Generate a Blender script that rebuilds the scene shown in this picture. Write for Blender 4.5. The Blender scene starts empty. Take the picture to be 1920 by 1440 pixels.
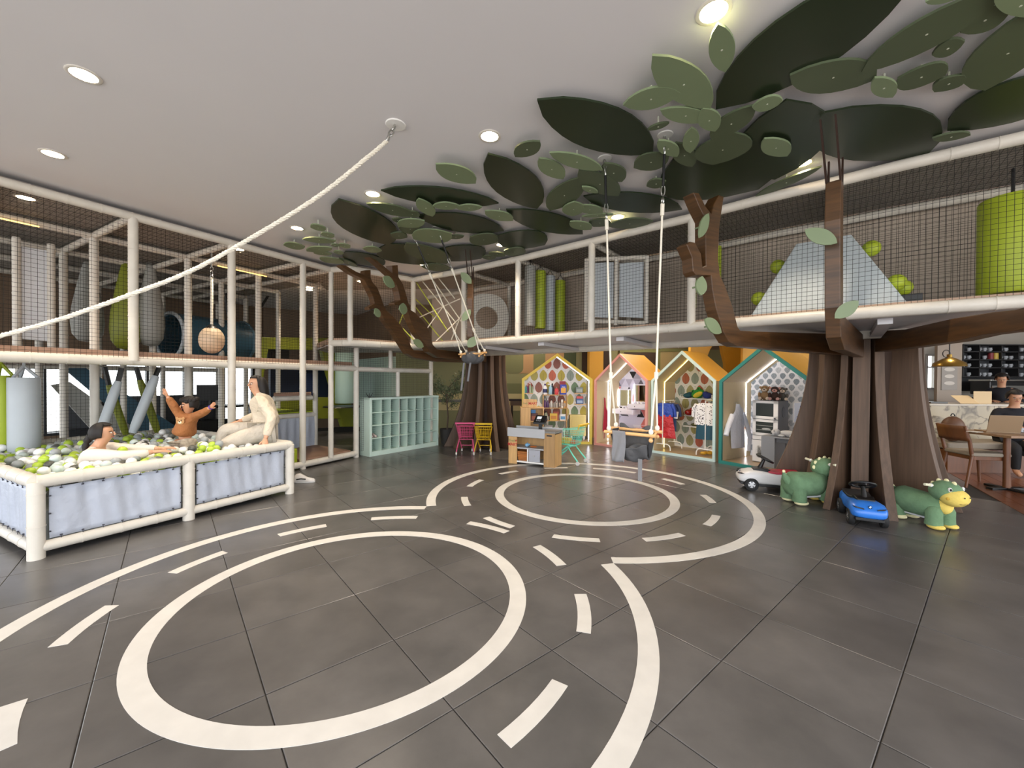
import bpy, bmesh, math, random
from mathutils import Vector, Matrix

random.seed(7)
SC = bpy.context.scene
COL = SC.collection
PI = math.pi
# ---------------------------------------------------------------- camera (solved from the floor tiles and the painted rings)
F, PITCH, ROLL, EYE = 764.7, 9.64e-3, -6.033e-3, 1.4
cd = bpy.data.cameras.new('camera')
cam = bpy.data.objects.new('camera', cd)
COL.objects.link(cam)
cd.sensor_fit = 'HORIZONTAL'
cd.sensor_width = 36.0
cd.lens = F / 1920 * 36.0
cd.clip_start, cd.clip_end = 0.05, 200
cp, sp, cr, sr = math.cos(PITCH), math.sin(PITCH), math.cos(ROLL), math.sin(ROLL)
fw, up0, rt0 = Vector((0, cp, -sp)), Vector((0, sp, cp)), Vector((1, 0, 0))
rt = rt0 * cr - up0 * sr
up = rt0 * sr + up0 * cr
m = Matrix.Identity(4)
for r_ in range(3):
    m[r_][0], m[r_][1], m[r_][2] = rt[r_], up[r_], -fw[r_]
m.translation = (0, 0, EYE)
cam.matrix_world = m
SC.camera = cam

def ray(px, py):
    x, y = px - 960, py - 720
    x, y = cr * x - sr * y, sr * x + cr * y
    d = (x / F, 1.0, -y / F)
    return Vector((d[0], cp * d[1] + sp * d[2], -sp * d[1] + cp * d[2]))
def at(px, py, z=0.0):          # point of the level plane z seen at a pixel of the 1920x1440 photograph
    d = ray(px, py)
    return Vector((0, 0, EYE)) + d * ((z - EYE) / d.z)
def onplane(px, py, P, D):      # point of the upright plane through P along D seen at a pixel
    d = ray(px, py)
    n = Vector((-D[1], D[0], 0))
    t = (Vector(P) - Vector((0, 0, EYE))).dot(n) / d.dot(n)
    return Vector((0, 0, EYE)) + d * t
def dep(px, py, Y):             # point at depth Y seen at a pixel
    d = ray(px, py)
    return Vector((0, 0, EYE)) + d * (Y / d.y)

# ---------------------------------------------------------------- world, lamps, exposure
CEIL = 3.30
w = bpy.data.worlds.new('world')
SC.world = w
w.use_nodes = True
bg = w.node_tree.nodes['Background']
wn = w.node_tree
tcw, sxyz, mrw, mxw = [wn.nodes.new('ShaderNode' + k) for k in ('TexCoord', 'SeparateXYZ', 'MapRange', 'Mix')]
mrw.inputs['From Min'].default_value, mrw.inputs['From Max'].default_value = -0.06, 0.02
mxw.data_type = 'RGBA'
mxw.inputs['A'].default_value = (0.62, 0.6, 0.58, 1)          # ground outside
mxw.inputs['B'].default_value = (0.93, 0.96, 1.0, 1)          # overcast sky
wn.links.new(tcw.outputs['Generated'], sxyz.inputs[0])
wn.links.new(sxyz.outputs['Z'], mrw.inputs['Value'])
wn.links.new(mrw.outputs['Result'], mxw.inputs['Factor'])
wn.links.new(mxw.outputs['Result'], bg.inputs[0])
bg.inputs[1].default_value = 3.0
SC.view_settings.view_transform = 'Standard'
SC.view_settings.look = 'None'
SC.view_settings.gamma = 1
SC.view_settings.exposure = 0.85
SC.view_settings.use_curve_mapping = False
DOWNLIGHT_W = 60.0
LED = 11.0

# ---------------------------------------------------------------- materials
MATS = {}
def lin(c):
    c /= 255.0
    return c / 12.92 if c <= 0.04045 else ((c + 0.055) / 1.055) ** 2.4
def rgb(h):
    return tuple(lin(int(h[i:i + 2], 16)) for i in (0, 2, 4)) + (1,)
def mat(name, h, rough=0.6, metal=0.0, noise=None, bump=None, emit=None, coat=0.0, grain=None, alpha=None, trans=None, spec=None):
    if name in MATS:
        return MATS[name]
    mt = bpy.data.materials.new(name)
    mt.use_nodes = True
    nt = mt.node_tree
    b = nt.nodes['Principled BSDF']
    b.inputs['Base Color'].default_value = rgb(h)
    b.inputs['Roughness'].default_value = rough
    b.inputs['Metallic'].default_value = metal
    if spec is not None:
        b.inputs['Specular IOR Level'].default_value = spec
    if coat:
        b.inputs['Coat Weight'].default_value = coat
    if trans:
        b.inputs['Transmission Weight'].default_value = trans
    if alpha is not None:
        b.inputs['Alpha'].default_value = alpha
    if emit:
        b.inputs['Emission Color'].default_value = rgb(emit[0])
        b.inputs['Emission Strength'].default_value = emit[1]
    tc = None
    def coords(scale):
        nonlocal tc
        if tc is None:
            tc = nt.nodes.new('ShaderNodeTexCoord')
        mp = nt.nodes.new('ShaderNodeMapping')
        mp.inputs['Scale'].default_value = scale
        nt.links.new(tc.outputs['Object'], mp.inputs['Vector'])
        return mp.outputs['Vector']
    if noise or grain:
        n = nt.nodes.new('ShaderNodeTexNoise')
        if grain:                         # (scale vector, amount)
            nt.links.new(coords(grain[0]), n.inputs['Vector'])
            n.inputs['Scale'].default_value = 1.0
            amt = grain[1]
        else:                             # (scale, amount)
            nt.links.new(coords((1, 1, 1)), n.inputs['Vector'])
            n.inputs['Scale'].default_value = noise[0]
            amt = noise[1]
        n.inputs['Detail'].default_value = 6
        rp = nt.nodes.new('ShaderNodeMapRange')
        rp.inputs['From Min'].default_value = 0.3
        rp.inputs['From Max'].default_value = 0.7
        rp.inputs['To Min'].default_value = 1 - amt
        rp.inputs['To Max'].default_value = 1 + amt
        nt.links.new(n.outputs['Fac'], rp.inputs['Value'])
        mx = nt.nodes.new('ShaderNodeMix')
        mx.data_type = 'RGBA'
        mx.blend_type = 'MULTIPLY'
        mx.inputs['Factor'].default_value = 1
        mx.inputs['A'].default_value = rgb(h)
        nt.links.new(rp.outputs['Result'], mx.inputs['B'])
        nt.links.new(mx.outputs['Result'], b.inputs['Base Color'])
    if bump:                              # (scale, strength)
        n2 = nt.nodes.new('ShaderNodeTexNoise')
        nt.links.new(coords((1, 1, 1)), n2.inputs['Vector'])
        n2.inputs['Scale'].default_value = bump[0]
        n2.inputs['Detail'].default_value = 4
        bp = nt.nodes.new('ShaderNodeBump')
        bp.inputs['Strength'].default_value = bump[1]
        bp.inputs['Distance'].default_value = bump[2] if len(bump) > 2 else 0.01
        nt.links.new(n2.outputs['Fac'], bp.inputs['Height'])
        nt.links.new(bp.outputs['Normal'], b.inputs['Normal'])
    MATS[name] = mt
    return mt

PADW = mat('white vinyl padding', 'cfc9be', 0.45, noise=(6, 0.06), bump=(60, 0.15))
NET = mat('black net cord', '15130f', 0.8)
DECKM = mat('tan deck vinyl', '9a7a66', 0.6, noise=(3, 0.08))
VINYL = mat('pale blue grey vinyl', 'abb1be', 0.42, noise=(2, 0.05), bump=(7, 0.6, 0.03))
MINT = mat('mint lacquer', 'c6dbd0', 0.5, noise=(2, 0.03))
WHITE = mat('white paint', 'e9e7e3', 0.5)
PLASW = mat('white plastic', 'eceaea', 0.35)
BLACK = mat('black plastic', '0f0f10', 0.4)
DGREY = mat('dark grey lacquer', '55575c', 0.5)
MGREY = mat('mid grey lacquer', '8b8d92', 0.5)
STEEL = mat('steel', 'b9b9b5', 0.28, 1.0)
ROPE = mat('white rope', 'e6dfcf', 0.9, bump=(150, 0.5))
LIME = mat('lime vinyl', 'a3b32b', 0.5, noise=(4, 0.08))
OLIVE = mat('olive green vinyl', '7d8420', 0.5, noise=(4, 0.08))
BLUEV = mat('petrol blue vinyl', '2c5468', 0.45, noise=(3, 0.08))
PALEB = mat('pale blue vinyl', 'b5bcc1', 0.5, noise=(3, 0.05))
NAVY = mat('navy vinyl', '17233a', 0.5)
GREYV = mat('grey vinyl', '9a9a94', 0.5, noise=(3, 0.06))
LEAFD = mat('dark green leaf panel', '25301e', 0.34, noise=(2, 0.06), spec=0.35)
LEAFM = mat('olive green leaf panel', '505b42', 0.5, noise=(2, 0.06))
LEAFL = mat('sage leaf panel', '788766', 0.5, noise=(2, 0.05))
WOODB = mat('brown branch wood', '4e341b', 0.42, grain=((3, 3, 38), 0.42))
WOODT = mat('brown trunk wood', '594434', 0.6, grain=((34, 34, 1.6), 0.25))
WOODL = mat('light beech wood', 'c79e68', 0.5, grain=((26, 26, 2.2), 0.14))
WOODC = mat('brown chair wood', '6b4125', 0.4, grain=((20, 20, 3), 0.2))
BEIGE = mat('beige inner wall', 'cbb995', 0.7)
GOLD = mat('mustard yellow paint', 'cb9a3a', 0.55, noise=(2, 0.05))
SKIN = mat('skin', 'c99777', 0.5)
HAIR = mat('dark hair', '120b08', 0.65, grain=((60, 60, 4), 0.4))
LEDW = mat('cool LED strip', 'ffffff', 0.5, emit=('eef0ff', LED))
LEDY = mat('warm LED strip', 'fff3c0', 0.5, emit=('f4e08a', LED * 0.55))

# ---------------------------------------------------------------- mesh builder
class MB:
    def __init__(s):
        s.v, s.f, s.m = [], [], []
    def add(s, vs, fs, mi=0, M=None):
        o = len(s.v)
        for v in vs:
            v = Vector(v)
            s.v.append(M @ v if M is not None else v)
        for f in fs:
            s.f.append([i + o for i in f])
            s.m.append(mi)
        return s
    def box(s, c, d, rz=0.0, mi=0, M=None, R=None):
        x, y, z = d[0] / 2, d[1] / 2, d[2] / 2
        vs = [Vector((a * x, b * y, e * z)) for a in (-1, 1) for b in (-1, 1) for e in (-1, 1)]
        Rm = R if R is not None else Matrix.Rotation(rz, 3, 'Z')
        vs = [Rm @ v + Vector(c) for v in vs]
        return s.add(vs, [(0, 1, 3, 2), (4, 6, 7, 5), (0, 4, 5, 1), (2, 3, 7, 6), (0, 2, 6, 4), (1, 5, 7, 3)], mi, M)
    def b2(s, lo, hi, mi=0, M=None):
        return s.box([(a + b) / 2 for a, b in zip(lo, hi)], [abs(b - a) for a, b in zip(lo, hi)], 0, mi, M)
    def tube(s, pts, r, n=8, closed=False, mi=0, M=None, caps=True):
        pts = [Vector(p) for p in pts]
        k = len(pts)
        rr = r if isinstance(r, (list, tuple)) else [r] * k
        T = []
        for i in range(k):
            if closed:
                t = pts[(i + 1) % k] - pts[i - 1]
            else:
                t = pts[min(i + 1, k - 1)] - pts[max(i - 1, 0)]
            T.append(t.normalized())
        a = Vector((0, 0, 1)) if abs(T[0].z) < 0.9 else Vector((1, 0, 0))
        nrm = (a - T[0] * a.dot(T[0])).normalized()
        vs = []
        for i in range(k):
            nrm = (nrm - T[i] * nrm.dot(T[i])).normalized()
            bi = T[i].cross(nrm)
            for j in range(n):
                an = 2 * PI * j / n
                vs.append(pts[i] + (nrm * math.cos(an) + bi * math.sin(an)) * rr[i])
        fs = []
        for i in range(k if closed else k - 1):
            for j in range(n):
                p, q = i * n, ((i + 1) % k) * n
                fs.append((p + j, p + (j + 1) % n, q + (j + 1) % n, q + j))
        if caps and not closed:
            fs.append(tuple(reversed(range(n))))
            fs.append(tuple(range((k - 1) * n, k * n)))
        return s.add(vs, fs, mi, M)
    def lathe(s, prof, n=20, c=(0, 0, 0), mi=0, M=None, caps=True):
        vs, fs = [], []
        for r, z in prof:
            for j in range(n):
                a = 2 * PI * j / n
                vs.append(Vector((c[0] + r * math.cos(a), c[1] + r * math.sin(a), c[2] + z)))
        k = len(prof)
        for i in range(k - 1):
            for j in range(n):
                fs.append((i * n + j, i * n + (j + 1) % n, (i + 1) * n + (j + 1) % n, (i + 1) * n + j))
        if caps and prof[0][0] > 1e-6:
            fs.append(tuple(reversed(range(n))))
        if caps and prof[-1][0] > 1e-6:
            fs.append(tuple(range((k - 1) * n, k * n)))
        return s.add(vs, fs, mi, M)
    def prism(s, poly, h0, h1, mi=0, M=None):     # polygon in XY extruded along Z from h0 to h1
        n = len(poly)
        vs = [(x, y, h0) for x, y in poly] + [(x, y, h1) for x, y in poly]
        fs = [tuple(reversed(range(n))), tuple(range(n, 2 * n))]
        fs += [(i, (i + 1) % n, n + (i + 1) % n, n + i) for i in range(n)]
        return s.add(vs, fs, mi, M)
    def slab(s, pts, off, mi=0):                  # planar polygon of 3-D points thickened by the vector off
        n = len(pts)
        off = Vector(off)
        vs = [Vector(p) - off / 2 for p in pts] + [Vector(p) + off / 2 for p in pts]
        fs = [tuple(reversed(range(n))), tuple(range(n, 2 * n))]
        fs += [(i, (i + 1) % n, n + (i + 1) % n, n + i) for i in range(n)]
        return s.add(vs, fs, mi)
    def ball(s, c, r, nu=14, nv=9, mi=0, M=None, R=None):
        if isinstance(r, (int, float)):
            r = (r, r, r)
        vs, fs = [], []
        for i in range(1, nv):
            t = PI * i / nv
            for j in range(nu):
                a = 2 * PI * j / nu
                vs.append(Vector((r[0] * math.sin(t) * math.cos(a), r[1] * math.sin(t) * math.sin(a), r[2] * math.cos(t))))
        top, bot = len(vs), len(vs) + 1
        vs += [Vector((0, 0, r[2])), Vector((0, 0, -r[2]))]
        for i in range(nv - 2):
            for j in range(nu):
                fs.append((i * nu + j, (i + 1) * nu + j, (i + 1) * nu + (j + 1) % nu, i * nu + (j + 1) % nu))
        for j in range(nu):
            fs.append((top, j, (j + 1) % nu))
            fs.append((bot, (nv - 2) * nu + (j + 1) % nu, (nv - 2) * nu + j))
        vs = [(R @ v if R is not None else v) + Vector(c) for v in vs]
        return s.add(vs, fs, mi, M)
    def loft(s, rings, mi=0, M=None, caps=True):
        n = len(rings[0])
        vs = [v for r in rings for v in r]
        fs = []
        for i in range(len(rings) - 1):
            for j in range(n):
                fs.append((i * n + j, i * n + (j + 1) % n, (i + 1) * n + (j + 1) % n, (i + 1) * n + j))
        if caps:
            fs.append(tuple(reversed(range(n))))
            fs.append(tuple(range((len(rings) - 1) * n, len(rings) * n)))
        return s.add(vs, fs, mi, M)
    def grid(s, fn, nu, nv, mi=0, M=None):        # open sheet fn(u, v), u and v in 0..1
        vs = [fn(i / nu, j / nv) for j in range(nv + 1) for i in range(nu + 1)]
        fs = [(j * (nu + 1) + i, j * (nu + 1) + i + 1, (j + 1) * (nu + 1) + i + 1, (j + 1) * (nu + 1) + i) for j in range(nv) for i in range(nu)]
        return s.add(vs, fs, mi, M)

def wm(o):
    mt = o.matrix_basis.copy()
    p = o.parent
    while p is not None:
        mt = p.matrix_basis @ mt
        p = p.parent
    return mt
def obj(name, mb, mats, parent=None, world=False, smooth=None, bevel=0.0, origin=None, solid=0.0, sub=0):
    me = bpy.data.meshes.new(name)
    vs = mb.v
    loc = None
    if world and parent is not None:
        inv = wm(parent).inverted()
        vs = [inv @ v for v in vs]
    elif parent is None and origin is not None:
        loc = Vector(origin)
        if world:
            vs = [v - loc for v in vs]
    me.from_pydata([tuple(v) for v in vs], [], mb.f)
    if not isinstance(mats, (list, tuple)):
        mats = [mats]
    for mt in mats:
        me.materials.append(mt)
    if len(mats) > 1:
        me.polygons.foreach_set('material_index', mb.m)
    bm_ = bmesh.new()
    bm_.from_mesh(me)
    bmesh.ops.recalc_face_normals(bm_, faces=bm_.faces)
    bm_.to_mesh(me)
    bm_.free()
    if smooth:
        me.polygons.foreach_set('use_smooth', [True] * len(me.polygons))
        me.set_sharp_from_angle(angle=math.radians(smooth))
    me.update()
    o = bpy.data.objects.new(name, me)
    COL.objects.link(o)
    o.parent = parent
    if loc is not None:
        o.location = loc
    if solid:
        md = o.modifiers.new('solid', 'SOLIDIFY')
        md.thickness = solid
        md.offset = 0
    if bevel:
        md = o.modifiers.new('bevel', 'BEVEL')
        md.width = bevel
        md.segments = 2
        md.limit_method = 'ANGLE'
        md.angle_limit = math.radians(40)
    if sub:
        md = o.modifiers.new('sub', 'SUBSURF')
        md.levels = md.render_levels = sub
    return o
def thing(name, label, cat, loc=(0, 0, 0), rz=0.0, group=None):
    o = bpy.data.objects.new(name, None)
    o.empty_display_size = 0.1
    COL.objects.link(o)
    o.location = loc
    o.rotation_euler = (0, 0, rz)
    return tag(o, label, cat, group)
def tag(o, label, cat, group=None):
    o['label'], o['category'] = label, cat
    if group:
        o['group'] = group
    return o
def struct(o):
    o['kind'] = 'structure'
    return o
def stuff(o):
    o['kind'] = 'stuff'
    return o
def twin(o, parent=None, loc=None):      # copy of a thing with its parts and sub-parts
    c = o.copy()
    COL.objects.link(c)
    c.parent = parent
    if loc is not None:
        c.location = loc
    for ch in [x for x in COL.objects if x.parent == o]:
        twin(ch, c)
    return c
def letters(name, txt, size, mt, parent, M, depth=0.002, align='CENTER', sx=1.0):
    cu = bpy.data.curves.new(name, 'FONT')
    cu.body = txt
    cu.size = size
    cu.extrude = depth
    cu.offset = size * 0.022
    cu.align_x = align
    cu.align_y = 'CENTER'
    cu.materials.append(mt)
    tmp = bpy.data.objects.new(name, cu)
    me = bpy.data.meshes.new_from_object(tmp)
    bpy.data.objects.remove(tmp)
    me.name = name
    o = bpy.data.objects.new(name, me)
    COL.objects.link(o)
    o.parent = parent
    o.matrix_basis = M @ Matrix.Diagonal((sx, 1, 1, 1))
    return o
def rotx(a): return Matrix.Rotation(a, 4, 'X')
def roty(a): return Matrix.Rotation(a, 4, 'Y')
def rotz(a): return Matrix.Rotation(a, 4, 'Z')
def tr(x, y, z): return Matrix.Translation((x, y, z))
def lerp(a, b, t): return a + (b - a) * t
# ================================================================ SETTING
# ---- floor: square dark tiles laid at forty degrees, joints recessed
GY = 0.698637
GU = Vector((math.cos(GY), math.sin(GY), 0))
GV = Vector((math.sin(GY), -math.cos(GY), 0))
G0 = Vector((-1.04845494 * EYE, 1.60787272 * EYE, 0))
TS = 0.5976
fl = MB()
fl.b2((-12, -2.5, -0.12), (12, 14, -0.006))
GROUT = mat('dark grout', '2b2826', 0.85)
floor = struct(obj('floor', fl, GROUT, None, origin=(0, 0, 0)))
def tile_material():
    mt = mat('grey stone tile', '615d5a', 0.3)
    nt = mt.node_tree
    b = nt.nodes['Principled BSDF']
    tc = nt.nodes.new('ShaderNodeTexCoord')
    oi = nt.nodes.new('ShaderNodeObjectInfo')
    geo = nt.nodes.new('ShaderNodeNewGeometry')
    n1 = nt.nodes.new('ShaderNodeTexNoise')
    n1.inputs['Scale'].default_value = 2.2
    n1.inputs['Detail'].default_value = 8
    n1.inputs['Roughness'].default_value = 0.62
    nt.links.new(geo.outputs['Position'], n1.inputs['Vector'])
    rp = nt.nodes.new('ShaderNodeValToRGB')
    rp.color_ramp.elements[0].position = 0.3
    rp.color_ramp.elements[0].color = rgb('4c4a49')
    rp.color_ramp.elements[1].position = 0.72
    rp.color_ramp.elements[1].color = rgb('64615f')
    nt.links.new(n1.outputs['Fac'], rp.inputs['Fac'])
    mr = nt.nodes.new('ShaderNodeMapRange')
    mr.inputs['To Min'].default_value = 0.9
    mr.inputs['To Max'].default_value = 1.1
    nt.links.new(oi.outputs['Random'], mr.inputs['Value'])
    mx = nt.nodes.new('ShaderNodeMix')
    mx.data_type = 'RGBA'
    mx.blend_type = 'MULTIPLY'
    mx.inputs['Factor'].default_value = 1
    nt.links.new(rp.outputs['Color'], mx.inputs['A'])
    nt.links.new(mr.outputs['Result'], mx.inputs['B'])
    nt.links.new(mx.outputs['Result'], b.inputs['Base Color'])
    b.inputs['Roughness'].default_value = 0.28
    return mt
TILE = tile_material()
def tile_mb(M=None, mb=None):
    mb = mb or MB()
    g, bvl = 0.0022, 0.003
    a, b = TS / 2 - g, TS / 2 - g - bvl
    vs = [(-a, -a, -0.006), (a, -a, -0.006), (a, a, -0.006), (-a, a, -0.006), (-a, -a, -0.002), (a, -a, -0.002), (a, a, -0.002), (-a, a, -0.002), (-b, -b, 0), (b, -b, 0), (b, b, 0), (-b, b, 0)]
    fs = [(i, (i + 1) % 4, 4 + (i + 1) % 4, 4 + i) for i in range(4)] + [(4 + i, 4 + (i + 1) % 4, 8 + (i + 1) % 4, 8 + i) for i in range(4)] + [(8, 9, 10, 11)]
    mb.add(vs, fs, 0, M)
    return mb
WOODLINE = (at(1812, 905), at(1925, 968))
def in_cafe(p):
    a, b = WOODLINE
    return (b.x - a.x) * (p.y - a.y) - (b.y - a.y) * (p.x - a.x) > 0 and p.x > 5.2 or p.x > 7.4
near, far_mb = [], MB()
for i in range(-30, 32):
    for j in range(-26, 26):
        c = G0 + GU * ((i + 0.5) * TS) + GV * ((j + 0.5) * TS)
        if not (-9 < c.x < 9.5 and -2.2 < c.y < 11):
            continue
        if in_cafe(c):
            continue
        vis = c.y > 0.75 and abs(c.x) < 1.32 * c.y + 0.5 and c.y < 9.2
        under = (c - Vector((-3.657, 3.129, 0))).dot(Vector((-0.866, 0.5, 0))) > 0.15 and c.y < 12 and c.x < -2.6
        if vis and not under:
            near.append((c.length, c))
        else:
            tile_mb(Matrix.Translation(c) @ rotz(GY), far_mb)
near.sort(key=lambda t: t[0])
t0 = None
for k, (d, c) in enumerate(near):
    if k >= 300:
        tile_mb(Matrix.Translation(c) @ rotz(GY), far_mb)
        continue
    if t0 is None:
        t0 = obj('floor_tile', tile_mb(), TILE, floor)
        o = t0
    else:
        o = t0.copy()
        COL.objects.link(o)
    o.location = c
    o.rotation_euler = (0, 0, GY + random.choice((0, PI / 2, PI, -PI / 2)))
stuff(obj('floor_tile_field', far_mb, TILE, floor))
# ---- café boards
wf = MB()
a, b = WOODLINE
dirw = (b - a).normalized()
nw = Vector((-dirw.y, dirw.x, 0))
if nw.x < 0:
    nw = -nw
PLANK = mat('reddish oak boards', '6a3d24', 0.3, grain=((3, 40, 3), 0.25))
wfl = MB()
wfl.b2((5.2, 3.0, -0.012), (13.8, 13, -0.004))
pb = [MB()]
k = 0
ww = 0.14
for r_ in range(34):
    off = random.random() * 1.2
    s0 = -4.0 + off
    while s0 < 8:
        L = 1.25
        c = a + nw * (ww * (r_ + 0.5)) + dirw * (s0 + L / 2 - 2)
        ang = math.atan2(dirw.y, dirw.x)
        pb[0].box((c.x, c.y, -0.002 + 0.0006 * random.random()), (L - 0.004, ww - 0.004, 0.01), ang)
        s0 += L
wood_floor = struct(obj('floor', wfl, GROUT, None, origin=(0, 0, 0)))
stuff(obj('floor_board', pb[0], PLANK, wood_floor))

# ---- painted road: thin coats of white paint on the tiles
PAINT = mat('white road paint', 'cbc8c3', 0.55, noise=(8, 0.05))
C1 = Vector((-0.722467 * EYE, 1.881151 * EYE, 0)); R1 = 0.793453 * EYE
C2 = Vector((0.64019 * EYE, 3.582206 * EYE, 0)); R2 = 0.782234 * EYE
ZP = 0.0016
def arc_mb(c, ro, ri, a0, a1, n=None):
    mb = MB()
    n = n or max(4, int(abs(a1 - a0) / 0.045))
    full = abs(abs(a1 - a0) - 2 * PI) < 1e-4
    vs, fs = [], []
    for i in range(n + 1):
        t = a0 + (a1 - a0) * i / n
        for r in (ro, ri):
            for z in (0.0, ZP):
                vs.append((c.x + r * math.cos(t), c.y + r * math.sin(t), z))
    for i in range(n):
        o, p = 4 * i, 4 * i + 4
        fs += [(o + 1, p + 1, p + 3, o + 3), (o, o + 1, p + 1, p) if False else (o, p, p + 1, o + 1), (o + 2, o + 3, p + 3, p + 2)]
    if not full:
        fs += [(0, 1, 3, 2), (4 * n, 4 * n + 2, 4 * n + 3, 4 * n + 1)]
    return mb.add(vs, fs)
WL = 0.105
def ang_of(c, px, py):
    p = at(px, py)
    return math.atan2(p.y - c.y, p.x - c.x)
ring = obj('road_marking', arc_mb(C1, R1, R1 - WL, 0, 2 * PI), PAINT, floor)
ring['label'] = 'white painted ring nearest the camera'
ring = obj('road_marking', arc_mb(C2, R2, R2 - WL, 0, 2 * PI), PAINT, floor)
ring['label'] = 'white painted ring in front of the play shops'
RO1 = sum((at(*p) - C1).length for p in ((1244, 1240), (1190, 1400), (1222, 1130), (700, 952), (440, 1000))) / 5
RO2 = sum((at(*p) - C2).length for p in ((1430, 985), (1300, 1045), (1420, 945), (806, 930), (900, 880))) / 5
d12 = (C2 - C1)
D = d12.length
phi = math.atan2(d12.y, d12.x)
al1 = math.acos(max(-1, min(1, (RO1 ** 2 + D ** 2 - RO2 ** 2) / (2 * RO1 * D))))
al2 = math.acos(max(-1, min(1, (RO2 ** 2 + D ** 2 - RO1 ** 2) / (2 * RO2 * D))))
o = obj('road_marking', arc_mb(C1, RO1, RO1 - WL, phi + al1, phi + 2 * PI - al1), PAINT, floor)
o['label'] = 'white outer edge line of the nearer loop'
o = obj('road_marking', arc_mb(C2, RO2, RO2 - WL, phi + PI + al2, phi + 3 * PI - al2), PAINT, floor)
o['label'] = 'white outer edge line of the farther loop'
def dash(c, pa, pb_):
    A, B = at(*pa), at(*pb_)
    r = ((A - c).length + (B - c).length) / 2
    t0, t1 = math.atan2(A.y - c.y, A.x - c.x), math.atan2(B.y - c.y, B.x - c.x)
    while t1 - t0 > PI: t1 -= 2 * PI
    while t1 - t0 < -PI: t1 += 2 * PI
    if t1 < t0: t0, t1 = t1, t0
    obj('road_dash', arc_mb(c, r + 0.04, r - 0.04, t0, t1), PAINT, floor)
for p, q in (((945, 1390), (1050, 1280)), ((1094, 1186), (1088, 1114)), ((1053, 1060), (1006, 1024)), ((877, 981), (952, 997)), ((696, 973), (782, 970)), ((522, 1003), (612, 986)), ((318, 1074), (425, 1036)), ((97, 1213), (218, 1135)), ((8, 1405), (20, 1320))):
    dash(C1, p, q)
for p, q in (((908, 971), (964, 987)), ((1036, 1006), (1124, 1012)), ((1206, 1011), (1281, 1003)), ((1322, 984), (1346, 967)), ((1339, 943), (1316, 928)), ((1283, 908), (1241, 898)), ((1193, 886), (1112, 879)), ((1064, 877), (1020, 878)), ((973, 884), (934, 888)), ((904, 900), (879, 912)), ((869, 932), (879, 948))):
    dash(C2, p, q)

# ---- ceiling and downlights
cm = MB()
cm.b2((-13, -2.5, CEIL), (14, 14, CEIL + 0.12))
CEILM = mat('white ceiling paint', 'dcd9da', 0.8, noise=(0.7, 0.02))
ceiling = struct(obj('ceiling', cm, CEILM, None, origin=(0, 0, 0)))
LAMPGLOW = mat('lit lamp lens', 'ffffff', 0.5, emit=('ffdfb0', 26))
DLRING = mat('lamp rim', 'd8d2c8', 0.4)
dl_px = [((157, 141), 'nearest the top left of the open ceiling'), ((99, 289), 'above the ball pit corner'), ((48, 372), 'seen through the net roof at the frame edge'),
         ((1338, 22), 'beside the biggest dark leaf'), ((918, 256), 'alone on plain ceiling between rope and leaves'), ((699, 364), 'at the tip of a long dark leaf'),
         ((557, 428), 'past the small leaves over the climbing frame'), ((447, 468), 'behind the tall frame post'), ((1504, 306), 'among dark leaves above the walkway rail'),
         ((1158, 407), 'beside the swing rope above the rail'), ((940, 459), 'next to a glossy round leaf'), ((795, 496), 'above the far tree and hanging seat')]
dl_xy = []
for i, (p, lb) in enumerate(dl_px):
    low = p in ((48, 372), (447, 468))
    P = at(p[0], p[1], 3.25 if low else CEIL - 0.004)
    dl_xy.append((P.x, P.y, lb, 3.258 if low else None))
ex = [(-0.17, 0.6), (1.9, 0.6), (0.97 + 1.18, 1.1)]
SPOT = None
def downlight(x, y, lb, z=None):
    global SPOT
    t = thing('downlight', 'round warm ceiling downlight ' + lb, 'light', (x, y, z or CEIL), 0, 'ceiling downlights')
    rm = MB()
    rm.lathe([(0.066, 0), (0.085, 0), (0.087, -0.004), (0.08, -0.008), (0.066, -0.006)], 24, caps=False)
    obj('lamp_rim', rm, DLRING, t, smooth=40)
    lm = MB()
    lm.lathe([(0.0, -0.0035), (0.068, -0.0035), (0.068, -0.001)], 24, caps=False)
    obj('lamp_lens', lm, LAMPGLOW, t)
    if SPOT is None:
        SPOT = bpy.data.lights.new('downlight_beam', 'SPOT')
        SPOT.energy = DOWNLIGHT_W
        SPOT.color = (1.0, 0.85, 0.66)
        SPOT.spot_size = math.radians(105)
        SPOT.spot_blend = 0.7
        SPOT.shadow_soft_size = 0.06
    dat = SPOT
    if 'behind the walkway' in lb or 'mural' in lb or 'doors' in lb:
        dat = bpy.data.lights.get('downlight_beam_strong')
        if dat is None:
            dat = SPOT.copy()
            dat.name = 'downlight_beam_strong'
            dat.energy = DOWNLIGHT_W * 1.5
            dat.spot_size = math.radians(135)
    l = bpy.data.objects.new('downlight_beam', dat)
    COL.objects.link(l)
    l.parent = t
    l.location = (0, 0, -0.03)
for x, y, lb, z in dl_xy:
    downlight(x, y, lb, z)
for px_, py_, lb in ((580, 544, 'deep inside the climbing frame'), (677, 528, 'inside the frame beside the brown branch')):
    P = at(px_, py_, 3.25)
    downlight(P.x, P.y, lb, 3.258)
for x, y, lb in ((2.95, 6.3, 'behind the walkway over the aqua house'), (1.3, 7.3, 'behind the walkway before the yellow shop'), (5.6, 7.6, 'in the cafe behind the big tree'), (7.3, 6.6, 'over the cafe tables'), (3.2, 9.3, 'over the doors behind the play houses'), (0.3, 9.6, 'before the painted mural wall')):
    downlight(x, y, lb)

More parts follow.
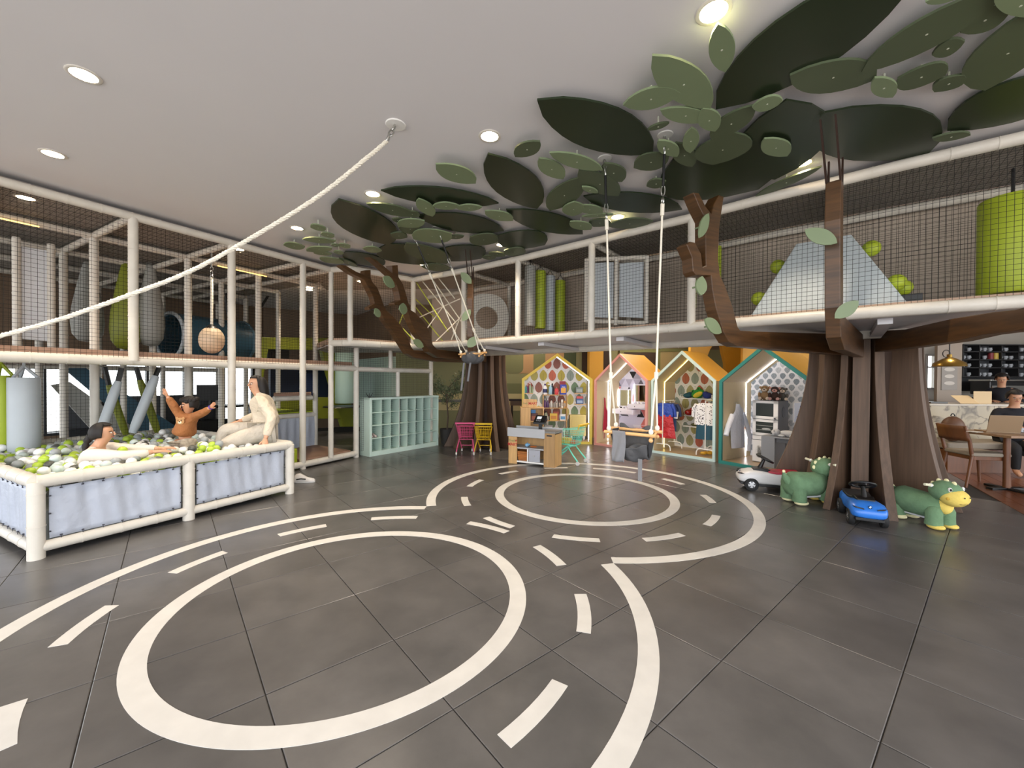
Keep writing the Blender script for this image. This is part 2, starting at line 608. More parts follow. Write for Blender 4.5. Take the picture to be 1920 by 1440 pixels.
# ---- walls
def wall(name, p, q, z0, z1, mt, th=0.12, holes=()):
    p, q = Vector((p[0], p[1], 0)), Vector((q[0], q[1], 0))
    d = (q - p)
    L = d.length
    d.normalize()
    M = Matrix(((d.x, -d.y, 0, p.x), (d.y, d.x, 0, p.y), (0, 0, 1, 0), (0, 0, 0, 1)))
    mb = MB()
    xs = sorted(set([0, L] + [h[0] for h in holes] + [h[1] for h in holes]))
    zs = sorted(set([z0, z1] + [h[2] for h in holes] + [h[3] for h in holes]))
    for i in range(len(xs) - 1):
        for j in range(len(zs) - 1):
            cx, cz = (xs[i] + xs[i + 1]) / 2, (zs[j] + zs[j + 1]) / 2
            if any(h[0] < cx < h[1] and h[2] < cz < h[3] for h in holes):
                continue
            mb.b2((xs[i], 0, zs[j]), (xs[i + 1], th, zs[j + 1]), 0, M)
    return struct(obj(name, mb, mt, None, origin=(0, 0, 0))), M
BROWNW = mat('dark brown wall panels', '75604c', 0.75, grain=((5, 5, 1), 0.12))
TAUPE = mat('warm grey wall', '8a7f74', 0.75)
UF, NF = Vector((0.501, 0.866, 0)), Vector((-0.866, 0.501, 0))     # along and across the climbing frame
PC = Vector((-4.25, 4.58, 0))
def grid_pt(i, k, z=0.0):
    p = PC + UF * (i * 1.005) + NF * (k * 1.24)
    return Vector((p.x, p.y, z))
wA, wB = grid_pt(-5, 4.3), grid_pt(4.3, 4.3)
# left outer wall: a long window band, dark panelling above
LW = (wB - wA).length
left_holes = [(0.2 + i * 1.5, 1.62 + i * 1.5, 0.3, 1.95) for i in range(6)]
wl, MWL = wall('wall_left', wA, wB, 0, CEIL, BROWNW, 0.12, left_holes)
FRM = mat('dark window frame', '2c2d30', 0.5)
def glass_mat():
    g = bpy.data.materials.new('window glass')
    g.use_nodes = True
    nt = g.node_tree
    nt.nodes.clear()
    o_, tb, gl, mx = [nt.nodes.new('ShaderNode' + k) for k in ('OutputMaterial', 'BsdfTransparent', 'BsdfGlossy', 'MixShader')]
    tb.inputs[0].default_value = (0.95, 0.97, 0.97, 1)
    gl.inputs['Roughness'].default_value = 0.03
    mx.inputs[0].default_value = 0.06
    nt.links.new(tb.outputs[0], mx.inputs[1]); nt.links.new(gl.outputs[0], mx.inputs[2]); nt.links.new(mx.outputs[0], o_.inputs[0])
    return g
GLASS = glass_mat()
for k, h in enumerate(left_holes):
    t = struct(bpy.data.objects.new('window_%d' % (k + 1), None))
    COL.objects.link(t)
    t.location = MWL @ Vector((h[0], 0, h[2]))
    fm = MB()
    W_, H_ = h[1] - h[0], h[3] - h[2]
    for a_, b_ in (((0, 0, 0), (W_, 0.1, 0.05)), ((0, 0, H_ - 0.05), (W_, 0.1, H_)), ((0, 0, 0), (0.05, 0.1, H_)), ((W_ - 0.05, 0, 0), (W_, 0.1, H_)), ((W_ / 2 - 0.02, 0.01, 0), (W_ / 2 + 0.02, 0.09, H_))):
        fm.b2(a_, b_)
    R3 = MWL.to_3x3().to_4x4()
    fm.v = [R3 @ v for v in fm.v]
    obj('window_frame', fm, FRM, t)
    for x0_, x1_ in ((0.05, W_ / 2 - 0.02), (W_ / 2 + 0.02, W_ - 0.05)):
        gm = MB(); gm.b2((x0_, 0.045, 0.05), (x1_, 0.055, H_ - 0.05)); gm.v = [R3 @ v for v in gm.v]
        obj('pane', gm, GLASS, t)
# back wall with painted mural
YB = 10.35
MURB = mat('olive mural paint', '82825f', 0.75)
bx0 = -2.95
wb_holes = [(4.9 - bx0, 5.75 - bx0, 0.0, 2.15)]
wbk, MWB = wall('wall_back', (bx0, YB), (5.9, YB), 0, 2.2, MURB, 0.12, [])
wbl, _ = wall("wall_back", (bx0, YB), (-4.6, 12.3), 0, 1.98, mat('pale mint wall', 'b4ccc0', 0.7), 0.12)
wall('wall_back', (bx0, YB), (5.9, YB), 2.2, CEIL, BROWNW, 0.12)
wall('wall_back', (bx0, YB), (-4.6, 12.3), 1.98, CEIL, BROWNW, 0.12)
wb2, _ = wall('wall_left', (-4.6, 12.3), (wB.x, wB.y), 0, CEIL, BROWNW, 0.12)
CR = {'o': mat('orange mural paint', 'a5835f', 0.75), 'g': mat('green mural paint', '6a6d4c', 0.75), 'd': mat('dark green mural paint', '43513a', 0.75), 's': mat('sage mural paint', '868a6c', 0.75), 'c': mat('cream mural paint', 'bfb287', 0.75)}
def mural(x0, x1, z0, z1, c, rad=0.0, lay=1, corners=(1, 1, 1, 1)):
    pts = []
    for (cx, cz, a0, on) in ((x1, z1, 0, corners[0]), (x0, z1, PI / 2, corners[1]), (x0, z0, PI, corners[2]), (x1, z0, 1.5 * PI, corners[3])):
        r = rad if on else 0
        if r == 0:
            pts.append((cx, cz)); continue
        ox = cx - r if cx == x1 else cx + r
        oz = cz - r if cz == z1 else cz + r
        for k in range(7):
            t = a0 + PI / 2 * k / 6
            pts.append((ox + r * math.cos(t), oz + r * math.sin(t)))
    mb = MB()
    mb.prism(pts, 0, 0.0015 * lay + 0.0015, 0, tr(0, YB, 0) @ rotx(PI / 2))
    o = obj('mural_shape', mb, CR[c], wbk, world=True)
def wx(px): return (px - 960) / F * YB
def wz(py): return EYE + (712.6 - py) / F * YB
mural(wx(905), wx(1005), wz(700), 2.19, 'o', 0.0, 1)
mural(wx(944), wx(981), wz(700), 2.19, 'g', 0.14, 2, (0, 0, 1, 1))
mural(wx(925), wx(1000), wz(738), wz(719), 'g', 0.0, 2)
mural(wx(1000), wx(1022), wz(760), 2.19, 'g', 0.0, 2)
mural(wx(1022), wx(1057), wz(760), 2.19, 'o', 0.0, 3)
mural(wx(1057), wx(1080), wz(760), 2.19, 'd', 0.0, 3)
mural(wx(1080), wx(1091), wz(760), 2.19, 's', 0.0, 3)
mural(wx(820), wx(1000), wz(770), wz(738), 'c', 0.0, 1)
# dark niche, doors, yellow column and wavy arch behind the play shops
def frontbox(name, px0, px1, z0, z1, y, dy, mt):
    mb = MB()
    mb.b2(((px0 - 960) / F * y, y, z0), ((px1 - 960) / F * y, y + dy, z1))
    return obj(name, mb, mt, None, origin=((px0 + px1 - 1920) / 2 / F * y, y, z0), world=True, bevel=0.004)
DARKB = mat('dark brown board', '2b1d16', 0.6)
o = struct(frontbox('trim_1', 1091, 1105, 0, 2.6, YB - 0.05, 0.05, DARKB))
o = struct(frontbox('trim_3', 1105, 1131, 0, CEIL, 10.0, 0.3, mat('ochre yellow paint', 'd0a243', 0.6)))
o = struct(frontbox('trim_2', 1131, 1143, 0, 2.6, YB - 0.05, 0.05, DARKB))
OLIV2 = mat('olive door surround', '6e7148', 0.7)
d1 = struct(bpy.data.objects.new('door_1', None)); COL.objects.link(d1); d1.location = (2.75, YB, 0)
mb = MB(); mb.b2((wx(1168), YB - 0.06, 0), (wx(1228), YB - 0.012, 2.12)); obj('door_leaf', mb, mat('dark doorway panel', '3a2b22', 0.5), d1, world=True)  # flat panel whose dark colour stands in for an unlit open doorway
mb = MB()
for a_, b_ in (((wx(1160), 0), (wx(1168), 2.2)), ((wx(1228), 0), (wx(1236), 2.2)), ((wx(1168), 2.12), (wx(1228), 2.2))):
    mb.b2((a_[0], YB - 0.07, a_[1]), (b_[0], YB - 0.011, b_[1]))
obj('door_frame', mb, OLIV2, d1, world=True)
d2 = struct(bpy.data.objects.new('door_2', None)); COL.objects.link(d2); d2.location = (4.1, YB, 0)
mb = MB(); mb.b2((wx(1236), YB - 0.06, 0), (wx(1284), YB - 0.012, 2.14)); obj('door_leaf', mb, mat('beige door leaf', '9a8a63', 0.6), d2, world=True)
mb = MB(); mb.b2((wx(1284), YB - 0.07, 0), (wx(1292), YB - 0.011, 2.22)); mb.b2((wx(1236), YB - 0.07, 2.14), (wx(1284), YB - 0.011, 2.22)); obj('door_frame', mb, OLIV2, d2, world=True)
# wavy yellow arch
YA = 9.3
def ax(px): return (px - 960) / F * YA
def az(py): return EYE + (714 - py) / F * YA
pl = [(1290, 900), (1290, 560), (1322, 560), (1326, 650), (1323, 668), (1318, 690), (1320, 720), (1322, 900)]
arch = thing('play_arch', 'mustard yellow wavy wooden arch behind the play houses', 'arch', (ax(1330), YA, 0))
YEL = mat('yellow arch paint', 'dba93c', 0.55, noise=(2, 0.05))
for q in ([(1290, 900), (1290, 560), (1335, 560), (1333, 645), (1326, 655), (1321, 668), (1318, 690), (1320, 720), (1322, 900)],
          [(1352, 900), (1352, 720), (1356, 700), (1355, 680), (1350, 662), (1347, 645), (1346, 560), (1400, 560), (1400, 900)],
          [(1322, 630), (1322, 560), (1360, 560), (1360, 630), (1350, 646), (1341, 638), (1332, 646)]):
    mb = MB()
    mb.prism([(ax(a_), max(0.0, az(b_))) for a_, b_ in q], 0, 0.12 if q[0][0] != 1322 else 0.1, 0, tr(0, YA, 0) @ rotx(PI / 2))
    obj('arch_panel', mb, YEL, arch, world=True)
o = frontbox('yellow_screen', 1392, 1560, 0, 2.7, 8.6, 0.08, GOLD)
tag(o, 'tall mustard yellow screen behind the teal play house', 'screen')
# café side walls
CAFEW = mat('pale cafe wall', 'c9c3b8', 0.7)
YC = 10.4
cxh = [((1722 - 960) / F * YC - 5.9, (1750 - 960) / F * YC - 5.9, 1.35, 2.15)]
wr, MWR = wall('wall_right', (5.9, YC), (14.5, YC), 0, CEIL, CAFEW, 0.12, [((1736 - 960) / F * YC - 5.9, (1755 - 960) / F * YC - 5.9, 1.25, 2.1)])
wr2, _ = wall('wall_right', (13.8, 10.4), (13.8, 4.5), 0, CEIL, TAUPE, 0.12)
wt = struct(bpy.data.objects.new('window_5', None)); COL.objects.link(wt); wt.location = ((1745 - 960) / F * YC, YC, 1.25)
mb = MB()
X0, X1 = (1736 - 960) / F * YC, (1755 - 960) / F * YC
for a_, b_ in (((X0 - .03, 1.22), (X0 + .02, 2.13)), ((X1 - .02, 1.22), (X1 + .03, 2.13)), ((X0, 1.22), (X1, 1.27)), ((X0, 2.08), (X1, 2.13)), ((X0, 1.78), (X1, 1.81))):
    mb.b2((a_[0], YC - 0.03, a_[1]), (b_[0], YC + 0.08, b_[1]))
obj('window_frame', mb, mat('pale window frame', 'b9b4ad', 0.5), wt, world=True)
mb = MB(); mb.b2((X0 + .02, YC + .02, 1.27), (X1 - .02, YC + .03, 2.08)); obj('pane', mb, GLASS, wt, world=True)
# ================================================================ CLIMBING FRAME, BALL PIT, WALKWAY
def ratio(px):
    d = ray(px, 712)
    return d.x / d.y
def frow(px, k, z=0.0):         # point of frame row k in pixel column px
    P = PC + NF * (1.24 * k)
    r = ratio(px)
    s = (r * P.y - P.x) / (UF.x - r * UF.y)
    p = P + UF * s
    return Vector((p.x, p.y, z))
def hz(P, px, py):              # height over the floor point P seen at a pixel
    d = ray(px, py)
    return EYE + d.z * P.y / d.y
RP = 0.046
NETR = 0.0017
def net_panel(mb, a, b, c, d, step=0.042, r=NETR):
    """cords over the quad a-b (bottom) to d-c (top)"""
    a, b, c, d = map(Vector, (a, b, c, d))
    nu = max(2, round((b - a).length / step))
    nv = max(2, round((d - a).length / step))
    def cord(p, q):
        t = (q - p).normalized()
        u = t.orthogonal().normalized()
        w_ = t.cross(u)
        vs = []
        for e in (p, q):
            for k in range(3):
                an = 2 * PI * k / 3
                vs.append(e + (u * math.cos(an) + w_ * math.sin(an)) * r)
        mb.add(vs, [(0, 1, 4, 3), (1, 2, 5, 4), (2, 0, 3, 5)])
    for i in range(nu + 1):
        t = i / nu
        cord(a.lerp(b, t), d.lerp(c, t))
    for j in range(nv + 1):
        t = j / nv
        cord(a.lerp(d, t), b.lerp(c, t))
    return mb
def vnet(parent, p, q, z0, z1, step=0.042):
    mb = MB()
    net_panel(mb, (p[0], p[1], z0), (q[0], q[1], z0), (q[0], q[1], z1), (p[0], p[1], z1), step)
    return stuff(obj('safety_net', mb, NET, parent, world=True))
def hnet(parent, a, b, c, d, z, step=0.06):
    mb = MB()
    net_panel(mb, (a[0], a[1], z), (b[0], b[1], z), (c[0], c[1], z), (d[0], d[1], z), step)
    return stuff(obj('roof_net', mb, NET, parent, world=True))
def pipe(name, parent, pts, r=RP, n=10, mt=None, collars=True):
    mb = MB()
    pts = [Vector(p) for p in pts]
    mb.tube(pts, r, n)
    if collars:                      # padding sleeves: a shallow strap every 25 cm
        for a_, b_ in zip(pts[:-1], pts[1:]):
            L = (b_ - a_).length
            t = (b_ - a_).normalized()
            k = 1
            while k * 0.25 < L - 0.05:
                c = a_ + t * (k * 0.25)
                mb.tube([c - t * 0.004, c + t * 0.004], r + 0.0035, n)
                k += 1
    return obj(name, mb, mt or PADW, parent, world=True, smooth=40)
def flat(p, z): return Vector((p[0], p[1], z))

frame = thing('play_structure', 'white padded two storey climbing frame hung with black netting', 'climbing frame', grid_pt(0, 0))
ZR, ZT = 1.59, 3.2
g_half = frow(620.5, 0)
# posts ------------------------------------------------------------
post_spots = []
for i in range(-2, 3):
    for k in range(0, 5):
        p = grid_pt(i, k)
        if p.x / p.y < -1.62:
            continue
        z0 = 0.0
        if k == 0 and i < 1: z0 = ZR
        if k == 0 and i == 1: z0 = 0.0
        pipe('post', frame, [flat(p, z0), flat(p, ZT)])
for k in range(1, 5):
    p = grid_pt(3.05, k)
    pipe('post', frame, [flat(p, 0), flat(p, ZT)])
P668 = frow(668, 0.08)
pipe('post', frame, [flat(g_half, 0.1), flat(g_half, ZT)], r=0.042)
pipe('post', frame, [flat(P668, 0), flat(P668, 1.98)], r=0.048)
for px in (32, 97):
    p = frow(px, 1.6); pipe('post', frame, [flat(p, 1.7), flat(p, 3.15)], r=0.04)
# rails ------------------------------------------------------------
for k in range(0, 5):
    a_, b_ = grid_pt(-2, k), (g_half if k == 0 else grid_pt(3.05, k))
    pipe('top_rail', frame, [flat(a_, ZT), flat(b_, ZT)])
    if k in (0, 4):
        pipe('deck_rail', frame, [flat(a_, ZR), flat(P668 if k == 0 else b_, ZR)], r=0.052 if k == 0 else RP)
for i in range(-1, 3):
    pipe('cross_rail', frame, [grid_pt(i, 0, ZT), grid_pt(i, 4, ZT)], r=0.042)
pipe('cross_rail', frame, [flat(g_half, ZT), flat(g_half + NF * 1.24 * 4, ZT)], r=0.042)
# LED line under the second beam
mb = MB()
for p0_, p1_ in ((-20, 75), (408, 500)):
    mb.tube([frow(p0_, 0.94, ZT - 0.055), frow(p1_, 0.94, ZT - 0.055)], 0.008, 6)
LEDO = mat('amber LED line', 'fff0c0', 0.5, emit=('ffc868', 1.4))
stuff(obj('light_strip', mb, LEDO, frame, world=True))
# roof sheet added to stand in for the shade above the net, decks
ROOF = mat('dark roof sheet', '98928a', 0.9, noise=(4, 0.1))
mb = MB()
q = [grid_pt(-2.5, 0.03), grid_pt(2.5, 0.03), grid_pt(3.1, 1), grid_pt(3.1, 4.2), grid_pt(-2.5, 4.2)]
mb.slab([flat(p, 3.262) for p in q], (0, 0, 0.006))
obj('roof_sheet', mb, ROOF, frame, world=True)
for i in range(-2, 3):
    for k in range(0, 2):
        hnet(frame, grid_pt(i, k), grid_pt(min(i + 1, 2.5), k), grid_pt(min(i + 1, 2.5), k + 1), grid_pt(i, k + 1), 3.215)
mb = MB()
q = [grid_pt(-2.5, 0.04), flat(P668 + NF * 0.05 - UF * 0.05, 0), grid_pt(3.05, 1.2), grid_pt(0.9, 1.2), grid_pt(0.9, 4), grid_pt(-0.4, 4), grid_pt(-0.4, 1.2), grid_pt(-2.5, 1.2)]
mb.slab([flat(p, 1.665) for p in q], (0, 0, 0.07))
obj('upper_deck', mb, DECKM, frame, world=True)
mb = MB()
q = [grid_pt(2.02, 0.06), flat(P668 + NF * 0.05 - UF * 0.08, 0), grid_pt(3.05, 1.0), grid_pt(2.02, 1.0)]
mb.slab([flat(p, 0.08) for p in q], (0, 0, 0.1))
obj('floor_mat', mb, DECKM, frame, world=True)
pipe('floor_rail', frame, [grid_pt(1.5, 0, 0.07), grid_pt(2.0, 0, 0.07), flat(P668, 0.07)], r=0.05)
mb = MB()
q = [grid_pt(1.2, 0.1), grid_pt(2.0, 0.1), grid_pt(2.0, 0.95), grid_pt(1.2, 0.95)]
mb.slab([flat(p, 0.17) for p in q], (0, 0, 0.28))
obj('lime_block', mb, LIME, frame, world=True, bevel=0.02)
# front nets of the upper storey, lower nets on row 1
cols = [grid_pt(i, 0) for i in range(-2, 3)] + [g_half, P668]
for a_, b_ in zip(cols[:-1], cols[1:]):
    hi = ZT - 0.03 if b_ is not P668 else 1.98
    vnet(frame, a_, b_, ZR + 0.03, hi)
for k_, z0, z1 in ((1, 0.62, 1.58),):
    for i in range(-2, 2):
        vnet(frame, grid_pt(i, k_), grid_pt(i + 1, k_), z0, z1)
    vnet(frame, grid_pt(2, 1), grid_pt(3.05, 1), 0.8, 1.58)
for i in range(-2, 3):
    vnet(frame, grid_pt(i, 2), grid_pt(i + 1, 2), 1.7, 3.17, 0.05)
vnet(frame, g_half, grid_pt(3.05, 2), 1.7, 3.15, 0.05)
# trampoline platform on row 1
mb = MB()
mb.grid(lambda u, v: flat(frow(500, 0.98).lerp(grid_pt(3.05, 0.98), u), 0.13 + 0.55 * v) - NF * (0.012 * math.sin(u * 40) * math.sin(v * 3.1)), 40, 6)
obj('vinyl_skirt', mb, VINYL, frame, world=True, smooth=60)
pipe('platform_rail', frame, [frow(500, 1, 0.72), grid_pt(3.05, 1, 0.72)])
mb = MB()
q = [frow(500, 1.03), grid_pt(3.05, 1.03), grid_pt(3.05, 2.4), frow(505, 2.4)]
mb.slab([flat(p, 0.74) for p in q], (0, 0, 0.09))
obj('lime_pad', mb, LIME, frame, world=True, bevel=0.02)
mb = MB()
c = frow(645, 1.45, 0.8)
mb.lathe([(0.0, 0.0), (0.42, 0.0), (0.44, -0.02)], 28, c)
obj('trampoline_bed', mb, BLACK, frame, world=True)
# lime wall with sloping opening (padded gate) and navy boxes
K3 = 2.35
def fpt(px, py, k):
    p = frow(px, k)
    return Vector((p.x, p.y, hz(p, px, py)))
for q in ([(478, 632), (612, 634), (606, 657), (486, 655)], [(606, 640), (620, 640), (668, 800), (640, 800), (600, 657)], [(486, 650), (500, 655), (492, 700), (488, 800), (470, 800)], [(514, 745), (632, 745), (640, 785), (514, 785)]):
    mb = MB()
    mb.slab([fpt(x, y, K3) for x, y in q], NF * 0.14)
    obj('padded_panel', mb, OLIVE, frame, world=True, bevel=0.015)
mb = MB()
mb.slab([fpt(x, y, K3 + 0.5) for x, y in ((505, 692), (608, 692), (632, 748), (505, 748))], NF * 0.1)
obj('navy_panel', mb, NAVY, frame, world=True, bevel=0.01)
mb = MB()
mb.slab([fpt(x, y, K3 + 0.4) for x, y in ((572, 700), (586, 700), (586, 746), (572, 746))], NF * 0.1)
obj('navy_panel', mb, mat('blue navy vinyl', '24345a', 0.5), frame, world=True, bevel=0.01)
mb = MB()
mb.slab([fpt(x, y, K3 + 0.5) for x, y in ((500, 655), (540, 655), (540, 690), (500, 690))], NF * 0.1)
obj('navy_panel', mb, BLACK, frame, world=True, bevel=0.01)
mb = MB()
c = frow(648, 2.2)
mb.lathe([(0.24, 0.8), (0.25, 0.82), (0.25, 2.3), (0.24, 2.32)], 24, flat(c, 0))
obj('mint_column', mb, mat('mint vinyl', 'b9d6cb', 0.5), frame, world=True, smooth=40)
pipe('step_rail', frame, [flat(frow(513, 0.9), 1.05), flat(frow(584, 0.9), 1.05)])
mb = MB()
mb.slab([flat(p, 1.1) for p in (frow(513, 0.92), frow(584, 0.92), frow(584, 1.5), frow(513, 1.5))], (0, 0, 0.06))
obj('step_deck', mb, DECKM, frame, world=True)
# corner rails to the bridge (row turning right at post 668)
TD = Vector((0.59, 0.807, 0)).normalized()
r808 = ratio(808)
tt = (r808 * P668.y - P668.x) / (TD.x - r808 * TD.y)
P808 = P668 + TD * tt
pipe('side_rail', frame, [flat(P668, 1.58), flat(P808, 1.58)])
def tcol(px):
    r = ratio(px)
    t_ = (r * P668.y - P668.x) / (TD.x - r * TD.y)
    return P668 + TD * t_
pipe('post', frame, [flat(P808, 0), flat(P808, 1.98)])
pipe('post', frame, [flat(tcol(746), 0), flat(tcol(746), 1.55)], r=0.042)
pipe('post', frame, [flat(tcol(732), 1.6), flat(tcol(732), 1.98)], r=0.042)
vnet(frame, P668, tcol(740), 0.1, 1.95, 0.036)
vnet(frame, tcol(740), P808, 0.1, 1.95, 0.036)

# ---- things hung inside the frame
def bag(name, label, px, k, ytop, ybot, r, mt, shape, group=None, strap=True):
    p = frow(px, k)
    zt, zb = hz(p, px, ytop), hz(p, px, ybot)
    t = thing(name, label, 'play bag', flat(p, zb), 0, group)
    L = zt - zb
    mb = MB()
    if shape == 'drop':
        prof = [(0.001, 0), (r * 0.55, L * 0.02), (r * 0.9, L * 0.1), (r, L * 0.24), (r * 0.92, L * 0.42), (r * 0.66, L * 0.66), (r * 0.4, L * 0.86), (r * 0.25, L * 0.97), (0.001, L)]
    elif shape == 'drum':
        prof = [(0.001, 0), (r * 0.97, 0), (r, 0.012), (r, L - 0.012), (r * 0.97, L), (0.001, L)]
    else:
        prof = [(0.001, 0)] + [(r * math.sin(PI * i / 12), L / 2 - L / 2 * math.cos(PI * i / 12)) for i in range(1, 12)] + [(0.001, L)]
    mb.lathe(prof, 22)
    obj('padding', mb, mt, t, smooth=50)
    return t, zt - zb
def strap_up(t, L, z, n=1, r=0.012, mt=BLACK):
    mb = MB()
    top = z - t.location.z
    mb.tube([(0, 0, L - 0.02), (0, 0, top)], r, 6)
    obj('hanging_strap', mb, mt, t)
t, L = bag('hanging_bag', 'grey tear shaped punch bag beside the window', 165, 2.3, 488, 642, 0.19, GREYV, 'drop', 'tear shaped bags on the upper deck'); strap_up(t, L, 3.15)
t, L = bag('hanging_bag', 'lime tear shaped punch bag between two grey ones', 236, 2.0, 490, 656, 0.19, OLIVE, 'drop', 'tear shaped bags on the upper deck'); strap_up(t, L, 3.15)
t, L = bag('hanging_bag', 'grey tear shaped punch bag touching the blue tunnel', 283, 1.95, 487, 650, 0.18, GREYV, 'drop', 'tear shaped bags on the upper deck'); strap_up(t, L, 3.15)
t, L = bag('hanging_ball', 'cream round ball hung on a rope above the pit', 397, 0.45, 612, 663, 0.155, mat('cream vinyl', 'd9bfa0', 0.5), 'round')
mb = MB(); mb.lathe([(0.1, L * 0.86), (0.075, L * 0.95), (0.03, L * 1.06), (0.001, L * 1.1)], 16); obj('black_cap', mb, BLACK, t, smooth=40)
mb = MB(); mb.tube([(0, 0, L), (0.003, 0, L + 0.5), (0, 0, hz(t.location, 397, 520) - t.location.z)], 0.017, 8); obj('rope', mb, ROPE, t, smooth=60)
mb = MB(); zz = hz(t.location, 397, 520) - t.location.z
for dz in (0.0, 0.06, 0.12):
    mb.tube([(0.022 * math.cos(a_), 0.0 if dz != 0.06 else 0.022 * math.cos(a_), zz + dz + 0.03 * math.sin(a_)) if dz != 0.06 else (0, 0.022 * math.cos(a_), zz + dz + 0.035 * math.sin(a_)) for a_ in [2 * PI * i / 10 for i in range(10)]], 0.005, 5, True)
mb.tube([(0, 0, zz + 0.14), (0, 0, 3.16 - t.location.z)], 0.012, 6)
obj('shackle', mb, STEEL, t, smooth=60)
for (px, k, yt, yb, r, mt, lb) in ((45, 0.8, 708, 845, 0.125, PALEB, 'pale blue padded drum bag hung over the ball pit'), (2, 0.95, 704, 842, 0.1, LIME, 'lime padded drum bag at the edge of the frame')):
    t, L = bag('drum_bag', lb, px, k, yt, yb, r, mt, 'drum', 'drum bags over the ball pit')
    mb = MB()
    for a_ in (0.6, 2.7, 4.8):
        mb.tube([(r * 0.85 * math.cos(a_), r * 0.85 * math.sin(a_), L), (0, 0, L + 0.13)], 0.016, 6)
    mb.tube([(0, 0, L + 0.12), (0, 0, 1.62 - t.location.z)], 0.012, 6)
    obj('hanging_strap', mb, mt, t, smooth=50)
# crossed foam beams under the deck
def beam(label, k, a_, b_, r, mt, straps):
    A, B = fpt(a_[0], a_[1], k), fpt(b_[0], b_[1], k)
    t = thing('foam_beam', label, 'foam beam', B, 0, 'crossed foam beams over the ball pit')
    mb = MB()
    n = 9
    mb.tube([A.lerp(B, i / (n - 1)) for i in range(n)], [r * (0.6 + 0.45 * min(1, 5 * min(i + 0.5, n - 0.5 - i) / n)) for i in range(n)], 12)
    obj('padding', mb, mt, t, world=True, smooth=50)
    mb = MB()
    S = fpt(straps[0], straps[1], k)
    mb.tube([A + (B - A) * 0.04, S], 0.03, 6)
    obj('hanging_strap', mb, BLACK, t, world=True)
beam('grey foam beam sloping left beside the pit net', 0.86, (222, 715), (186, 815), 0.05, PALEB, (228, 690))
beam('lime foam beam crossing behind the first grey beam', 1.06, (204, 722), (236, 815), 0.042, OLIVE, (196, 688))
beam('grey foam beam sloping left behind the raised arm', 0.86, (292, 705), (248, 812), 0.055, PALEB, (298, 690))
beam('lime foam beam crossing behind the second grey beam', 1.06, (262, 712), (296, 812), 0.045, OLIVE, (256, 690))
# blue tunnel
A, B = frow(318, 2.15), frow(452, 2.3)
zc = 2.13
t = thing('crawl_tunnel', 'petrol blue crawl tunnel with a pale padded rim', 'tunnel', flat(A, zc - 0.42))
ax_ = (B - A); LT = ax_.length; ax_.normalize()
sd = Vector((-ax_.y, ax_.x, 0))
mb = MB()
rings = []
for s_, r_ in ((0, 0.40), (LT, 0.40), (LT, 0.355), (0, 0.355)):
    rings.append([flat(A, zc) + ax_ * s_ + (sd * math.cos(2 * PI * j / 28) + Vector((0, 0, 1)) * math.sin(2 * PI * j / 28)) * r_ for j in range(28)])
rings.append(rings[0])
mb.loft(rings, caps=False)
obj('tube', mb, BLUEV, t, world=True, smooth=40)
for s_, mt in ((0, PALEB), (LT, mat('blue grey vinyl', '4c6a78', 0.5))):
    mb = MB()
    mb.tube([flat(A, zc) + ax_ * s_ + (sd * math.cos(2 * PI * j / 28) + Vector((0, 0, 1)) * math.sin(2 * PI * j / 28)) * 0.395 for j in range(28)], 0.03, 8, True)
    obj('rim', mb, mt, t, world=True, smooth=60)
# blue slide against the windows
t = thing('slide', 'petrol blue slide with pale side sloping down past the windows', 'slide', flat(frow(200, 3.2), 0))
for q, mt, off in (([(118, 690), (160, 690), (330, 800), (330, 835), (290, 835)], BLUEV, 0.0), ([(95, 722), (130, 716), (300, 838), (200, 838)], GREYV, 0.06)):
    mb = MB()
    mb.slab([fpt(x, y, 3.2 - off) for x, y in q], NF * 0.05)
    obj('slide_side', mb, mt, t, world=True)
# panel door between the two left posts
mb = MB()
mb.slab([fpt(x, y, 1.62) for x, y in ((40, 462), (90, 470), (90, 640), (40, 636))], NF * 0.04)
tag(obj('padded_door', mb, mat('pale grey vinyl', 'd3d6da', 0.5), None, origin=flat(frow(65, 1.62), 1.75), world=True, bevel=0.01), 'pale grey padded door panel between two upper posts', 'door panel')
# black straps crossing the upper deck, office desk seen behind the lower nets
for lb, k, a_, b_ in (('black strap slanting down behind the hanging ball rope', 2.9, (422, 532), (427, 590)), ('black strap slanting up beside the blue tunnel end', 2.9, (490, 575), (507, 548))):
    mb = MB()
    A, B = fpt(a_[0], a_[1], k), fpt(b_[0], b_[1], k)
    mb.tube([A, B], 0.028, 6)
    mb.tube([A if A.z > B.z else B, (A if A.z > B.z else B) + Vector((0, 0, 0.35))], 0.01, 6)
    tag(obj('strap', mb, BLACK, None, origin=A, world=True), lb, 'strap')
p = frow(412, 3.9)
t = thing('desk', 'dark desk seen through the lower net behind the child', 'desk', flat(p, 0))
DK = mat('dark furniture', '26272b', 0.5)
mb = MB(); mb.box((0, 0, 0.74), (1.7, 0.6, 0.05), math.atan2(UF.y, UF.x)); obj('desk_top', mb, DK, t)
for sx in (-0.75, 0.75):
    mb = MB(); mb.box(UF * sx + Vector((0, 0, 0.36)), (0.05, 0.55, 0.72), math.atan2(UF.y, UF.x)); obj('leg', mb, DK, t)
t2 = thing('monitor', 'black computer monitor standing on the dark desk', 'monitor', flat(frow(394, 3.85), 0.766))
mb = MB(); mb.box((0, 0, 0.3), (0.5, 0.04, 0.36), math.atan2(UF.y, UF.x) - 0.3); obj('screen', mb, BLACK, t2)
mb = MB(); mb.box((0, 0, 0.06), (0.05, 0.04, 0.14)); mb.box((0, 0, 0.006), (0.2, 0.16, 0.012)); obj('stand', mb, BLACK, t2)
p = frow(292, 3.95)
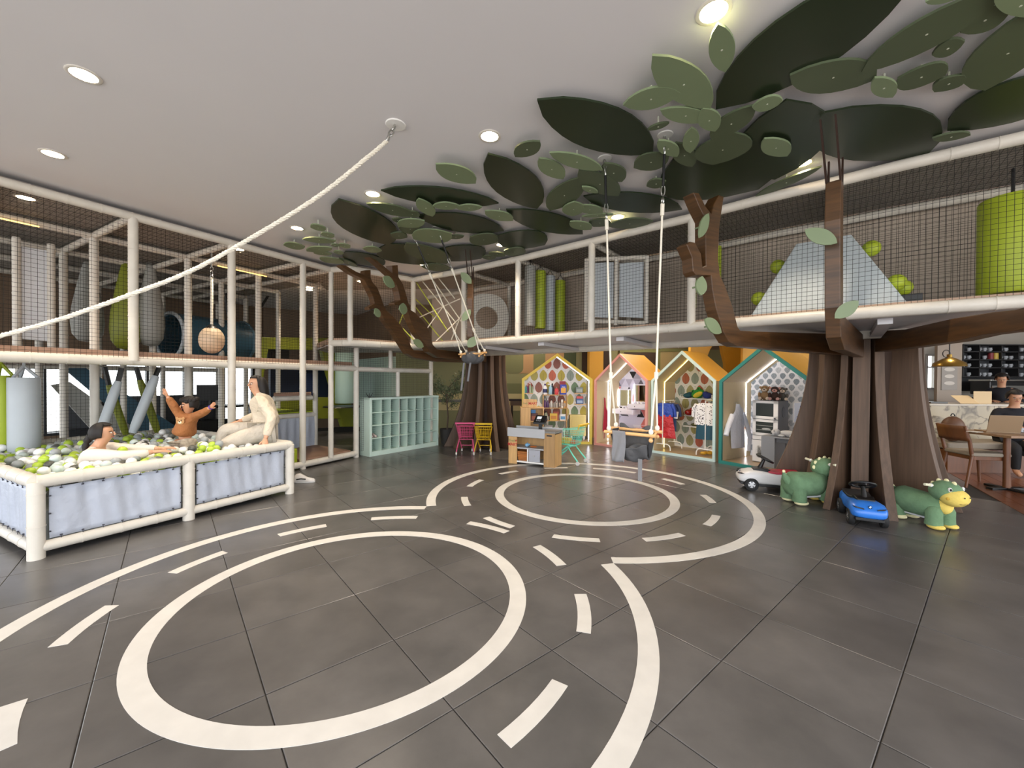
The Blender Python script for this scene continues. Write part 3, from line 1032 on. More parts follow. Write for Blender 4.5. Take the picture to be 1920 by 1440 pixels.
t = thing('sofa', 'dark low sofa under the windows behind the foam beams', 'sofa', flat(p, 0))
az_ = math.atan2(UF.y, UF.x)
mb = MB(); mb.box((0, 0, 0.22), (2.7, 0.4, 0.44), az_); obj('seat', mb, DK, t, bevel=0.03)
mb = MB(); mb.box(NF * 0.16 + Vector((0, 0, 0.66)), (2.7, 0.12, 0.72), az_); obj('backrest', mb, mat('grey sofa fabric', '4a4c50', 0.8), t, bevel=0.03)

# ---------------------------------------------------------------- ball pit
PA, PM, PB = Vector((-3.657, 3.129, 0)), Vector((-3.166, 4.012, 0)), Vector((-2.709, 4.969, 0))
UP = (PB - PA).normalized()
NP = Vector((-UP.y, UP.x, 0))
PW = 2.65
PIT = (PB - PA).length
pit = thing('ball_pit', 'pale blue vinyl ball pit with white padded rails', 'ball pit', PA)
def pp(s, n, z=0.0):
    p = PA + UP * s + NP * n
    return Vector((p.x, p.y, z))
ZP_ = 0.595
sm = (PM - PA).length
for s_, n_ in ((0, 0), (sm, 0), (PIT, 0), (0, PW), (PIT, PW), (0, PW / 2), (PIT, PW / 2)):
    pipe('post', pit, [pp(s_, n_, 0), pp(s_, n_, ZP_)], r=0.05, n=14)
for a_, b_ in (((0, 0), (PIT, 0)), ((0, 0), (0, PW)), ((PIT, 0), (PIT, PW)), ((0, PW), (PIT, PW))):
    pipe('rim_rail', pit, [pp(a_[0], a_[1], ZP_), pp(b_[0], b_[1], ZP_)], r=0.05, n=14)
    if a_ != (0, PW):
        pipe('floor_rail', pit, [pp(a_[0], a_[1], 0.085), pp(b_[0], b_[1], 0.085)], r=0.042, n=14)
def skirt(a_, b_, inset=0.0):
    A, B = pp(a_[0], a_[1]), pp(b_[0], b_[1])
    d_ = (B - A).normalized()
    n_ = Vector((-d_.y, d_.x, 0))
    A2, B2 = A + d_ * 0.07, B - d_ * 0.07
    L_ = (B2 - A2).length
    ph = random.random() * 6
    def fn(u, v):
        z = lerp(0.135, 0.535, v)
        wv = 0.006 * math.sin(u * L_ * 26 + ph + 1.3 * math.sin(u * L_ * 7)) * (0.4 + math.sin(PI * v)) + 0.004 * math.sin(u * L_ * 55 + v * 3)
        return flat(A2.lerp(B2, u) + n_ * (inset + wv), z)
    mb = MB()
    mb.grid(fn, int(L_ * 60), 10)
    obj('vinyl_panel', mb, VINYL, pit, world=True, smooth=70, solid=0.004)
    # hem line, eyelets and lacing
    mb = MB()
    k = int(L_ / 0.13)
    for zz, zr in ((0.147, 0.085), (0.523, ZP_)):
        for i in range(k + 1):
            c = A2.lerp(B2, (i + 0.5) / (k + 1))
            c = flat(c - n_ * 0.008, zz)
            mb.box(c, (0.014, 0.01, 0.009), math.atan2(d_.y, d_.x))
            c2 = flat(c - n_ * 0.01, (zz + zr) / 2)
            mb.tube([c, flat(c - n_ * 0.012, zr + (0.035 if zr > 0.3 else -0.03) * (1 if zr < 0.3 else -1))], 0.0025, 4)
    for e in (A2, B2):
        for zz in (0.19, 0.33, 0.47):
            mb.box(flat(e - n_ * 0.008, zz), (0.014, 0.01, 0.01), math.atan2(d_.y, d_.x))
    stuff(obj('lacing', mb, mat('lacing cord', '3a3a44', 0.7), pit, world=True))
skirt((0, 0), (sm, 0)); skirt((sm, 0), (PIT, 0)); skirt((0, PW), (0, 0)); skirt((PIT, 0), (PIT, PW))
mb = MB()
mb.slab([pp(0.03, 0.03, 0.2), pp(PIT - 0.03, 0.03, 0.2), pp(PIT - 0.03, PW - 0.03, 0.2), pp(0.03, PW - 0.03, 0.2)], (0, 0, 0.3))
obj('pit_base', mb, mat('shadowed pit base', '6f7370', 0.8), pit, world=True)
# balls: the top layer one by one, the rest as one mass
BR = 0.0425
ball_kinds = [('lime green', mat('lime green ball', 'b3cf45', 0.3), 0.26), ('white', mat('white ball', 'f0f0ee', 0.3), 0.38), ('silver grey', mat('silver grey ball', '9a9fa1', 0.25), 0.16), ('pale mint', mat('pale mint ball', 'c9d6d2', 0.3), 0.18), ('dark grey', mat('dark grey ball', '55564f', 0.3), 0.06)]
protos = {}
spots = []
dx = BR * 2 * 1.07
row = 0
n_ = 0.11
while n_ < PW - 0.08:
    s_ = 0.11 + (row % 2) * dx / 2
    while s_ < PIT - 0.1:
        ss, nn = s_ + random.uniform(-0.012, 0.012), n_ + random.uniform(-0.012, 0.012)
        h = 0.505 + 0.06 * min(1, min(ss, PIT - ss, nn) / 0.35) + 0.02 * math.sin(ss * 7) * math.cos(nn * 5)
        spots.append(pp(ss, nn, h + random.uniform(-0.03, 0.034)))
        s_ += dx
    n_ += dx * 0.87
    row += 1
for p in random.sample(spots, len(spots) // 7):
    spots.append(p + UP * dx * 0.5 + NP * dx * 0.3 + Vector((0, 0, 0.05)))
spots.sort(key=lambda p: p.length)
mass = MB()
mass_m = [k[1] for k in ball_kinds]
wts = [k[2] for k in ball_kinds]
def ico():
    b_ = bmesh.new()
    bmesh.ops.create_icosphere(b_, subdivisions=2, radius=BR)
    vs = [v.co.copy() for v in b_.verts]
    b_.verts.ensure_lookup_table()
    fs = [[v.index for v in f.verts] for f in b_.faces]
    b_.free()
    return vs, fs
IV, IF = ico()
for n, p in enumerate(spots):
    ci = random.choices(range(5), wts)[0]
    if n < 300:
        nm, mt, _ = ball_kinds[ci]
        if ci not in protos:
            mb = MB(); mb.add(IV, IF)
            o = obj('plastic_ball', mb, mt, None, smooth=180)
            protos[ci] = o
        else:
            o = protos[ci].copy()
            COL.objects.link(o)
        tag(o, nm + ' plastic ball among the others in the ball pit', 'ball', nm + ' balls in the ball pit')
        o.location = p
    else:
        mass.add([v + p for v in IV], IF, ci)
stuff(tag(obj('plastic_balls', mass, mass_m, None, origin=pp(1, 1.6, 0.5), world=True, smooth=180), 'farther mass of white, lime and grey balls in the pit', 'balls'))

# ---------------------------------------------------------------- elevated walkway
WPX = [(657, 503), (775, 525), (870, 508), (972, 486), (1110, 453), (1298, 408), (1440, 371), (1567, 341), (1700, 308), (1920, 258)]
WF = [at(x, y, ZT) for x, y in WPX]
WD = (WF[-1] - WF[1]); WD.z = 0; WD.normalize()
WN = Vector((-WD.y, WD.x, 0))
if WN.y < 0: WN = -WN
WF.append(WF[-1] + WD * 1.6)
walk = thing('walkway', 'raised white railed walkway with black netting along the mezzanine', 'walkway', flat(WF[4], 2.0))
DZ = 2.0
pipe('top_rail', walk, [flat(g_half, ZT), flat(WF[0], ZT)] + [flat(p, ZT) for p in WF[1:]], r=0.048)
pipe('deck_rail', walk, [flat(g_half, DZ - 0.01), flat(WF[0], DZ - 0.01)] + [flat(p, DZ) for p in WF[1:]], r=0.052)
WB = [p + WN * 1.2 for p in WF[1:]]
BL = Vector((-3.9, 8.6, 0))
pipe('back_rail', walk, [flat(WB[0] - WD * 1.0, ZT)] + [flat(p, ZT) for p in WB[1:]], r=0.045)
pipe('back_deck_rail', walk, [flat(WB[0] - WD * 1.0, 1.93)] + [flat(p, 1.93) for p in WB[1:]], r=0.06)
post_i = [0, 1, 2, 3, 4, 5, 7, 10]
for i in post_i:
    pipe('post', walk, [flat(WF[i], DZ), flat(WF[i], ZT)], r=0.045)
for i in (2, 3, 4, 5, 7):
    pipe('post', walk, [flat(WF[i] + WN * 1.2, DZ), flat(WF[i] + WN * 1.2, ZT)], r=0.04)
    pipe('cross_rail', walk, [flat(WF[i], ZT - 0.01), flat(WF[i] + WN * 1.2, ZT - 0.01)], r=0.036)
    a_, b_ = flat(WF[i] + WD * 0.35 + WN * 0.1, 1.93), flat(WF[i] + WD * 0.35 + WN * 1.2, 1.91)
    mb = MB(); mb.slab([a_ - WD * 0.05, a_ + WD * 0.05, b_ + WD * 0.05, b_ - WD * 0.05], (0, 0, 0.05)); obj('joist', mb, mat('grey underside', 'c6c4c6', 0.5), walk, world=True)
mb = MB()
front = [flat(g_half + NF * 0.05, 0), WF[0] + WN * 0.05] + [p + WN * 0.04 for p in WF[1:]]
back = [WF[-1] + WN * 1.2] + [p for p in reversed(WB[:-1])] + [BL, grid_pt(3.0, 0.9)]
mb.slab([flat(p, 2.03) for p in front + back], (0, 0, 0.09))
obj('walkway_deck', mb, mat('pale tan deck vinyl', 'b0937c', 0.55, noise=(3, 0.08)), walk, world=True)
mb = MB()
mb.slab([flat(p, 1.965) for p in front + back], (0, 0, 0.02))
obj('underside', mb, mat('grey underside', 'c6c4c6', 0.5), walk, world=True)
mb = MB()
mb.slab([flat(p, 3.265) for p in front + back], (0, 0, 0.006))
obj('roof_sheet', mb, ROOF, walk, world=True)
SCREEN = mat('brown grey mesh screen', 'b3a596', 0.85, noise=(2, 0.08))
mb = MB()
pts = [WB[0] - WD * 1.0] + WB[1:]
for a_, b_ in zip(pts[:-1], pts[1:]):
    mb.slab([flat(a_ + WN * 0.1, 1.99), flat(b_ + WN * 0.1, 1.99), flat(b_ + WN * 0.1, 3.27), flat(a_ + WN * 0.1, 3.27)], WN * 0.02)
obj('back_screen', mb, SCREEN, walk, world=True)
chain = [g_half] + WF
for a_, b_ in zip(chain[:-1], chain[1:]):
    if a_ == WF[1]:        # open bay with the rope web
        continue
    vnet(walk, a_, b_, DZ + 0.04, ZT - 0.04, 0.04)
for a_, b_ in zip(WB[1:-1], WB[2:]):
    vnet(walk, a_, b_, DZ, ZT, 0.045)
    hnet(walk, a_ - WN * 1.2, b_ - WN * 1.2, b_, a_, 3.225, 0.05)
def wrow(px, off, z=0.0):
    P = WF[1] + WN * off
    # follow the real front line by pixel
    r = ratio(px)
    for a_, b_ in zip(WF[1:-1], WF[2:]):
        A, B = a_ + WN * off, b_ + WN * off
        d_ = B - A
        s_ = (r * A.y - A.x) / (d_.x - r * d_.y)
        if -0.001 <= s_ <= 1.001:
            return flat(A + d_ * s_, z)
    d_ = WD
    s_ = (r * P.y - P.x) / (d_.x - r * d_.y)
    return flat(P + d_ * s_, z)
def wp(px, py, off):
    p = wrow(px, off)
    return flat(p, hz(p, px, py))
# toys on the walkway
t = thing('ring_panel', 'white padded panel with a round crawl hole on the walkway', 'play panel', wp(915, 628, 0.7))
mb = MB()
A, B = wrow(884, 0.55), wrow(940, 0.9)
d_ = (B - A).normalized(); n2 = Vector((-d_.y, d_.x, 0))
c = (A + B) / 2
z0, z1 = 2.08, 2.95
hw = (B - A).length / 2 + 0.12
N = 32
out, inn = [], []
cz = (z0 + z1) / 2
for j in range(N):
    a_ = 2 * PI * j / N
    m_ = max(abs(math.cos(a_)), abs(math.sin(a_)))
    sq = (abs(math.cos(a_)) ** 2.4 + abs(math.sin(a_)) ** 2.4) ** (-1 / 2.4)
    out.append((hw * math.cos(a_) * sq, (z1 - z0) / 2 * math.sin(a_) * sq))
    inn.append((0.2 * math.cos(a_), 0.2 * math.sin(a_)))
rings = []
for poly, h in ((out, -0.06), (out, 0.06), (inn, 0.06), (inn, -0.06), (out, -0.06)):
    rings.append([flat(c + d_ * x + n2 * h, cz + z) for x, z in poly])
mb.loft(rings, caps=False)
obj('padding', mb, mat('off white vinyl', 'cfccc2', 0.5), t, world=True, smooth=50)
for i, (px, mt, lb) in enumerate(((993, GREYV, 'grey roller bag nearest the walkway post'), (1012, LIME, 'lime roller bag beside the grey one'), (1030, PALEB, 'pale blue roller bag between two lime ones'), (1049, LIME, 'lime roller bag farthest from the post'))):
    p = wrow(px, 0.25 + 0.22 * i)
    z0, z1 = hz(p, px, 612 + i * 4), hz(p, px, 500 + i * 9)
    t = thing('roller_bag', lb + ' on the walkway', 'play bag', flat(p, z0), 0, 'roller bags hung on the walkway')
    mb = MB(); r_ = 0.085; L = z1 - z0
    mb.lathe([(0.001, 0), (r_ * 0.96, 0), (r_, 0.01), (r_, L - 0.01), (r_ * 0.96, L), (0.001, L)], 18); obj('padding', mb, mt, t, smooth=40)
    mb = MB(); mb.tube([(0.06, 0, L), (0, 0, L + 0.1), (-0.06, 0, L)], 0.006, 5); mb.tube([(0, 0, L + 0.09), (0, 0, 3.16 - z0)], 0.006, 5); obj('strap', mb, BLACK, t)
t = thing('flap_doors', 'pair of pale blue flap doors in white padded frames', 'play panel', wp(1155, 608, 0.55))
for q, nm, mt, o_ in (([(1096, 487), (1213, 478), (1213, 610), (1096, 604)], 'frame', None, 0.5), ):
    for a_, b_ in (((1098, 485), (1098, 604)), ((1154, 484), (1154, 610)), ((1211, 480), (1211, 607)), ((1098, 487), (1211, 482)), ((1098, 602), (1211, 606))):
        pipe('frame_bar', t, [wp(a_[0], a_[1], o_), wp(b_[0], b_[1], o_)], r=0.03, collars=False)
for x0, x1 in ((1104, 1149), (1160, 1205)):
    mb = MB(); mb.slab([wp(x, y, 0.52) for x, y in ((x0, 494), (x1, 491), (x1, 597), (x0, 594))], WN * 0.015)
    obj('flap', mb, PALEB, t, world=True, bevel=0.004)
for px, off, y0, y1, r_, lb in ((1296, 0.75, 420, 578, 0.05, 'slim lime bag half hidden behind a walkway post'), (1342, 0.9, 430, 572, 0.05, 'slim lime bag behind the brown branch'), (1893, 0.62, 372, 552, 0.2, 'fat lime drum bag at the far end of the walkway')):
    p = wrow(px, off); z0, z1 = max(2.085, hz(p, px, y1)), min(3.1, hz(p, px, y0)); L = z1 - z0
    t = thing('drum_bag', lb, 'play bag', flat(p, z0))
    mb = MB(); mb.lathe([(0.001, 0), (r_ * 0.95, 0), (r_, 0.015), (r_, L - 0.015), (r_ * 0.95, L), (0.001, L)], 22); obj('padding', mb, LIME, t, smooth=40)
    mb = MB(); mb.tube([(0, 0, L), (0, 0, 3.2 - z0)], 0.012, 6); obj('strap', mb, BLACK, t)
# pyramid
t = thing('climbing_pyramid', 'pale blue foam pyramid with lime round holds', 'play block', wp(1550, 585, 0.6))
pa = wp(1404, 592, 0.25); pb2 = wp(1702, 572, 0.25)
base0, base1 = flat(pa, 2.08), flat(pb2, 2.08)
fr = [base0, base1, base1 + WN * 0.75, base0 + WN * 0.75]
ta, tb = wp(1490, 456, 0.5), wp(1592, 440, 0.5)
ztp = (ta.z + tb.z) / 2
tp = [flat(ta, ztp), flat(tb, ztp), flat(tb + WN * 0.2, ztp), flat(ta + WN * 0.2, ztp)]
mb = MB(); mb.loft([fr, tp]); obj('foam_body', mb, mat('pale blue foam', 'b7c0c3', 0.55), t, world=True, bevel=0.01)
for px, py, off in ((1456, 500, 0.62), (1421, 560, 0.5), (1630, 466, 0.55), (1678, 530, 0.45), (1690, 540, 0.6)):
    mb = MB(); c = wp(px, py, off); mb.ball(c, (0.075, 0.075, 0.075), 14, 8); obj('lime_hold', mb, LIME, t, world=True, smooth=60)
mb = MB(); c = wp(1706, 556, 0.5); mb.box((c.x, c.y, 2.08 + 0.06), (0.14, 0.1, 0.12), math.atan2(WD.y, WD.x)); tag(obj('speaker_box', mb, BLACK, None, origin=flat(c, 2.08), world=True, bevel=0.005), 'small black box beside the foam pyramid', 'box')
# rope web in the open bay
t = thing('rope_web', 'crossing lime and white climbing ropes in the open bay', 'rope web', flat(wrow(820, 0.1), 2.05))
LROPE = mat('lime rope', 'b3b84a', 0.8)
lines = [((778, 526), (840, 622), 1), ((792, 528), (858, 610), 0), ((810, 524), (866, 605), 0), ((822, 522), (852, 560), 0), ((775, 600), (862, 560), 0), ((778, 575), (830, 640), 1), ((845, 640), (870, 575), 0), ((812, 645), (868, 590), 0), ((735, 595), (778, 640), 1), ((755, 590), (742, 625), 1), ((756, 592), (785, 645), 1), ((778, 560), (820, 600), 1), ((800, 560), (835, 615), 1), ((783, 640), (830, 575), 0)]
for i, (a_, b_, c_) in enumerate(lines):
    o_ = 0.06 + 0.05 * (i % 6)
    f_ = wp if a_[0] > 772 else (lambda x, y, o: dep(x, y, 7.05 + o))
    mb = MB(); mb.tube([f_(a_[0], a_[1], o_), f_(b_[0], b_[1], o_ + 0.12)], 0.011, 6)
    obj('rope', mb, LROPE if c_ else ROPE, t, world=True, smooth=60)
# ================================================================ TREES, LEAVES, ROPE, SWINGS
def leaf_outline(A, B, S, n=9):
    """leaf between tips A and B (2-D), widest where S lies; one side slightly fuller"""
    A, B, S = Vector(A), Vector(B), Vector(S)
    ax_ = B - A
    L = ax_.length
    t = ax_ / L
    nr = Vector((-t.y, t.x))
    w_ = abs((S - A).dot(nr))
    w_ = max(w_, 0.1 * L)
    w_ = min(w_, 0.62 * L)
    pts = []
    for sg in (1, -1):
        for i in range(n):
            u = i / n if sg == 1 else 1 - i / n
            pts.append(A + t * (u * L) + nr * (sg * w_ * math.sin(PI * u) ** 0.7))
    return pts
CR_ = Vector((4.25, 4.95, 0)); CL_ = Vector((-0.56, 8.72, 0))
tree_r = thing('wooden_tree', 'big brown plywood tree with flaring fin trunk beside the ride on toys', 'tree', CR_, 0, 'plywood trees holding the leaf canopy')
tree_l = thing('wooden_tree', 'brown plywood tree with fin trunk behind the pink and yellow carts', 'tree', CL_, 0, 'plywood trees holding the leaf canopy')
LEAVES = '''d 1342,205 1745,-92 1455,40;l 1346,46 1360,136 1326,86;l 1223,107 1332,206 1300,122;l 1168,199 1276,176 1222,167;l 1238,208 1332,228 1278,232;l 1318,204 1341,247 1351,220;m 1334,262 1414,197 1352,222;l 1410,200 1468,188 1438,207;d 1474,187 1453,336 1374,284;d 1529,214 1738,290 1680,184;l 1433,262 1476,294 1470,262;m 1481,143 1643,150 1560,178;m 1615,135 1895,-28 1700,52;l 1640,148 1674,184 1682,160;m 1683,147 1773,140 1728,166;m 1752,172 1808,140 1790,175;m 1747,105 1809,80 1780,108;m 1800,64 1898,15 1850,85;m 1847,170 1945,10 1812,115;d 1776,246 2050,130 1860,165;l 1865,-10 1960,28 1880,22;l 1735,5 1815,-12 1780,-14;m 1748,259 1820,253 1790,263;d 1262,300 1422,356 1305,386;m 1417,368 1541,312 1488,328;m 1376,248 1337,309 1310,272;l 1297,241 1294,288 1280,264;l 1235,264 1270,294 1265,270;m 1267,269 1298,314 1306,290;m 1188,316 1255,294 1228,284;m 1214,243 1255,230 1236,241;m 1212,349 1249,340 1231,335;d 1007,187 1224,288 1147,196;m 966,294 1012,265 978,268;l 1011,298 1056,337 1046,306;l 1030,286 1130,319 1082,289;m 1134,306 1166,341 1174,321;m 1085,319 1160,367 1142,330;m 1031,396 1091,333 1039,354;l 1077,379 1074,406 1054,392;l 1091,350 1121,362 1105,350;d 1094,368 1279,393 1173,358;l 1081,387 1130,401 1105,403;l 1091,407 1150,403 1119,402;l 1069,415 1108,430 1088,432;m 1113,426 1137,411 1128,431;m 1138,423 1225,415 1186,409;d 915,289 1007,392 995,318;d 714,357 935,381 807,349;d 782,405 945,434 870,402;d 949,394 1093,440 1030,398;d 934,441 1022,459 985,428;l 909,397 962,415 934,395;m 881,445 932,455 907,435;l 817,309 892,345 870,315;d 635,373 727,459 611,402;m 687,381 782,405 735,383;l 785,374 811,407 812,388;l 811,386 862,386 837,379;l 855,391 904,389 877,384;l 746,424 796,414 770,409;m 747,426 791,432 768,441;m 735,411 757,416 745,409;m 764,395 782,407 770,409;l 775,449 847,439 810,428;m 840,446 870,442 855,448;m 732,439 764,445 748,456;d 727,457 807,497 719,486;m 762,456 837,495 808,459;d 825,467 902,486 876,451;m 790,500 845,504 810,508;l 680,467 716,471 697,463;d 648,472 715,500 692,474;l 635,462 657,462 645,448;l 625,473 645,475 635,485;l 620,459 636,461 628,465;l 609,492 636,486 622,499;m 636,484 670,501 653,497;l 582,426 611,427 597,434;l 602,441 627,441 615,446;l 567,450 630,453 597,446;l 531,460 572,464 550,468;l 575,471 622,464 598,474;l 588,475 622,476 605,479;m 917,474 947,481 935,473;m 904,484 930,484 917,488;m 945,470 985,475 960,482'''
LZ = {'d': CEIL - 0.05, 'm': CEIL - 0.07, 'l': CEIL - 0.092}
LM = {'d': LEAFD, 'm': LEAFM, 'l': LEAFL}
SCREW = mat('pale screw', 'c9cbb8', 0.4)
for row in LEAVES.split(';'):
    kd, a_, b_, c_ = row.split()
    P = [at(*[float(v) for v in q.split(',')], LZ[kd]) for q in (a_, b_, c_)]
    c = (P[0] + P[1]) / 2
    jz = random.uniform(-0.006, 0.006)
    poly = leaf_outline(P[0].xy, P[1].xy, P[2].xy)
    mb = MB()
    mb.prism([(p.x, p.y) for p in poly], LZ[kd] + jz, LZ[kd] + jz + 0.014)
    mb.tube([(c.x, c.y, LZ[kd] + jz + 0.01), (c.x, c.y, CEIL)], 0.006, 6, mi=1)
    if kd != 'd':
        mb.tube([(c.x, c.y, LZ[kd] + jz - 0.0015), (c.x, c.y, LZ[kd] + jz + 0.002)], 0.006, 6, mi=1)
    par = tree_l if (c - CL_).length < (c - CR_).length * 1.12 else tree_r
    obj('leaf', mb, [LM[kd], SCREW], par, world=True, bevel=0.0)
# trunks
def fin(tree, C, ang, rb, rt, zt, th=0.085, e=2.0):
    n = 16
    poly = [(0.06, 0), (rb, 0)]
    for i in range(1, n + 1):
        z = zt * i / n
        poly.append((rt + (rb - rt) * (1 - i / n) ** e, z))
    poly.append((0.06, zt))
    D_ = Vector((math.cos(ang), math.sin(ang), 0))
    pts = [C + D_ * r_ + Vector((0, 0, z)) for r_, z in poly]
    mb = MB()
    mb.slab(pts, Vector((-D_.y, D_.x, 0)) * th)
    obj('trunk_fin', mb, WOODT, tree, world=True, bevel=0.004)
for a_, rb in ((150, 0.98), (184, 0.72), (245, 0.94), (296, 0.8), (318, 0.84), (340, 0.9), (20, 0.9), (65, 0.9), (108, 0.9)):
    fin(tree_r, CR_, math.radians(a_), rb, 0.52, 1.93)
q = at(1549, 955) - CR_
fin(tree_r, CR_, math.atan2(q.y, q.x), q.length, 0.5, 1.93, 0.07)
fin(tree_r, CR_, math.radians(228.5), 0.62, 0.55, 1.93, 0.15, 1.2)
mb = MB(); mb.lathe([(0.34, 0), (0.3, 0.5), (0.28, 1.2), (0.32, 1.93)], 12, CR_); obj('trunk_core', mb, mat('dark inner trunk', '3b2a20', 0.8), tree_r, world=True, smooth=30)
for px_, py_ in ((832, 837), (889, 847), (934, 847)):
    q = at(px_, py_) - CL_
    fin(tree_l, CL_, math.atan2(q.y, q.x), q.length, 0.42, 1.95, 0.075, 2.2)
for a_ in (218, 318, 350, 25, 70, 115, 155):
    fin(tree_l, CL_, math.radians(a_), 0.78, 0.42, 1.95, 0.075, 2.2)
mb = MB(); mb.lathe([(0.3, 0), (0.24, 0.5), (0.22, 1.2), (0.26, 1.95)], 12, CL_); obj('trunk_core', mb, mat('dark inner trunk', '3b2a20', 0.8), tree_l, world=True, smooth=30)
# branches: thick boards standing in upright planes through the trunk
def px_list(sx, ox, oy, pts): return [(ox + x / sx, oy + y / sx) for x, y in pts]
def branch(tree, C, D_, pts, th):
    D_ = Vector((D_[0], D_[1], 0)).normalized()
    mb = MB()
    mb.slab([onplane(x, y, C, D_) for x, y in pts], Vector((-D_.y, D_.x, 0)) * th)
    return obj('branch', mb, WOODB, tree, world=True, bevel=0.006)
DA, DB = (-1.05, -1.85), (-0.8, -2.3)
bA = branch(tree_l, CL_, DA, px_list(6, 600, 440, [(1640, 1335), (1250, 1308), (1030, 1300), (1000, 1260), (960, 1150), (900, 1040), (800, 920), (720, 850), (690, 790), (660, 700), (620, 600), (560, 530), (545, 480), (545, 400), (480, 405), (475, 460), (380, 420), (260, 350), (195, 345), (330, 440), (470, 510), (520, 600), (570, 700), (590, 780), (520, 820), (530, 850), (620, 820), (660, 870), (700, 970), (800, 1090), (900, 1250), (960, 1340), (1050, 1390), (1300, 1430), (1640, 1440)]), 0.1)
bB = branch(tree_l, CL_, DB, px_list(6, 600, 440, [(1640, 1330), (1290, 1290), (1240, 1240), (1200, 1080), (1140, 980), (1040, 880), (990, 850), (960, 760), (930, 650), (900, 560), (850, 480), (842, 345), (775, 350), (780, 440), (700, 370), (600, 290), (525, 255), (640, 350), (770, 470), (830, 570), (850, 640), (870, 740), (800, 770), (810, 800), (880, 790), (940, 800), (960, 880), (1000, 1000), (1060, 1120), (1150, 1230), (1200, 1320), (1300, 1380), (1640, 1430)]), 0.1)
DR1 = (-2.4, -1.25)
bR = branch(tree_r, CR_, DR1, px_list(2.8235, 1240, 320, [(1010, 868), (640, 860), (390, 850), (375, 830), (350, 730), (310, 620), (282, 560), (272, 480), (278, 320), (288, 240), (302, 150), (275, 140), (248, 190), (236, 240), (205, 200), (170, 132), (140, 128), (170, 200), (205, 270), (205, 360), (208, 510), (190, 518), (182, 450), (150, 390), (125, 385), (105, 400), (135, 470), (140, 540), (155, 560), (235, 562), (242, 640), (262, 740), (300, 860), (330, 910), (370, 930), (480, 940), (700, 960), (1010, 980)]), 0.11)
DR3 = (-1.03, -2.38)
branch(tree_r, CR_, DR3, [(1632, 622), (1711, 617), (1807, 596), (1877, 585), (1925, 580), (2010, 560), (2030, 590), (1925, 620), (1860, 628), (1807, 640), (1718, 652), (1632, 662)], 0.11)
TIPM = mat('dark branch tip', '2e1a10', 0.5)
def edge_branch(tree, C, D_, s1, zlo, zhi, top, th, lean):
    D_ = Vector((D_[0], D_[1], 0)).normalized()
    poly = [(0.3, zlo + 0.02), (s1 - 0.25, zlo), (s1 - 0.02, zlo + 0.08), (s1 + 0.06, zlo + 0.3), (s1 + 0.06 + lean * 0.6, top - 0.3), (s1 + lean, top), (s1 + lean - 0.13, top), (s1 - 0.1 + lean * 0.5, top - 0.35), (s1 - 0.12, zhi + 0.05), (s1 - 0.3, zhi), (0.3, zhi)]
    nn_ = Vector((-D_.y, D_.x, 0))
    mb = MB()
    mb.slab([C + D_ * s_ + Vector((0, 0, z)) for s_, z in poly], nn_ * th)
    br = obj('branch', mb, WOODB, tree, world=True, bevel=0.006)
    for sg in (-1, 1):
        for a_, b_, h_ in ((-0.02, 0.32, 0.33), (-0.1, -0.02, 0.2)):
            mb = MB()
            o_ = nn_ * (sg * (th / 2 - 0.006))
            q = [(s1 + lean + a_ - 0.03, top - 0.01), (s1 + lean + a_ + 0.03, top - 0.01), (s1 + lean + a_ + b_ + 0.012, top + h_), (s1 + lean + a_ + b_ - 0.012, top + h_)]
            mb.slab([C + D_ * s_ + Vector((0, 0, min(z, CEIL - 0.065))) + o_ for s_, z in q], nn_ * 0.011)
            obj('branch_tip', mb, TIPM, tree, world=True)
    return D_
DR2 = edge_branch(tree_r, CR_, (-1.8, -1.83), 2.56, 1.66, 1.92, 2.9, 0.095, 0.1)
DL3 = edge_branch(tree_l, CL_, (-0.06, -2.4), 2.62, 1.74, 1.94, 2.9, 0.08, 0.05)
def branch_leaf(tree, C, D_, off, a_, b_, c_):
    D_ = Vector((D_[0], D_[1], 0)).normalized()
    n_ = Vector((-D_.y, D_.x, 0))
    if n_.dot(-C) < 0: n_ = -n_
    C2 = C + n_ * off
    P = [onplane(x, y, C2, D_) for x, y in (a_, b_, c_)]
    q = [((p - C2).dot(D_), p.z) for p in P]
    poly = leaf_outline(*q)
    mb = MB()
    mb.slab([C2 + D_ * s_.x + Vector((0, 0, s_.y)) for s_ in poly], n_ * 0.014)
    c = (P[0] + P[1]) / 2
    mb.tube([c, c - n_ * off], 0.008, 5)
    obj('branch_leaf', mb, LEAFL, tree, world=True)
for t_ in (((1328, 400), (1311, 446), (1312, 420)), ((1316, 518), (1313, 554), (1325, 534)), ((1321, 598), (1352, 624), (1343, 602))):
    branch_leaf(tree_r, CR_, DR1, 0.085, *t_)
pm = CR_ + DR2 * 2.72
for a_, b_, c_ in (((1509, 431), (1570, 456), (1548, 430)), ((1565, 597), (1610, 564), (1580, 570))):
    dd = Vector((pm.y, -pm.x, 0)).normalized()
    branch_leaf(tree_r, pm, dd, 0.06, a_, b_, c_)
for t_ in (((703, 578), (712, 595), (702, 588)),):
    branch_leaf(tree_l, CL_, DA, 0.08, *t_)
for t_ in (((718, 520), (740, 537), (733, 521)), ((756, 568), (756, 590), (763, 580)), ((775, 638), (794, 650), (780, 649))):
    branch_leaf(tree_l, CL_, DB, 0.08, *t_)
pm = CL_ + DL3 * 2.72
for a_, b_, c_ in (((864, 511), (884, 532), (880, 517)), ((882, 580), (867, 602), (882, 592)), ((877, 651), (894, 632), (879, 636))):
    branch_leaf(tree_l, pm, Vector((pm.y, -pm.x, 0)).normalized(), 0.06, a_, b_, c_)

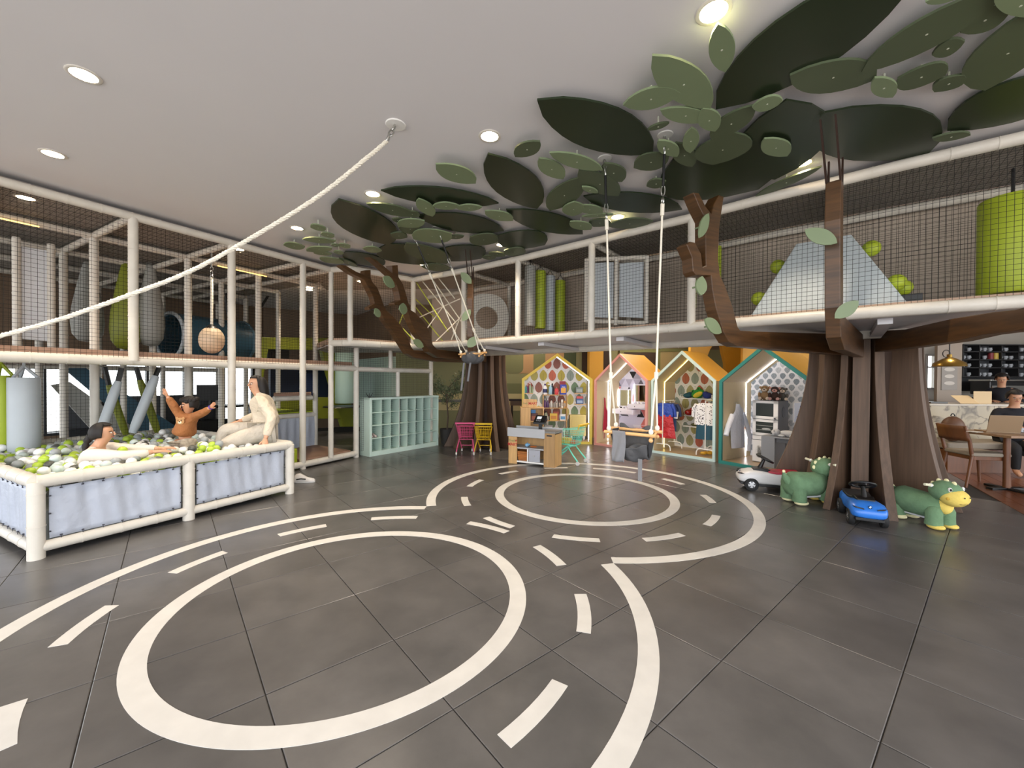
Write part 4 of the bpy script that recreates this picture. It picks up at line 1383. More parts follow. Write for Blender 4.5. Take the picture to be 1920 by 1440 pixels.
# ---- long twisted rope tied to the ceiling
def strands(mb, pts, r, n=3, pitch=0.07, seg=5):
    # resample, then three helices round the path
    pts = [Vector(p) for p in pts]
    out = []
    for a_, b_ in zip(pts[:-1], pts[1:]):
        k = max(1, int((b_ - a_).length / 0.016))
        out += [a_.lerp(b_, i / k) for i in range(k)]
    out.append(pts[-1])
    dist, lens = 0, [0]
    for a_, b_ in zip(out[:-1], out[1:]):
        dist += (b_ - a_).length
        lens.append(dist)
    for j in range(n):
        hp = []
        for i, p in enumerate(out):
            t = (out[min(i + 1, len(out) - 1)] - out[max(i - 1, 0)]).normalized()
            u = t.cross(Vector((0, 0, 1)))
            if u.length < 0.05: u = t.cross(Vector((0, 1, 0)))
            u.normalize()
            v = t.cross(u)
            a_ = 2 * PI * (lens[i] / pitch + j / n)
            hp.append(p + (u * math.cos(a_) + v * math.sin(a_)) * r * 0.52)
        mb.tube(hp, r * 0.56, seg)
def smooth_path(pts, k=6):
    pts = [Vector(p) for p in pts]
    out = []
    for i in range(len(pts) - 1):
        p0, p1, p2, p3 = pts[max(i - 1, 0)], pts[i], pts[i + 1], pts[min(i + 2, len(pts) - 1)]
        for j in range(k):
            t = j / k
            out.append(0.5 * ((2 * p1) + (p2 - p0) * t + (2 * p0 - 5 * p1 + 4 * p2 - p3) * t * t + (3 * p1 - p0 - 3 * p2 + p3) * t ** 3))
    out.append(pts[-1])
    return out
def eye_plate(parent, x, y, r=0.075):
    mb = MB(); mb.lathe([(0.001, 0), (r * 0.96, 0), (r, -0.004), (r * 0.94, -0.009), (0.001, -0.011)], 24, (x, y, CEIL)); obj('ceiling_plate', mb, WHITE, parent, world=True, smooth=40)
def link(mb, c, ax1, ax2, a_, b_, r=0.006):
    mb.tube([Vector(c) + Vector(ax1) * (a_ * math.cos(t)) + Vector(ax2) * (b_ * math.sin(t)) for t in [2 * PI * i / 14 for i in range(14)]], r, 6, True)
anc = at(742, 233, CEIL)
rp_px = [(725, 265), (700, 286), (600, 366), (480, 441), (360, 507), (240, 554), (120, 596), (0, 630), (-120, 660), (-260, 690)]
rp = [dep(x, y, lerp(3.0, 2.55, i / 7)) for i, (x, y) in enumerate(rp_px)]
rope_t = thing('hanging_rope', 'long white twisted rope slung from a ceiling plate', 'rope', anc)
eye_plate(rope_t, anc.x, anc.y)
mb = MB()
v1 = (rp[0] - anc).normalized()
sdv = v1.cross(Vector((0, 1, 0.3))).normalized()
for k, (a_, b_) in enumerate(((0.035, 0.014), (0.035, 0.016), (0.04, 0.02))):
    c = anc.lerp(rp[0], 0.18 + 0.33 * k)
    link(mb, c, v1, sdv if k % 2 else v1.cross(sdv), a_, b_, 0.006)
obj('shackle', mb, STEEL, rope_t, world=True, smooth=60)
mb = MB()
strands(mb, smooth_path(rp), 0.0155)
obj('rope', mb, ROPE, rope_t, world=True, smooth=60)

# ---- near toddler swing
CANV = mat('charcoal canvas', '4b4b4d', 0.85, noise=(5, 0.12), bump=(14, 0.6))
CANL = mat('grey canvas', '77777a', 0.85, noise=(5, 0.1), bump=(18, 0.6))
CANV2 = mat('dark canvas lining', '2f2f31', 0.85)
DOWEL = mat('pale dowel wood', 'd3a56e', 0.45, grain=((4, 4, 4), 0.1))
def swing(label, A1, A2, seat, sc, bunched=False, spring=True):
    t = thing('toddler_swing', label, 'swing', seat, 0, 'canvas swings')
    ex = Vector((A2.x - A1.x, A2.y - A1.y, 0)).normalized()
    ey = Vector((-ex.y, ex.x, 0))
    if ey.y < 0: ey = -ey
    W = 0.2 * sc
    DEP = 0.065 * sc
    zb = 0.0
    corners = {}
    for sx in (-1, 1):
        for sy in (-1, 1):
            corners[(sx, sy)] = seat + ex * (sx * W * 0.92) + ey * (sy * DEP) + Vector((0, 0, 0.02 * (sy > 0)))
    for sy, nm in ((-1, 'front_bar'), (1, 'back_bar')):
        mb = MB(); z = 0.02 * (sy > 0)
        mb.tube([seat + ex * (-W * 1.12) + ey * (sy * DEP) + Vector((0, 0, z)), seat + ex * (W * 1.12) + ey * (sy * DEP) + Vector((0, 0, z))], 0.0145 * sc, 10)
        obj(nm, mb, DOWEL, t, world=True, smooth=40)
    for sx in (-1, 1):
        mb = MB(); mb.tube([seat + ex * (sx * W * 0.9) - ey * (DEP * 1.12) + Vector((0, 0, 0.0)) - Vector((0, 0, 0.03)), seat + ex * (sx * W * 0.9) + ey * (DEP * 1.12) + Vector((0, 0, 0.02))], 0.0095 * sc, 8)
        obj('side_bar', mb, DOWEL, t, world=True, smooth=40)
        for sy in (-1, 1):
            mb = MB(); mb.ball(corners[(sx, sy)] + Vector((0, 0, -0.038 * sc)), 0.018 * sc, 10, 6); obj('wooden_bead', mb, DOWEL, t, world=True, smooth=60)
    # sling: back panel, seat, sides
    def sling(u, v):
        x = (u - 0.5) * 2 * W * 0.74
        if v < 0.35:
            k = v / 0.35; y, z = DEP * (1 - 0.35 * k), 0.05 - 0.24 * sc * k
        elif v < 0.7:
            k = (v - 0.35) / 0.35; y, z = DEP * (0.65 - 1.25 * k), 0.05 - 0.24 * sc - 0.03 * sc * math.sin(PI * k)
        else:
            k = (v - 0.7) / 0.3; y, z = DEP * (-0.6 - 0.4 * k), 0.05 - 0.24 * sc + 0.09 * sc * k
        z += 0.02 * sc * math.cos(2 * PI * (u - 0.5)) * -1 + 0.006 * math.sin(u * 17 + v * 11)
        return seat + ex * x + ey * (y + 0.006 * math.sin(u * 13 + v * 7)) + Vector((0, 0, z))
    if bunched:
        mb = MB()
        def bun(u, v):
            a_ = 2 * PI * u
            t_ = PI * v
            k = 1 + 0.09 * math.sin(9 * a_ + 3 * math.cos(t_ * 2)) * math.sin(t_)
            return seat + ex * (W * 1.0 * math.sin(t_) * math.cos(a_) * k) + ey * (0.11 * sc * math.sin(t_) * math.sin(a_) * k) + Vector((0, 0, -0.07 * sc + 0.115 * sc * math.cos(t_) * (1 if t_ < PI / 2 else 0.75)))
        mb.grid(bun, 48, 16)
        obj('bunched_canvas', mb, CANV, t, world=True, smooth=80)
        for q in (-0.45, 0.2):
            mb = MB(); mb.grid(lambda u, v: seat + ex * (W * q + (u - 0.5) * 0.035) - ey * 0.09 + Vector((0, 0, -0.13 - 0.34 * v * (1.2 if q < 0 else 0.8))) - ex * (0.05 * v), 2, 6); obj('strap_tail', mb, CANL, t, world=True, solid=0.003)
    else:
        mb = MB(); mb.grid(sling, 20, 24); obj('seat_sling', mb, CANV, t, world=True, smooth=80, solid=0.006)
        for sx in (-1, 1):
            mb = MB()
            mb.grid(lambda u, v: seat + ex * (sx * W * (0.74 + 0.1 * math.sin(PI * v))) + ey * lerp(DEP * (0.95 - 0.3 * v), -DEP * (0.95 - 0.3 * v), u) + Vector((0, 0, 0.03 - (0.02 + 0.2 * sc * math.sin(PI * (0.15 + 0.7 * u))) * v)), 14, 8)
            obj('side_panel', mb, CANV2, t, world=True, smooth=80, solid=0.004)
        mb = MB()
        mb.ball(seat + ey * (DEP * 0.1) + Vector((0, 0, -0.15 * sc)) + ex * (W * 0.25), (W * 0.48, DEP * 0.6, 0.07 * sc), 16, 9)
        obj('cushion', mb, CANV, t, world=True, smooth=80)
        mb = MB()
        mb.grid(lambda u, v: seat + ex * (-W * 0.72 + u * W * 0.58 + 0.006 * math.sin(v * 5)) - ey * (DEP + 0.018 * sc + 0.012 * math.sin(u * 9 + v * 4) * v) + Vector((0, 0, 0.02 - 0.26 * sc * v)), 12, 14)
        obj('front_flap', mb, CANL, t, world=True, smooth=80, solid=0.005)
        mb = MB()
        mb.grid(lambda u, v: seat + ex * (W * 0.36 + u * 0.035 * sc) - ey * (DEP * 0.75) + Vector((0, 0, -0.2 * sc - 0.18 * sc * v)), 2, 6)
        obj('strap_tail', mb, CANL, t, world=True, solid=0.003)
    # ropes
    for A, sx in ((A1, -1), (A2, 1)):
        mid = (corners[(sx, -1)] + corners[(sx, 1)]) / 2
        kn = A.lerp(mid, 0.80 if spring else 0.86)
        mb = MB()
        top = A.copy()
        if spring:
            eye_plate(t, A.x, A.y, 0.06)
            dv = (kn - A).normalized()
            sv = dv.cross(Vector((0, 1, 0))).normalized()
            for l_, s2, e1, e2 in ((0.05, sv, 0.04, 0.014), (0.12, dv.cross(sv), 0.035, 0.012), (0.42, sv, 0.04, 0.014), (0.5, dv.cross(sv), 0.03, 0.02)):
                m2 = MB(); link(m2, A + dv * l_, dv, s2, e1, e2, 0.005)
                obj('carabiner', m2, STEEL, t, world=True, smooth=60)
            m2 = MB(); m2.tube([A + dv * 0.15, A + dv * 0.39], 0.011, 8); obj('safety_spring', m2, BLACK, t, world=True, smooth=60)
            top = A + dv * 0.52
            m2 = MB(); m2.tube([top, top + dv * 0.09], 0.016, 8); obj('rope_knot', m2, ROPE, t, world=True, smooth=60)
        mb.tube([top, kn], 0.0085, 7)
        for sy in (-1, 1):
            mb.tube([kn, corners[(sx, sy)] + Vector((0, 0, 0.02))], 0.0075, 6)
        obj('rope', mb, ROPE, t, world=True, smooth=60)
        m2 = MB(); dv = (kn - top).normalized(); m2.tube([kn - dv * 0.035, kn + dv * 0.02], 0.017, 8)
        obj('rope_knot', m2, ROPE, t, world=True, smooth=60)
        for sy in (-1, 1):
            m2 = MB(); m2.ball(corners[(sx, sy)] + Vector((0, 0, 0.03)), (0.02, 0.02, 0.026), 8, 6)
            obj('rope_knot', m2, ROPE, t, world=True, smooth=60)
    return t
A1, A2 = at(1134, 296, CEIL), at(1247, 252, CEIL)
seat = dep(1186, 812, 3.42)
swing('charcoal canvas toddler swing with wooden bars hanging before the pink house', A1, A2, seat, 1.0)
A1, A2 = at(775, 440, CEIL), at(820, 427, CEIL)
seat = dep(886, 664, 6.0)
swing('charcoal canvas swing hooked up high beside the far tree branch', A1, A2, seat, 0.95, True)
# ================================================================ SHELF, PLAY HOUSES, MARKET TOYS
# ---- mint cubby shelf
S0, S1 = Vector((-2.553, 7.321, 0)), Vector((-1.56, 8.677, 0))
sang = math.atan2(S1.y - S0.y, S1.x - S0.x)
SW, SH, SDP = (S1 - S0).length, 1.06, 0.3
t = thing('cubby_shelf', 'mint cubby shelf of eight by four open boxes beside the net wall', 'shelf', S0, sang)
def pbox(name, parent, lo, hi, mt, bevel=0.0, M=None):
    mb = MB(); mb.b2(lo, hi, 0, M)
    return obj(name, mb, mt, parent, bevel=bevel)
pbox('side_panel', t, (0, 0, 0), (0.05, SDP, SH), MINT, 0.003)
pbox('side_panel', t, (SW - 0.03, 0, 0), (SW, SDP, SH), MINT, 0.003)
pbox('top_panel', t, (0, -0.004, SH - 0.035), (SW, SDP, SH + 0.004), MINT, 0.003)
pbox('plinth', t, (0.05, 0.012, 0), (SW - 0.03, SDP, 0.085), MINT)
pbox('back_panel', t, (0.05, SDP - 0.015, 0.085), (SW - 0.03, SDP - 0.003, SH - 0.035), MINT)
cw, chh = (SW - 0.08) / 8, (SH - 0.12) / 4
for i in range(1, 8):
    pbox('divider', t, (0.05 + i * cw - 0.006, 0.004, 0.085), (0.05 + i * cw + 0.006, SDP - 0.015, SH - 0.035), MINT)
for j in range(1, 4):
    pbox('shelf_board', t, (0.05, 0.006, 0.085 + j * chh - 0.006), (SW - 0.03, SDP - 0.015, 0.085 + j * chh + 0.006), MINT)
SM = tr(*S0) @ rotz(sang)
def shoe(name, label, M, L, mt, sole, cat='shoe', group=None, stripe=None):
    loc = M.translation
    t_ = thing(name, label, cat, loc, M.to_euler().z, group)
    mb = MB()
    rings = []
    for u, w_, h in ((0, 0.28, 0.5), (0.12, 0.36, 0.72), (0.3, 0.36, 0.8), (0.45, 0.36, 0.62), (0.62, 0.4, 0.42), (0.8, 0.4, 0.32), (0.93, 0.32, 0.26), (1.0, 0.14, 0.18)):
        rings.append([Vector((u * L, w_ * L * 0.42 * math.cos(a_), 0.02 + max(0, math.sin(a_)) * h * L * 0.5 + (0.012 if math.sin(a_) < 0 else 0))) for a_ in [2 * PI * k / 12 for k in range(12)]])
    mb.loft(rings); obj('upper', mb, mt, t_, smooth=60)
    mb = MB(); mb.prism([(0.5 * L + 0.52 * L * math.cos(a_), 0.185 * L * math.sin(a_)) for a_ in [2 * PI * k / 18 for k in range(18)]], 0, 0.03); obj('sole', mb, sole, t_, bevel=0.004)
    if stripe:
        mb = MB()
        for s_ in (-1, 1):
            mb.tube([(0.18 * L, s_ * 0.155 * L, 0.05), (0.4 * L, s_ * 0.158 * L, 0.06), (0.62 * L, s_ * 0.172 * L, 0.09 * 0.6)], 0.009, 5)
        obj('stripe', mb, stripe, t_, smooth=60)
    return t_
for k in range(2):
    shoe('child_shoe', 'small pale sneaker of a pair in the lowest but one cubby', SM @ tr(0.1 + k * 0.075, 0.19, 0.085 + chh + 0.007) @ rotz(-PI / 2), 0.15, mat('pale pink canvas', 'd6c2bb', 0.7), mat('grey sole', '8a8582', 0.7), group='pair of sneakers in a cubby')
t = thing('coat_prongs', 'small black three pronged holder on the mint shelf top', 'holder', SM @ Vector((0.06, 0.1, SH + 0.004)))
mb = MB()
for dx_ in (-0.06, 0.0, 0.06):
    mb.tube([(0, 0, 0.004), (dx_ * 0.6, 0, 0.04), (dx_, 0, 0.085)], [0.008, 0.007, 0.004], 6)
obj('prong', mb, BLACK, t, smooth=50)
mb = MB(); mb.lathe([(0.03, 0), (0.03, 0.006), (0.001, 0.008)], 14); obj('base', mb, BLACK, t)

# ---- play houses
class House:
    def __init__(h, name, label, P, Q, he, ha, dpt, rim, inner, ledm, wide=0.055, ledpx=None):
        h.ledpx = ledpx
        P, Q = Vector((P[0], P[1], 0)), Vector((Q[0], Q[1], 0))
        h.a = math.atan2(Q.y - P.y, Q.x - P.x)
        h.W, h.he, h.ha, h.d = (Q - P).length, he, ha, dpt
        h.t = thing(name, label, 'play house', P, h.a, None)
        h.M = tr(*P) @ rotz(h.a)
        W, b = h.W, wide
        sl = math.atan2(ha - he, W / 2)
        outer = [(0, 0), (W, 0), (W, he), (W / 2, ha), (0, he)]
        bz = b / math.cos(sl)
        inn = [(b, b), (W - b, b), (W - b, he + b * math.tan(sl) - bz), (W / 2, ha - bz), (b, he + b * math.tan(sl) - bz)]
        h.inn = inn
        mb = MB()
        vs, fs = [], []
        for y in (-0.012, 0.03):
            vs += [(x, y, z) for x, z in outer] + [(x, y, z) for x, z in inn]
        for i in range(5):
            j = (i + 1) % 5
            fs += [(i, j, 5 + j, 5 + i), (10 + i, 15 + i, 15 + j, 10 + j), (i, 10 + i, 10 + j, j), (5 + i, 5 + j, 15 + j, 15 + i)]
        mb.add(vs, fs)
        obj('front_frame', mb, rim, h.t)
        th = 0.035
        for nm, lo, hi in (('left_wall', (0.004, 0.03, 0), (th, dpt, he)), ('right_wall', (W - th, 0.03, 0), (W - 0.004, dpt, he))):
            pbox(nm, h.t, lo, hi, inner)
        mb = MB()
        mb.add([(x, y, z) for y in (dpt - 0.03, dpt) for x, z in ((0.01, 0), (W - 0.01, 0), (W - 0.01, he), (W / 2, ha - 0.02), (0.01, he))], [(0, 1, 2, 3, 4), (9, 8, 7, 6, 5)] + [(i, (i + 1) % 5, 5 + (i + 1) % 5, 5 + i) for i in range(5)])
        obj('back_wall', mb, inner, h.t)
        for sg in (0, 1):
            e = (0, he) if sg == 0 else (W, he)
            mb = MB()
            tz = th / math.cos(sl)
            q = [(e[0], e[1]), (W / 2, ha), (W / 2, ha - tz * 0.5), (e[0] + (0.01 if sg == 0 else -0.01), e[1] - tz * 0.5)]
            mb.add([(x, y, z) for y in (0.03, dpt + 0.02) for x, z in q], [(0, 1, 2, 3), (7, 6, 5, 4), (0, 4, 5, 1), (1, 5, 6, 2), (2, 6, 7, 3), (3, 7, 4, 0)])
            obj('roof_panel', mb, GOLD, h.t)
            mb = MB()
            q2 = [(x, z - tz * 0.5) for x, z in q[:2]] + [(W / 2, ha - tz), (e[0] + (0.012 if sg == 0 else -0.012), e[1] - tz)]
            mb.add([(x, y, z) for y in (0.03, dpt) for x, z in q2], [(0, 1, 2, 3), (7, 6, 5, 4), (0, 4, 5, 1), (1, 5, 6, 2), (2, 6, 7, 3), (3, 7, 4, 0)])
            obj('ceiling_lining', mb, inner, h.t)
        pbox('floor_board', h.t, (th, 0.03, 0), (W - th, dpt - 0.03, b * 0.9), mat('house floor vinyl', '9c8464', 0.35))
        h.led(ledm, th)
    def led(h, ledm, th):
        W = h.W
        y = h.d * 0.36 if h.ledpx is None else h.onl(h.ledpx, 790, th)[0]
        sl = math.atan2(h.ha - h.he, W / 2)
        o_ = th / math.cos(sl) + 0.008
        r = 0.0045
        for sg in (0, 1):
            x = th + 0.008 if sg == 0 else W - th - 0.008
            mb = MB(); mb.tube([(x, y, 0.06), (x, y, h.he - 0.035)], r, 6); obj('light_strip', mb, ledm, h.t)
            mb = MB(); mb.tube([(x, y, h.he - 0.035), (W / 2, y, h.ha - o_ - 0.01)], r, 6); obj('light_strip', mb, ledm, h.t)
    def on(h, px, py, y):        # local x, z of a pixel on the house's upright plane at depth y
        C_ = h.M @ Vector((0, y, 0))
        D_ = (h.M.to_3x3() @ Vector((1, 0, 0)))
        p = h.M.inverted() @ onplane(px, py, C_, D_)
        return p.x, p.z
    def onl(h, px, py, x):       # local y, z of a pixel on the plane x = const (side wall)
        C_ = h.M @ Vector((x, 0, 0))
        D_ = (h.M.to_3x3() @ Vector((0, 1, 0)))
        p = h.M.inverted() @ onplane(px, py, C_, D_)
        return p.y, p.z
    def place(h, x, y, z): return h.M @ Vector((x, y, z))
H1 = House('play_shop', 'yellow rimmed play shop house with leaf wallpaper and grocery shelves', (0.219, 8.964), (1.766, 8.949), 1.43, 1.99, 0.6, mat('yellow rim paint', 'd2bd4e', 0.5), mat('cream inner wall', 'c2b9a6', 0.7), LEDW)
H2 = House('play_house', 'pink rimmed play house with vanity mirrors and triangle wallpaper', (1.80, 8.90), (2.638, 7.93), 1.41, 1.96, 0.9, mat('pink rim paint', 'd79a92', 0.5), BEIGE, LEDW, 0.045, 1140)
H3 = House('play_house', 'pale aqua rimmed play house holding dressing up costumes', (2.729, 7.989), (3.53, 7.06), 1.41, 1.96, 0.9, mat('pale aqua rim paint', 'c3d9d6', 0.5), BEIGE, LEDY, 0.045, 1245)
H4 = House('play_house', 'dark teal rimmed play house with lab coat and toy cabinet', (3.55, 6.975), (4.30, 5.82), 1.41, 1.97, 1.0, mat('dark teal rim paint', '2b7f78', 0.5), BEIGE, LEDW, 0.05, 1398)
# wallpapers: flat cut prints on the back wall
def clip_house(h, x, z, m=0.05):
    top = h.he + (h.ha - h.he) * (1 - abs(x - h.W / 2) / (h.W / 2)) - 0.05
    return m < x < h.W - m and 0.06 < z < top
def clip_poly(h, pts, m=0.037):
    W = h.W
    sl = (h.ha - h.he) / (W / 2)
    planes = [((1, 0), m), ((-1, 0), -(W - m)), ((0, 1), 0.055), ((sl, -1), -(h.he - 0.05)), ((-sl, -1), -(h.he - 0.05) - sl * W)]
    for (a, b), c in planes:
        out = []
        for i in range(len(pts)):
            p, q = pts[i - 1], pts[i]
            dp_, dq = a * p[0] + b * p[1] - c, a * q[0] + b * q[1] - c
            if (dp_ >= 0) != (dq >= 0):
                t = dp_ / (dp_ - dq)
                out.append((p[0] + (q[0] - p[0]) * t, p[1] + (q[1] - p[1]) * t))
            if dq >= 0:
                out.append(q)
        pts = out
        if len(pts) < 3:
            return []
    return pts
WPW = mat('white wallpaper', 'd9d6d2', 0.8)
def paper(h, base):
    mb = MB()
    y = h.d - 0.0315
    W, he, ha = h.W, h.he, h.ha
    mb.add([(x, yy, z) for yy in (y, y + 0.001) for x, z in ((0.036, 0.05), (W - 0.036, 0.05), (W - 0.036, he - 0.02), (W / 2, ha - 0.06), (0.036, he - 0.02))], [(0, 1, 2, 3, 4), (9, 8, 7, 6, 5)])
    obj('wallpaper', mb, base, h.t)
def drop_print(h, sx, sz, cols, z0=0.1):
    paper(h, WPW)
    mb = MB()
    mats = [mat('print ' + c, c, 0.8) for c in cols] + [mat('print stem', '4d4f45', 0.8)]
    y = h.d - 0.0325
    j = 0
    z = z0
    rnd = random.Random(5)
    while z < h.ha:
        i = 0
        x = (j % 2) * sx / 2 - 0.02
        while x < h.W + sx:
            ci = rnd.randrange(len(cols))
            w_, hh = sx * 0.42, sz * 0.86
            pts = []
            for k in range(14):
                a_ = 2 * PI * k / 14
                rr = 1.0
                px_ = w_ * math.sin(a_) * (0.78 + 0.22 * -math.cos(a_) * -1 if False else (1 - 0.42 * max(0, math.cos(a_)) ** 1.5))
                pz_ = hh * 0.5 * math.cos(a_)
                pts.append((x + px_, z + pz_))
            cp_ = clip_poly(h, pts)
            if cp_:
                mb.add([(a_, y, b_) for a_, b_ in cp_], [tuple(range(len(cp_)))], ci)
            if len(cp_) == 14:
                mb.add([(x - 0.0025, y - 0.0006, z - hh * 0.5), (x + 0.0025, y - 0.0006, z - hh * 0.5), (x + 0.0015, y - 0.0006, z + hh * 0.2), (x - 0.0015, y - 0.0006, z + hh * 0.2)], [(0, 1, 2, 3)], len(cols))
            for q in range(4):
                ox, oz = x + sx * 0.5 + rnd.uniform(-0.03, 0.03), z + sz * 0.42 + rnd.uniform(-0.05, 0.03)
                if clip_house(h, ox, oz):
                    s_ = rnd.uniform(0.004, 0.009)
                    mb.add([(ox - s_ * .5, y, oz - s_), (ox + s_ * .5, y, oz - s_ * .4), (ox + s_ * .5, y, oz + s_), (ox - s_ * .5, y, oz + s_ * .4)], [(0, 1, 2, 3)], len(cols))
            x += sx
            i += 1
        z += sz * 0.93
        j += 1
    stuff(obj('wallpaper_print', mb, mats, h.t))
drop_print(H1, 0.21, 0.3, ('a99f5c', 'b8654f', '8a9488', '8a5a4e', '6f8468', 'b0a04c', 'b8654f'), 0.12)
drop_print(H3, 0.19, 0.27, ('a39a62', 'b35f4a', '86928a', 'a8624a', '9c956a'), 0.2)
paper(H2, mat('lilac white wallpaper', 'd6d3e4', 0.8))
mb = MB()
tri = [mat('print ' + c, c, 0.8) for c in ('202024', '6d6a74', 'b7b2c6', 'c9706a', 'e6e3ee', 'a7a2b3')]
rnd = random.Random(3)
sx_ = 0.2
z = 0.08
j = 0
while z < 1.95:
    for i in range(-1, 14):
        for upd in (0, 1):
            x = i * sx_ + (j % 2) * sx_ / 2 + upd * sx_ / 2
            p3 = [(x, z), (x + sx_, z), (x + sx_ / 2, z + 0.17)] if not upd else [(x, z + 0.17), (x + sx_, z + 0.17), (x + sx_ / 2, z)]
            p3 = [(a_ + (x + sx_ / 2 - a_) * 0.04, b_ + (z + 0.085 - b_) * 0.04) for a_, b_ in p3]
            p3 = clip_poly(H2, p3)
            if p3 and rnd.random() < 0.62:
                mb.add([(a_, H2.d - 0.0325, b_) for a_, b_ in p3], [tuple(range(len(p3)))], rnd.choice((0, 1, 1, 2, 2, 3, 4, 4, 5)))
    z += 0.17
    j += 1
stuff(obj('wallpaper_print', mb, tri, H2.t))
paper(H4, mat('white scale wallpaper', 'dcdcdd', 0.8))
mb = MB()
scm = [mat('print ' + c, c, 0.85, noise=(60, 0.25)) for c in ('9aa0a5', '7f888f', 'b4b8bb', '8f969b')]
z, j = 0.1, 0
while z < 1.95:
    x = (j % 2) * 0.07
    while x < H4.W + 0.1:
        r0 = 0.048
        pts = [(x + r0 * math.cos(a_), z + r0 * 1.05 * math.sin(a_)) for a_ in [PI * k / 8 for k in range(9)]] + [(x - r0 * 0.6, z - 0.035), (x, z - 0.06), (x + r0 * 0.6, z - 0.035)]
        pts = clip_poly(H4, pts)
        if pts:
            mb.add([(a_, H4.d - 0.0325, b_) for a_, b_ in pts], [tuple(range(len(pts)))], rnd.randrange(4))
        x += 0.14
    z += 0.1
    j += 1
stuff(obj('wallpaper_print', mb, scm, H4.t))

# ---- small goods
def bottle(label, P, r, hgt, mt, capm, spray=False, band=None, group=None, cat='bottle', name='bottle'):
    t_ = thing(name, label, cat, P, 0, group)
    mb = MB(); mb.lathe([(r * 0.9, 0), (r, 0.006), (r, hgt * 0.62), (r * 0.75, hgt * 0.72), (r * 0.36, hgt * 0.8), (r * 0.36, hgt * 0.86)], 14); obj('body', mb, mt, t_, smooth=40)
    mb = MB()
    if spray:
        mb.lathe([(r * 0.4, hgt * 0.85), (r * 0.4, hgt * 0.92), (r * 0.3, hgt)], 10); mb.box((-r * 0.7, 0, hgt * 0.96), (r * 1.6, r * 0.5, hgt * 0.08))
    else:
        mb.lathe([(r * 0.45, hgt * 0.85), (r * 0.45, hgt), (0.001, hgt)], 12)
    obj('cap', mb, capm, t_, smooth=40)
    if band:
        mb = MB(); mb.lathe([(r * 1.01, hgt * 0.18), (r * 1.01, hgt * 0.52)], 14, caps=False); obj('label_band', mb, band, t_, smooth=40)
    return t_
def carton(label, P, dims, mt, panel=None, rz=0.0, group=None, cat='box', name='carton'):
    t_ = thing(name, label, cat, P, rz, group)
    mb = MB(); mb.box((0, 0, dims[2] / 2), dims); obj('body', mb, mt, t_, bevel=0.002)
    if panel:
        mb = MB(); mb.box((0, -dims[1] / 2 - 0.0008, dims[2] * 0.42), (dims[0] * 0.78, 0.001, dims[2] * 0.5)); obj('front_print', mb, panel, t_)
    return t_
def cz(n): return mat('goods ' + n, n, 0.45)
# shop shelves on the back wall of H1
yb = H1.d - 0.034
def h1shelf(label, px0, px1, py, dp=0.13, frame_to=None):
    x0, z = H1.on(px0, py, yb - dp); x1, _ = H1.on(px1, py, yb - dp)
    t_ = thing('wall_shelf', label, 'shelf', H1.place((x0 + x1) / 2, yb - dp / 2, z), H1.a)
    w_ = x1 - x0
    mb = MB(); mb.box((0, 0, -0.008), (w_, dp - 0.004, 0.016)); obj('shelf_board', mb, WOODL, t_)
    if frame_to:
        _, z2 = H1.on(px0, frame_to, yb - dp)
        for s_ in (-1, 1):
            mb = MB(); mb.box((s_ * (w_ / 2 - 0.009), 0, (z2 - z) / 2), (0.018, dp - 0.006, z - z2)); obj('side_post', mb, WOODL, t_)
    return x0, x1, z
sA = h1shelf('small wooden shelf with green bottles left in the yellow shop', 984, 999, 737)
sB = h1shelf('top shelf of the yellow shop with cleaning bottles and blue cartons', 1018, 1064, 740, 0.13, 813)
sC = h1shelf('middle wooden shelf holding purple and clear bottles', 1019, 1063, 764.5)
sD = h1shelf('lower wooden shelf holding yellow and white cartons', 1019, 1063, 788.5)
sE = h1shelf('upper small shelf on the right with grey packs', 1078, 1103, 737)
sF = h1shelf('lower small shelf on the right with red and blue packs', 1078, 1103, 757.5)
def on1(px, z): return H1.place(H1.on(px, 740, yb - 0.07)[0], yb - 0.07, z + 0.001)
WH = cz('e8e8ea')
bottle('teal topped slim bottle on the small left shop shelf', on1(986, sA[2]), 0.022, 0.2, cz('5aa7a0'), WH)
bottle('purple slim bottle on the small left shop shelf', on1(989.5, sA[2]), 0.018, 0.2, cz('6a4a7c'), WH)
bottle('pale green pump bottle on the small left shop shelf', on1(994, sA[2]), 0.024, 0.24, cz('a9b79a'), WH, True)
bottle('clear green bottle at the end of the small left shop shelf', on1(998, sA[2]), 0.018, 0.19, cz('8ca37e'), BLACK)
bottle('white detergent bottle with purple cap and navy label on the top shop shelf', on1(1022, sB[2]), 0.05, 0.25, WH, cz('4a2f6b'), band=cz('232b5a'), name='detergent_bottle')
bottle('pale blue spray bottle with white trigger on the top shop shelf', on1(1032, sB[2]), 0.042, 0.25, cz('9fc3d6'), WH, True, name='spray_bottle')
bottle('dark bottle behind the pale blue spray bottle', on1(1036, sB[2]) + H1.M.to_3x3() @ Vector((0, 0.04, 0)), 0.035, 0.26, cz('1c2238'), BLACK)
bottle('short red canister on the top shop shelf', on1(1043.5, sB[2]), 0.046, 0.18, cz('d0464c'), cz('8c8076'), name='canister')
t = carton('blue soap powder carton on the top shop shelf', on1(1056, sB[2]), (0.145, 0.06, 0.235), cz('2438a0'), cz('d8a03a'), H1.a)
letters('lettering', 'clean', 0.04, WH, t, tr(0, -0.032, 0.18) @ rotx(PI / 2), 0.001)
carton('red and white carton behind the blue one on the top shop shelf', on1(1056, sB[2]) + H1.M.to_3x3() @ Vector((-0.01, 0.055, 0)), (0.14, 0.03, 0.31), cz('a02a3a'), None, H1.a)
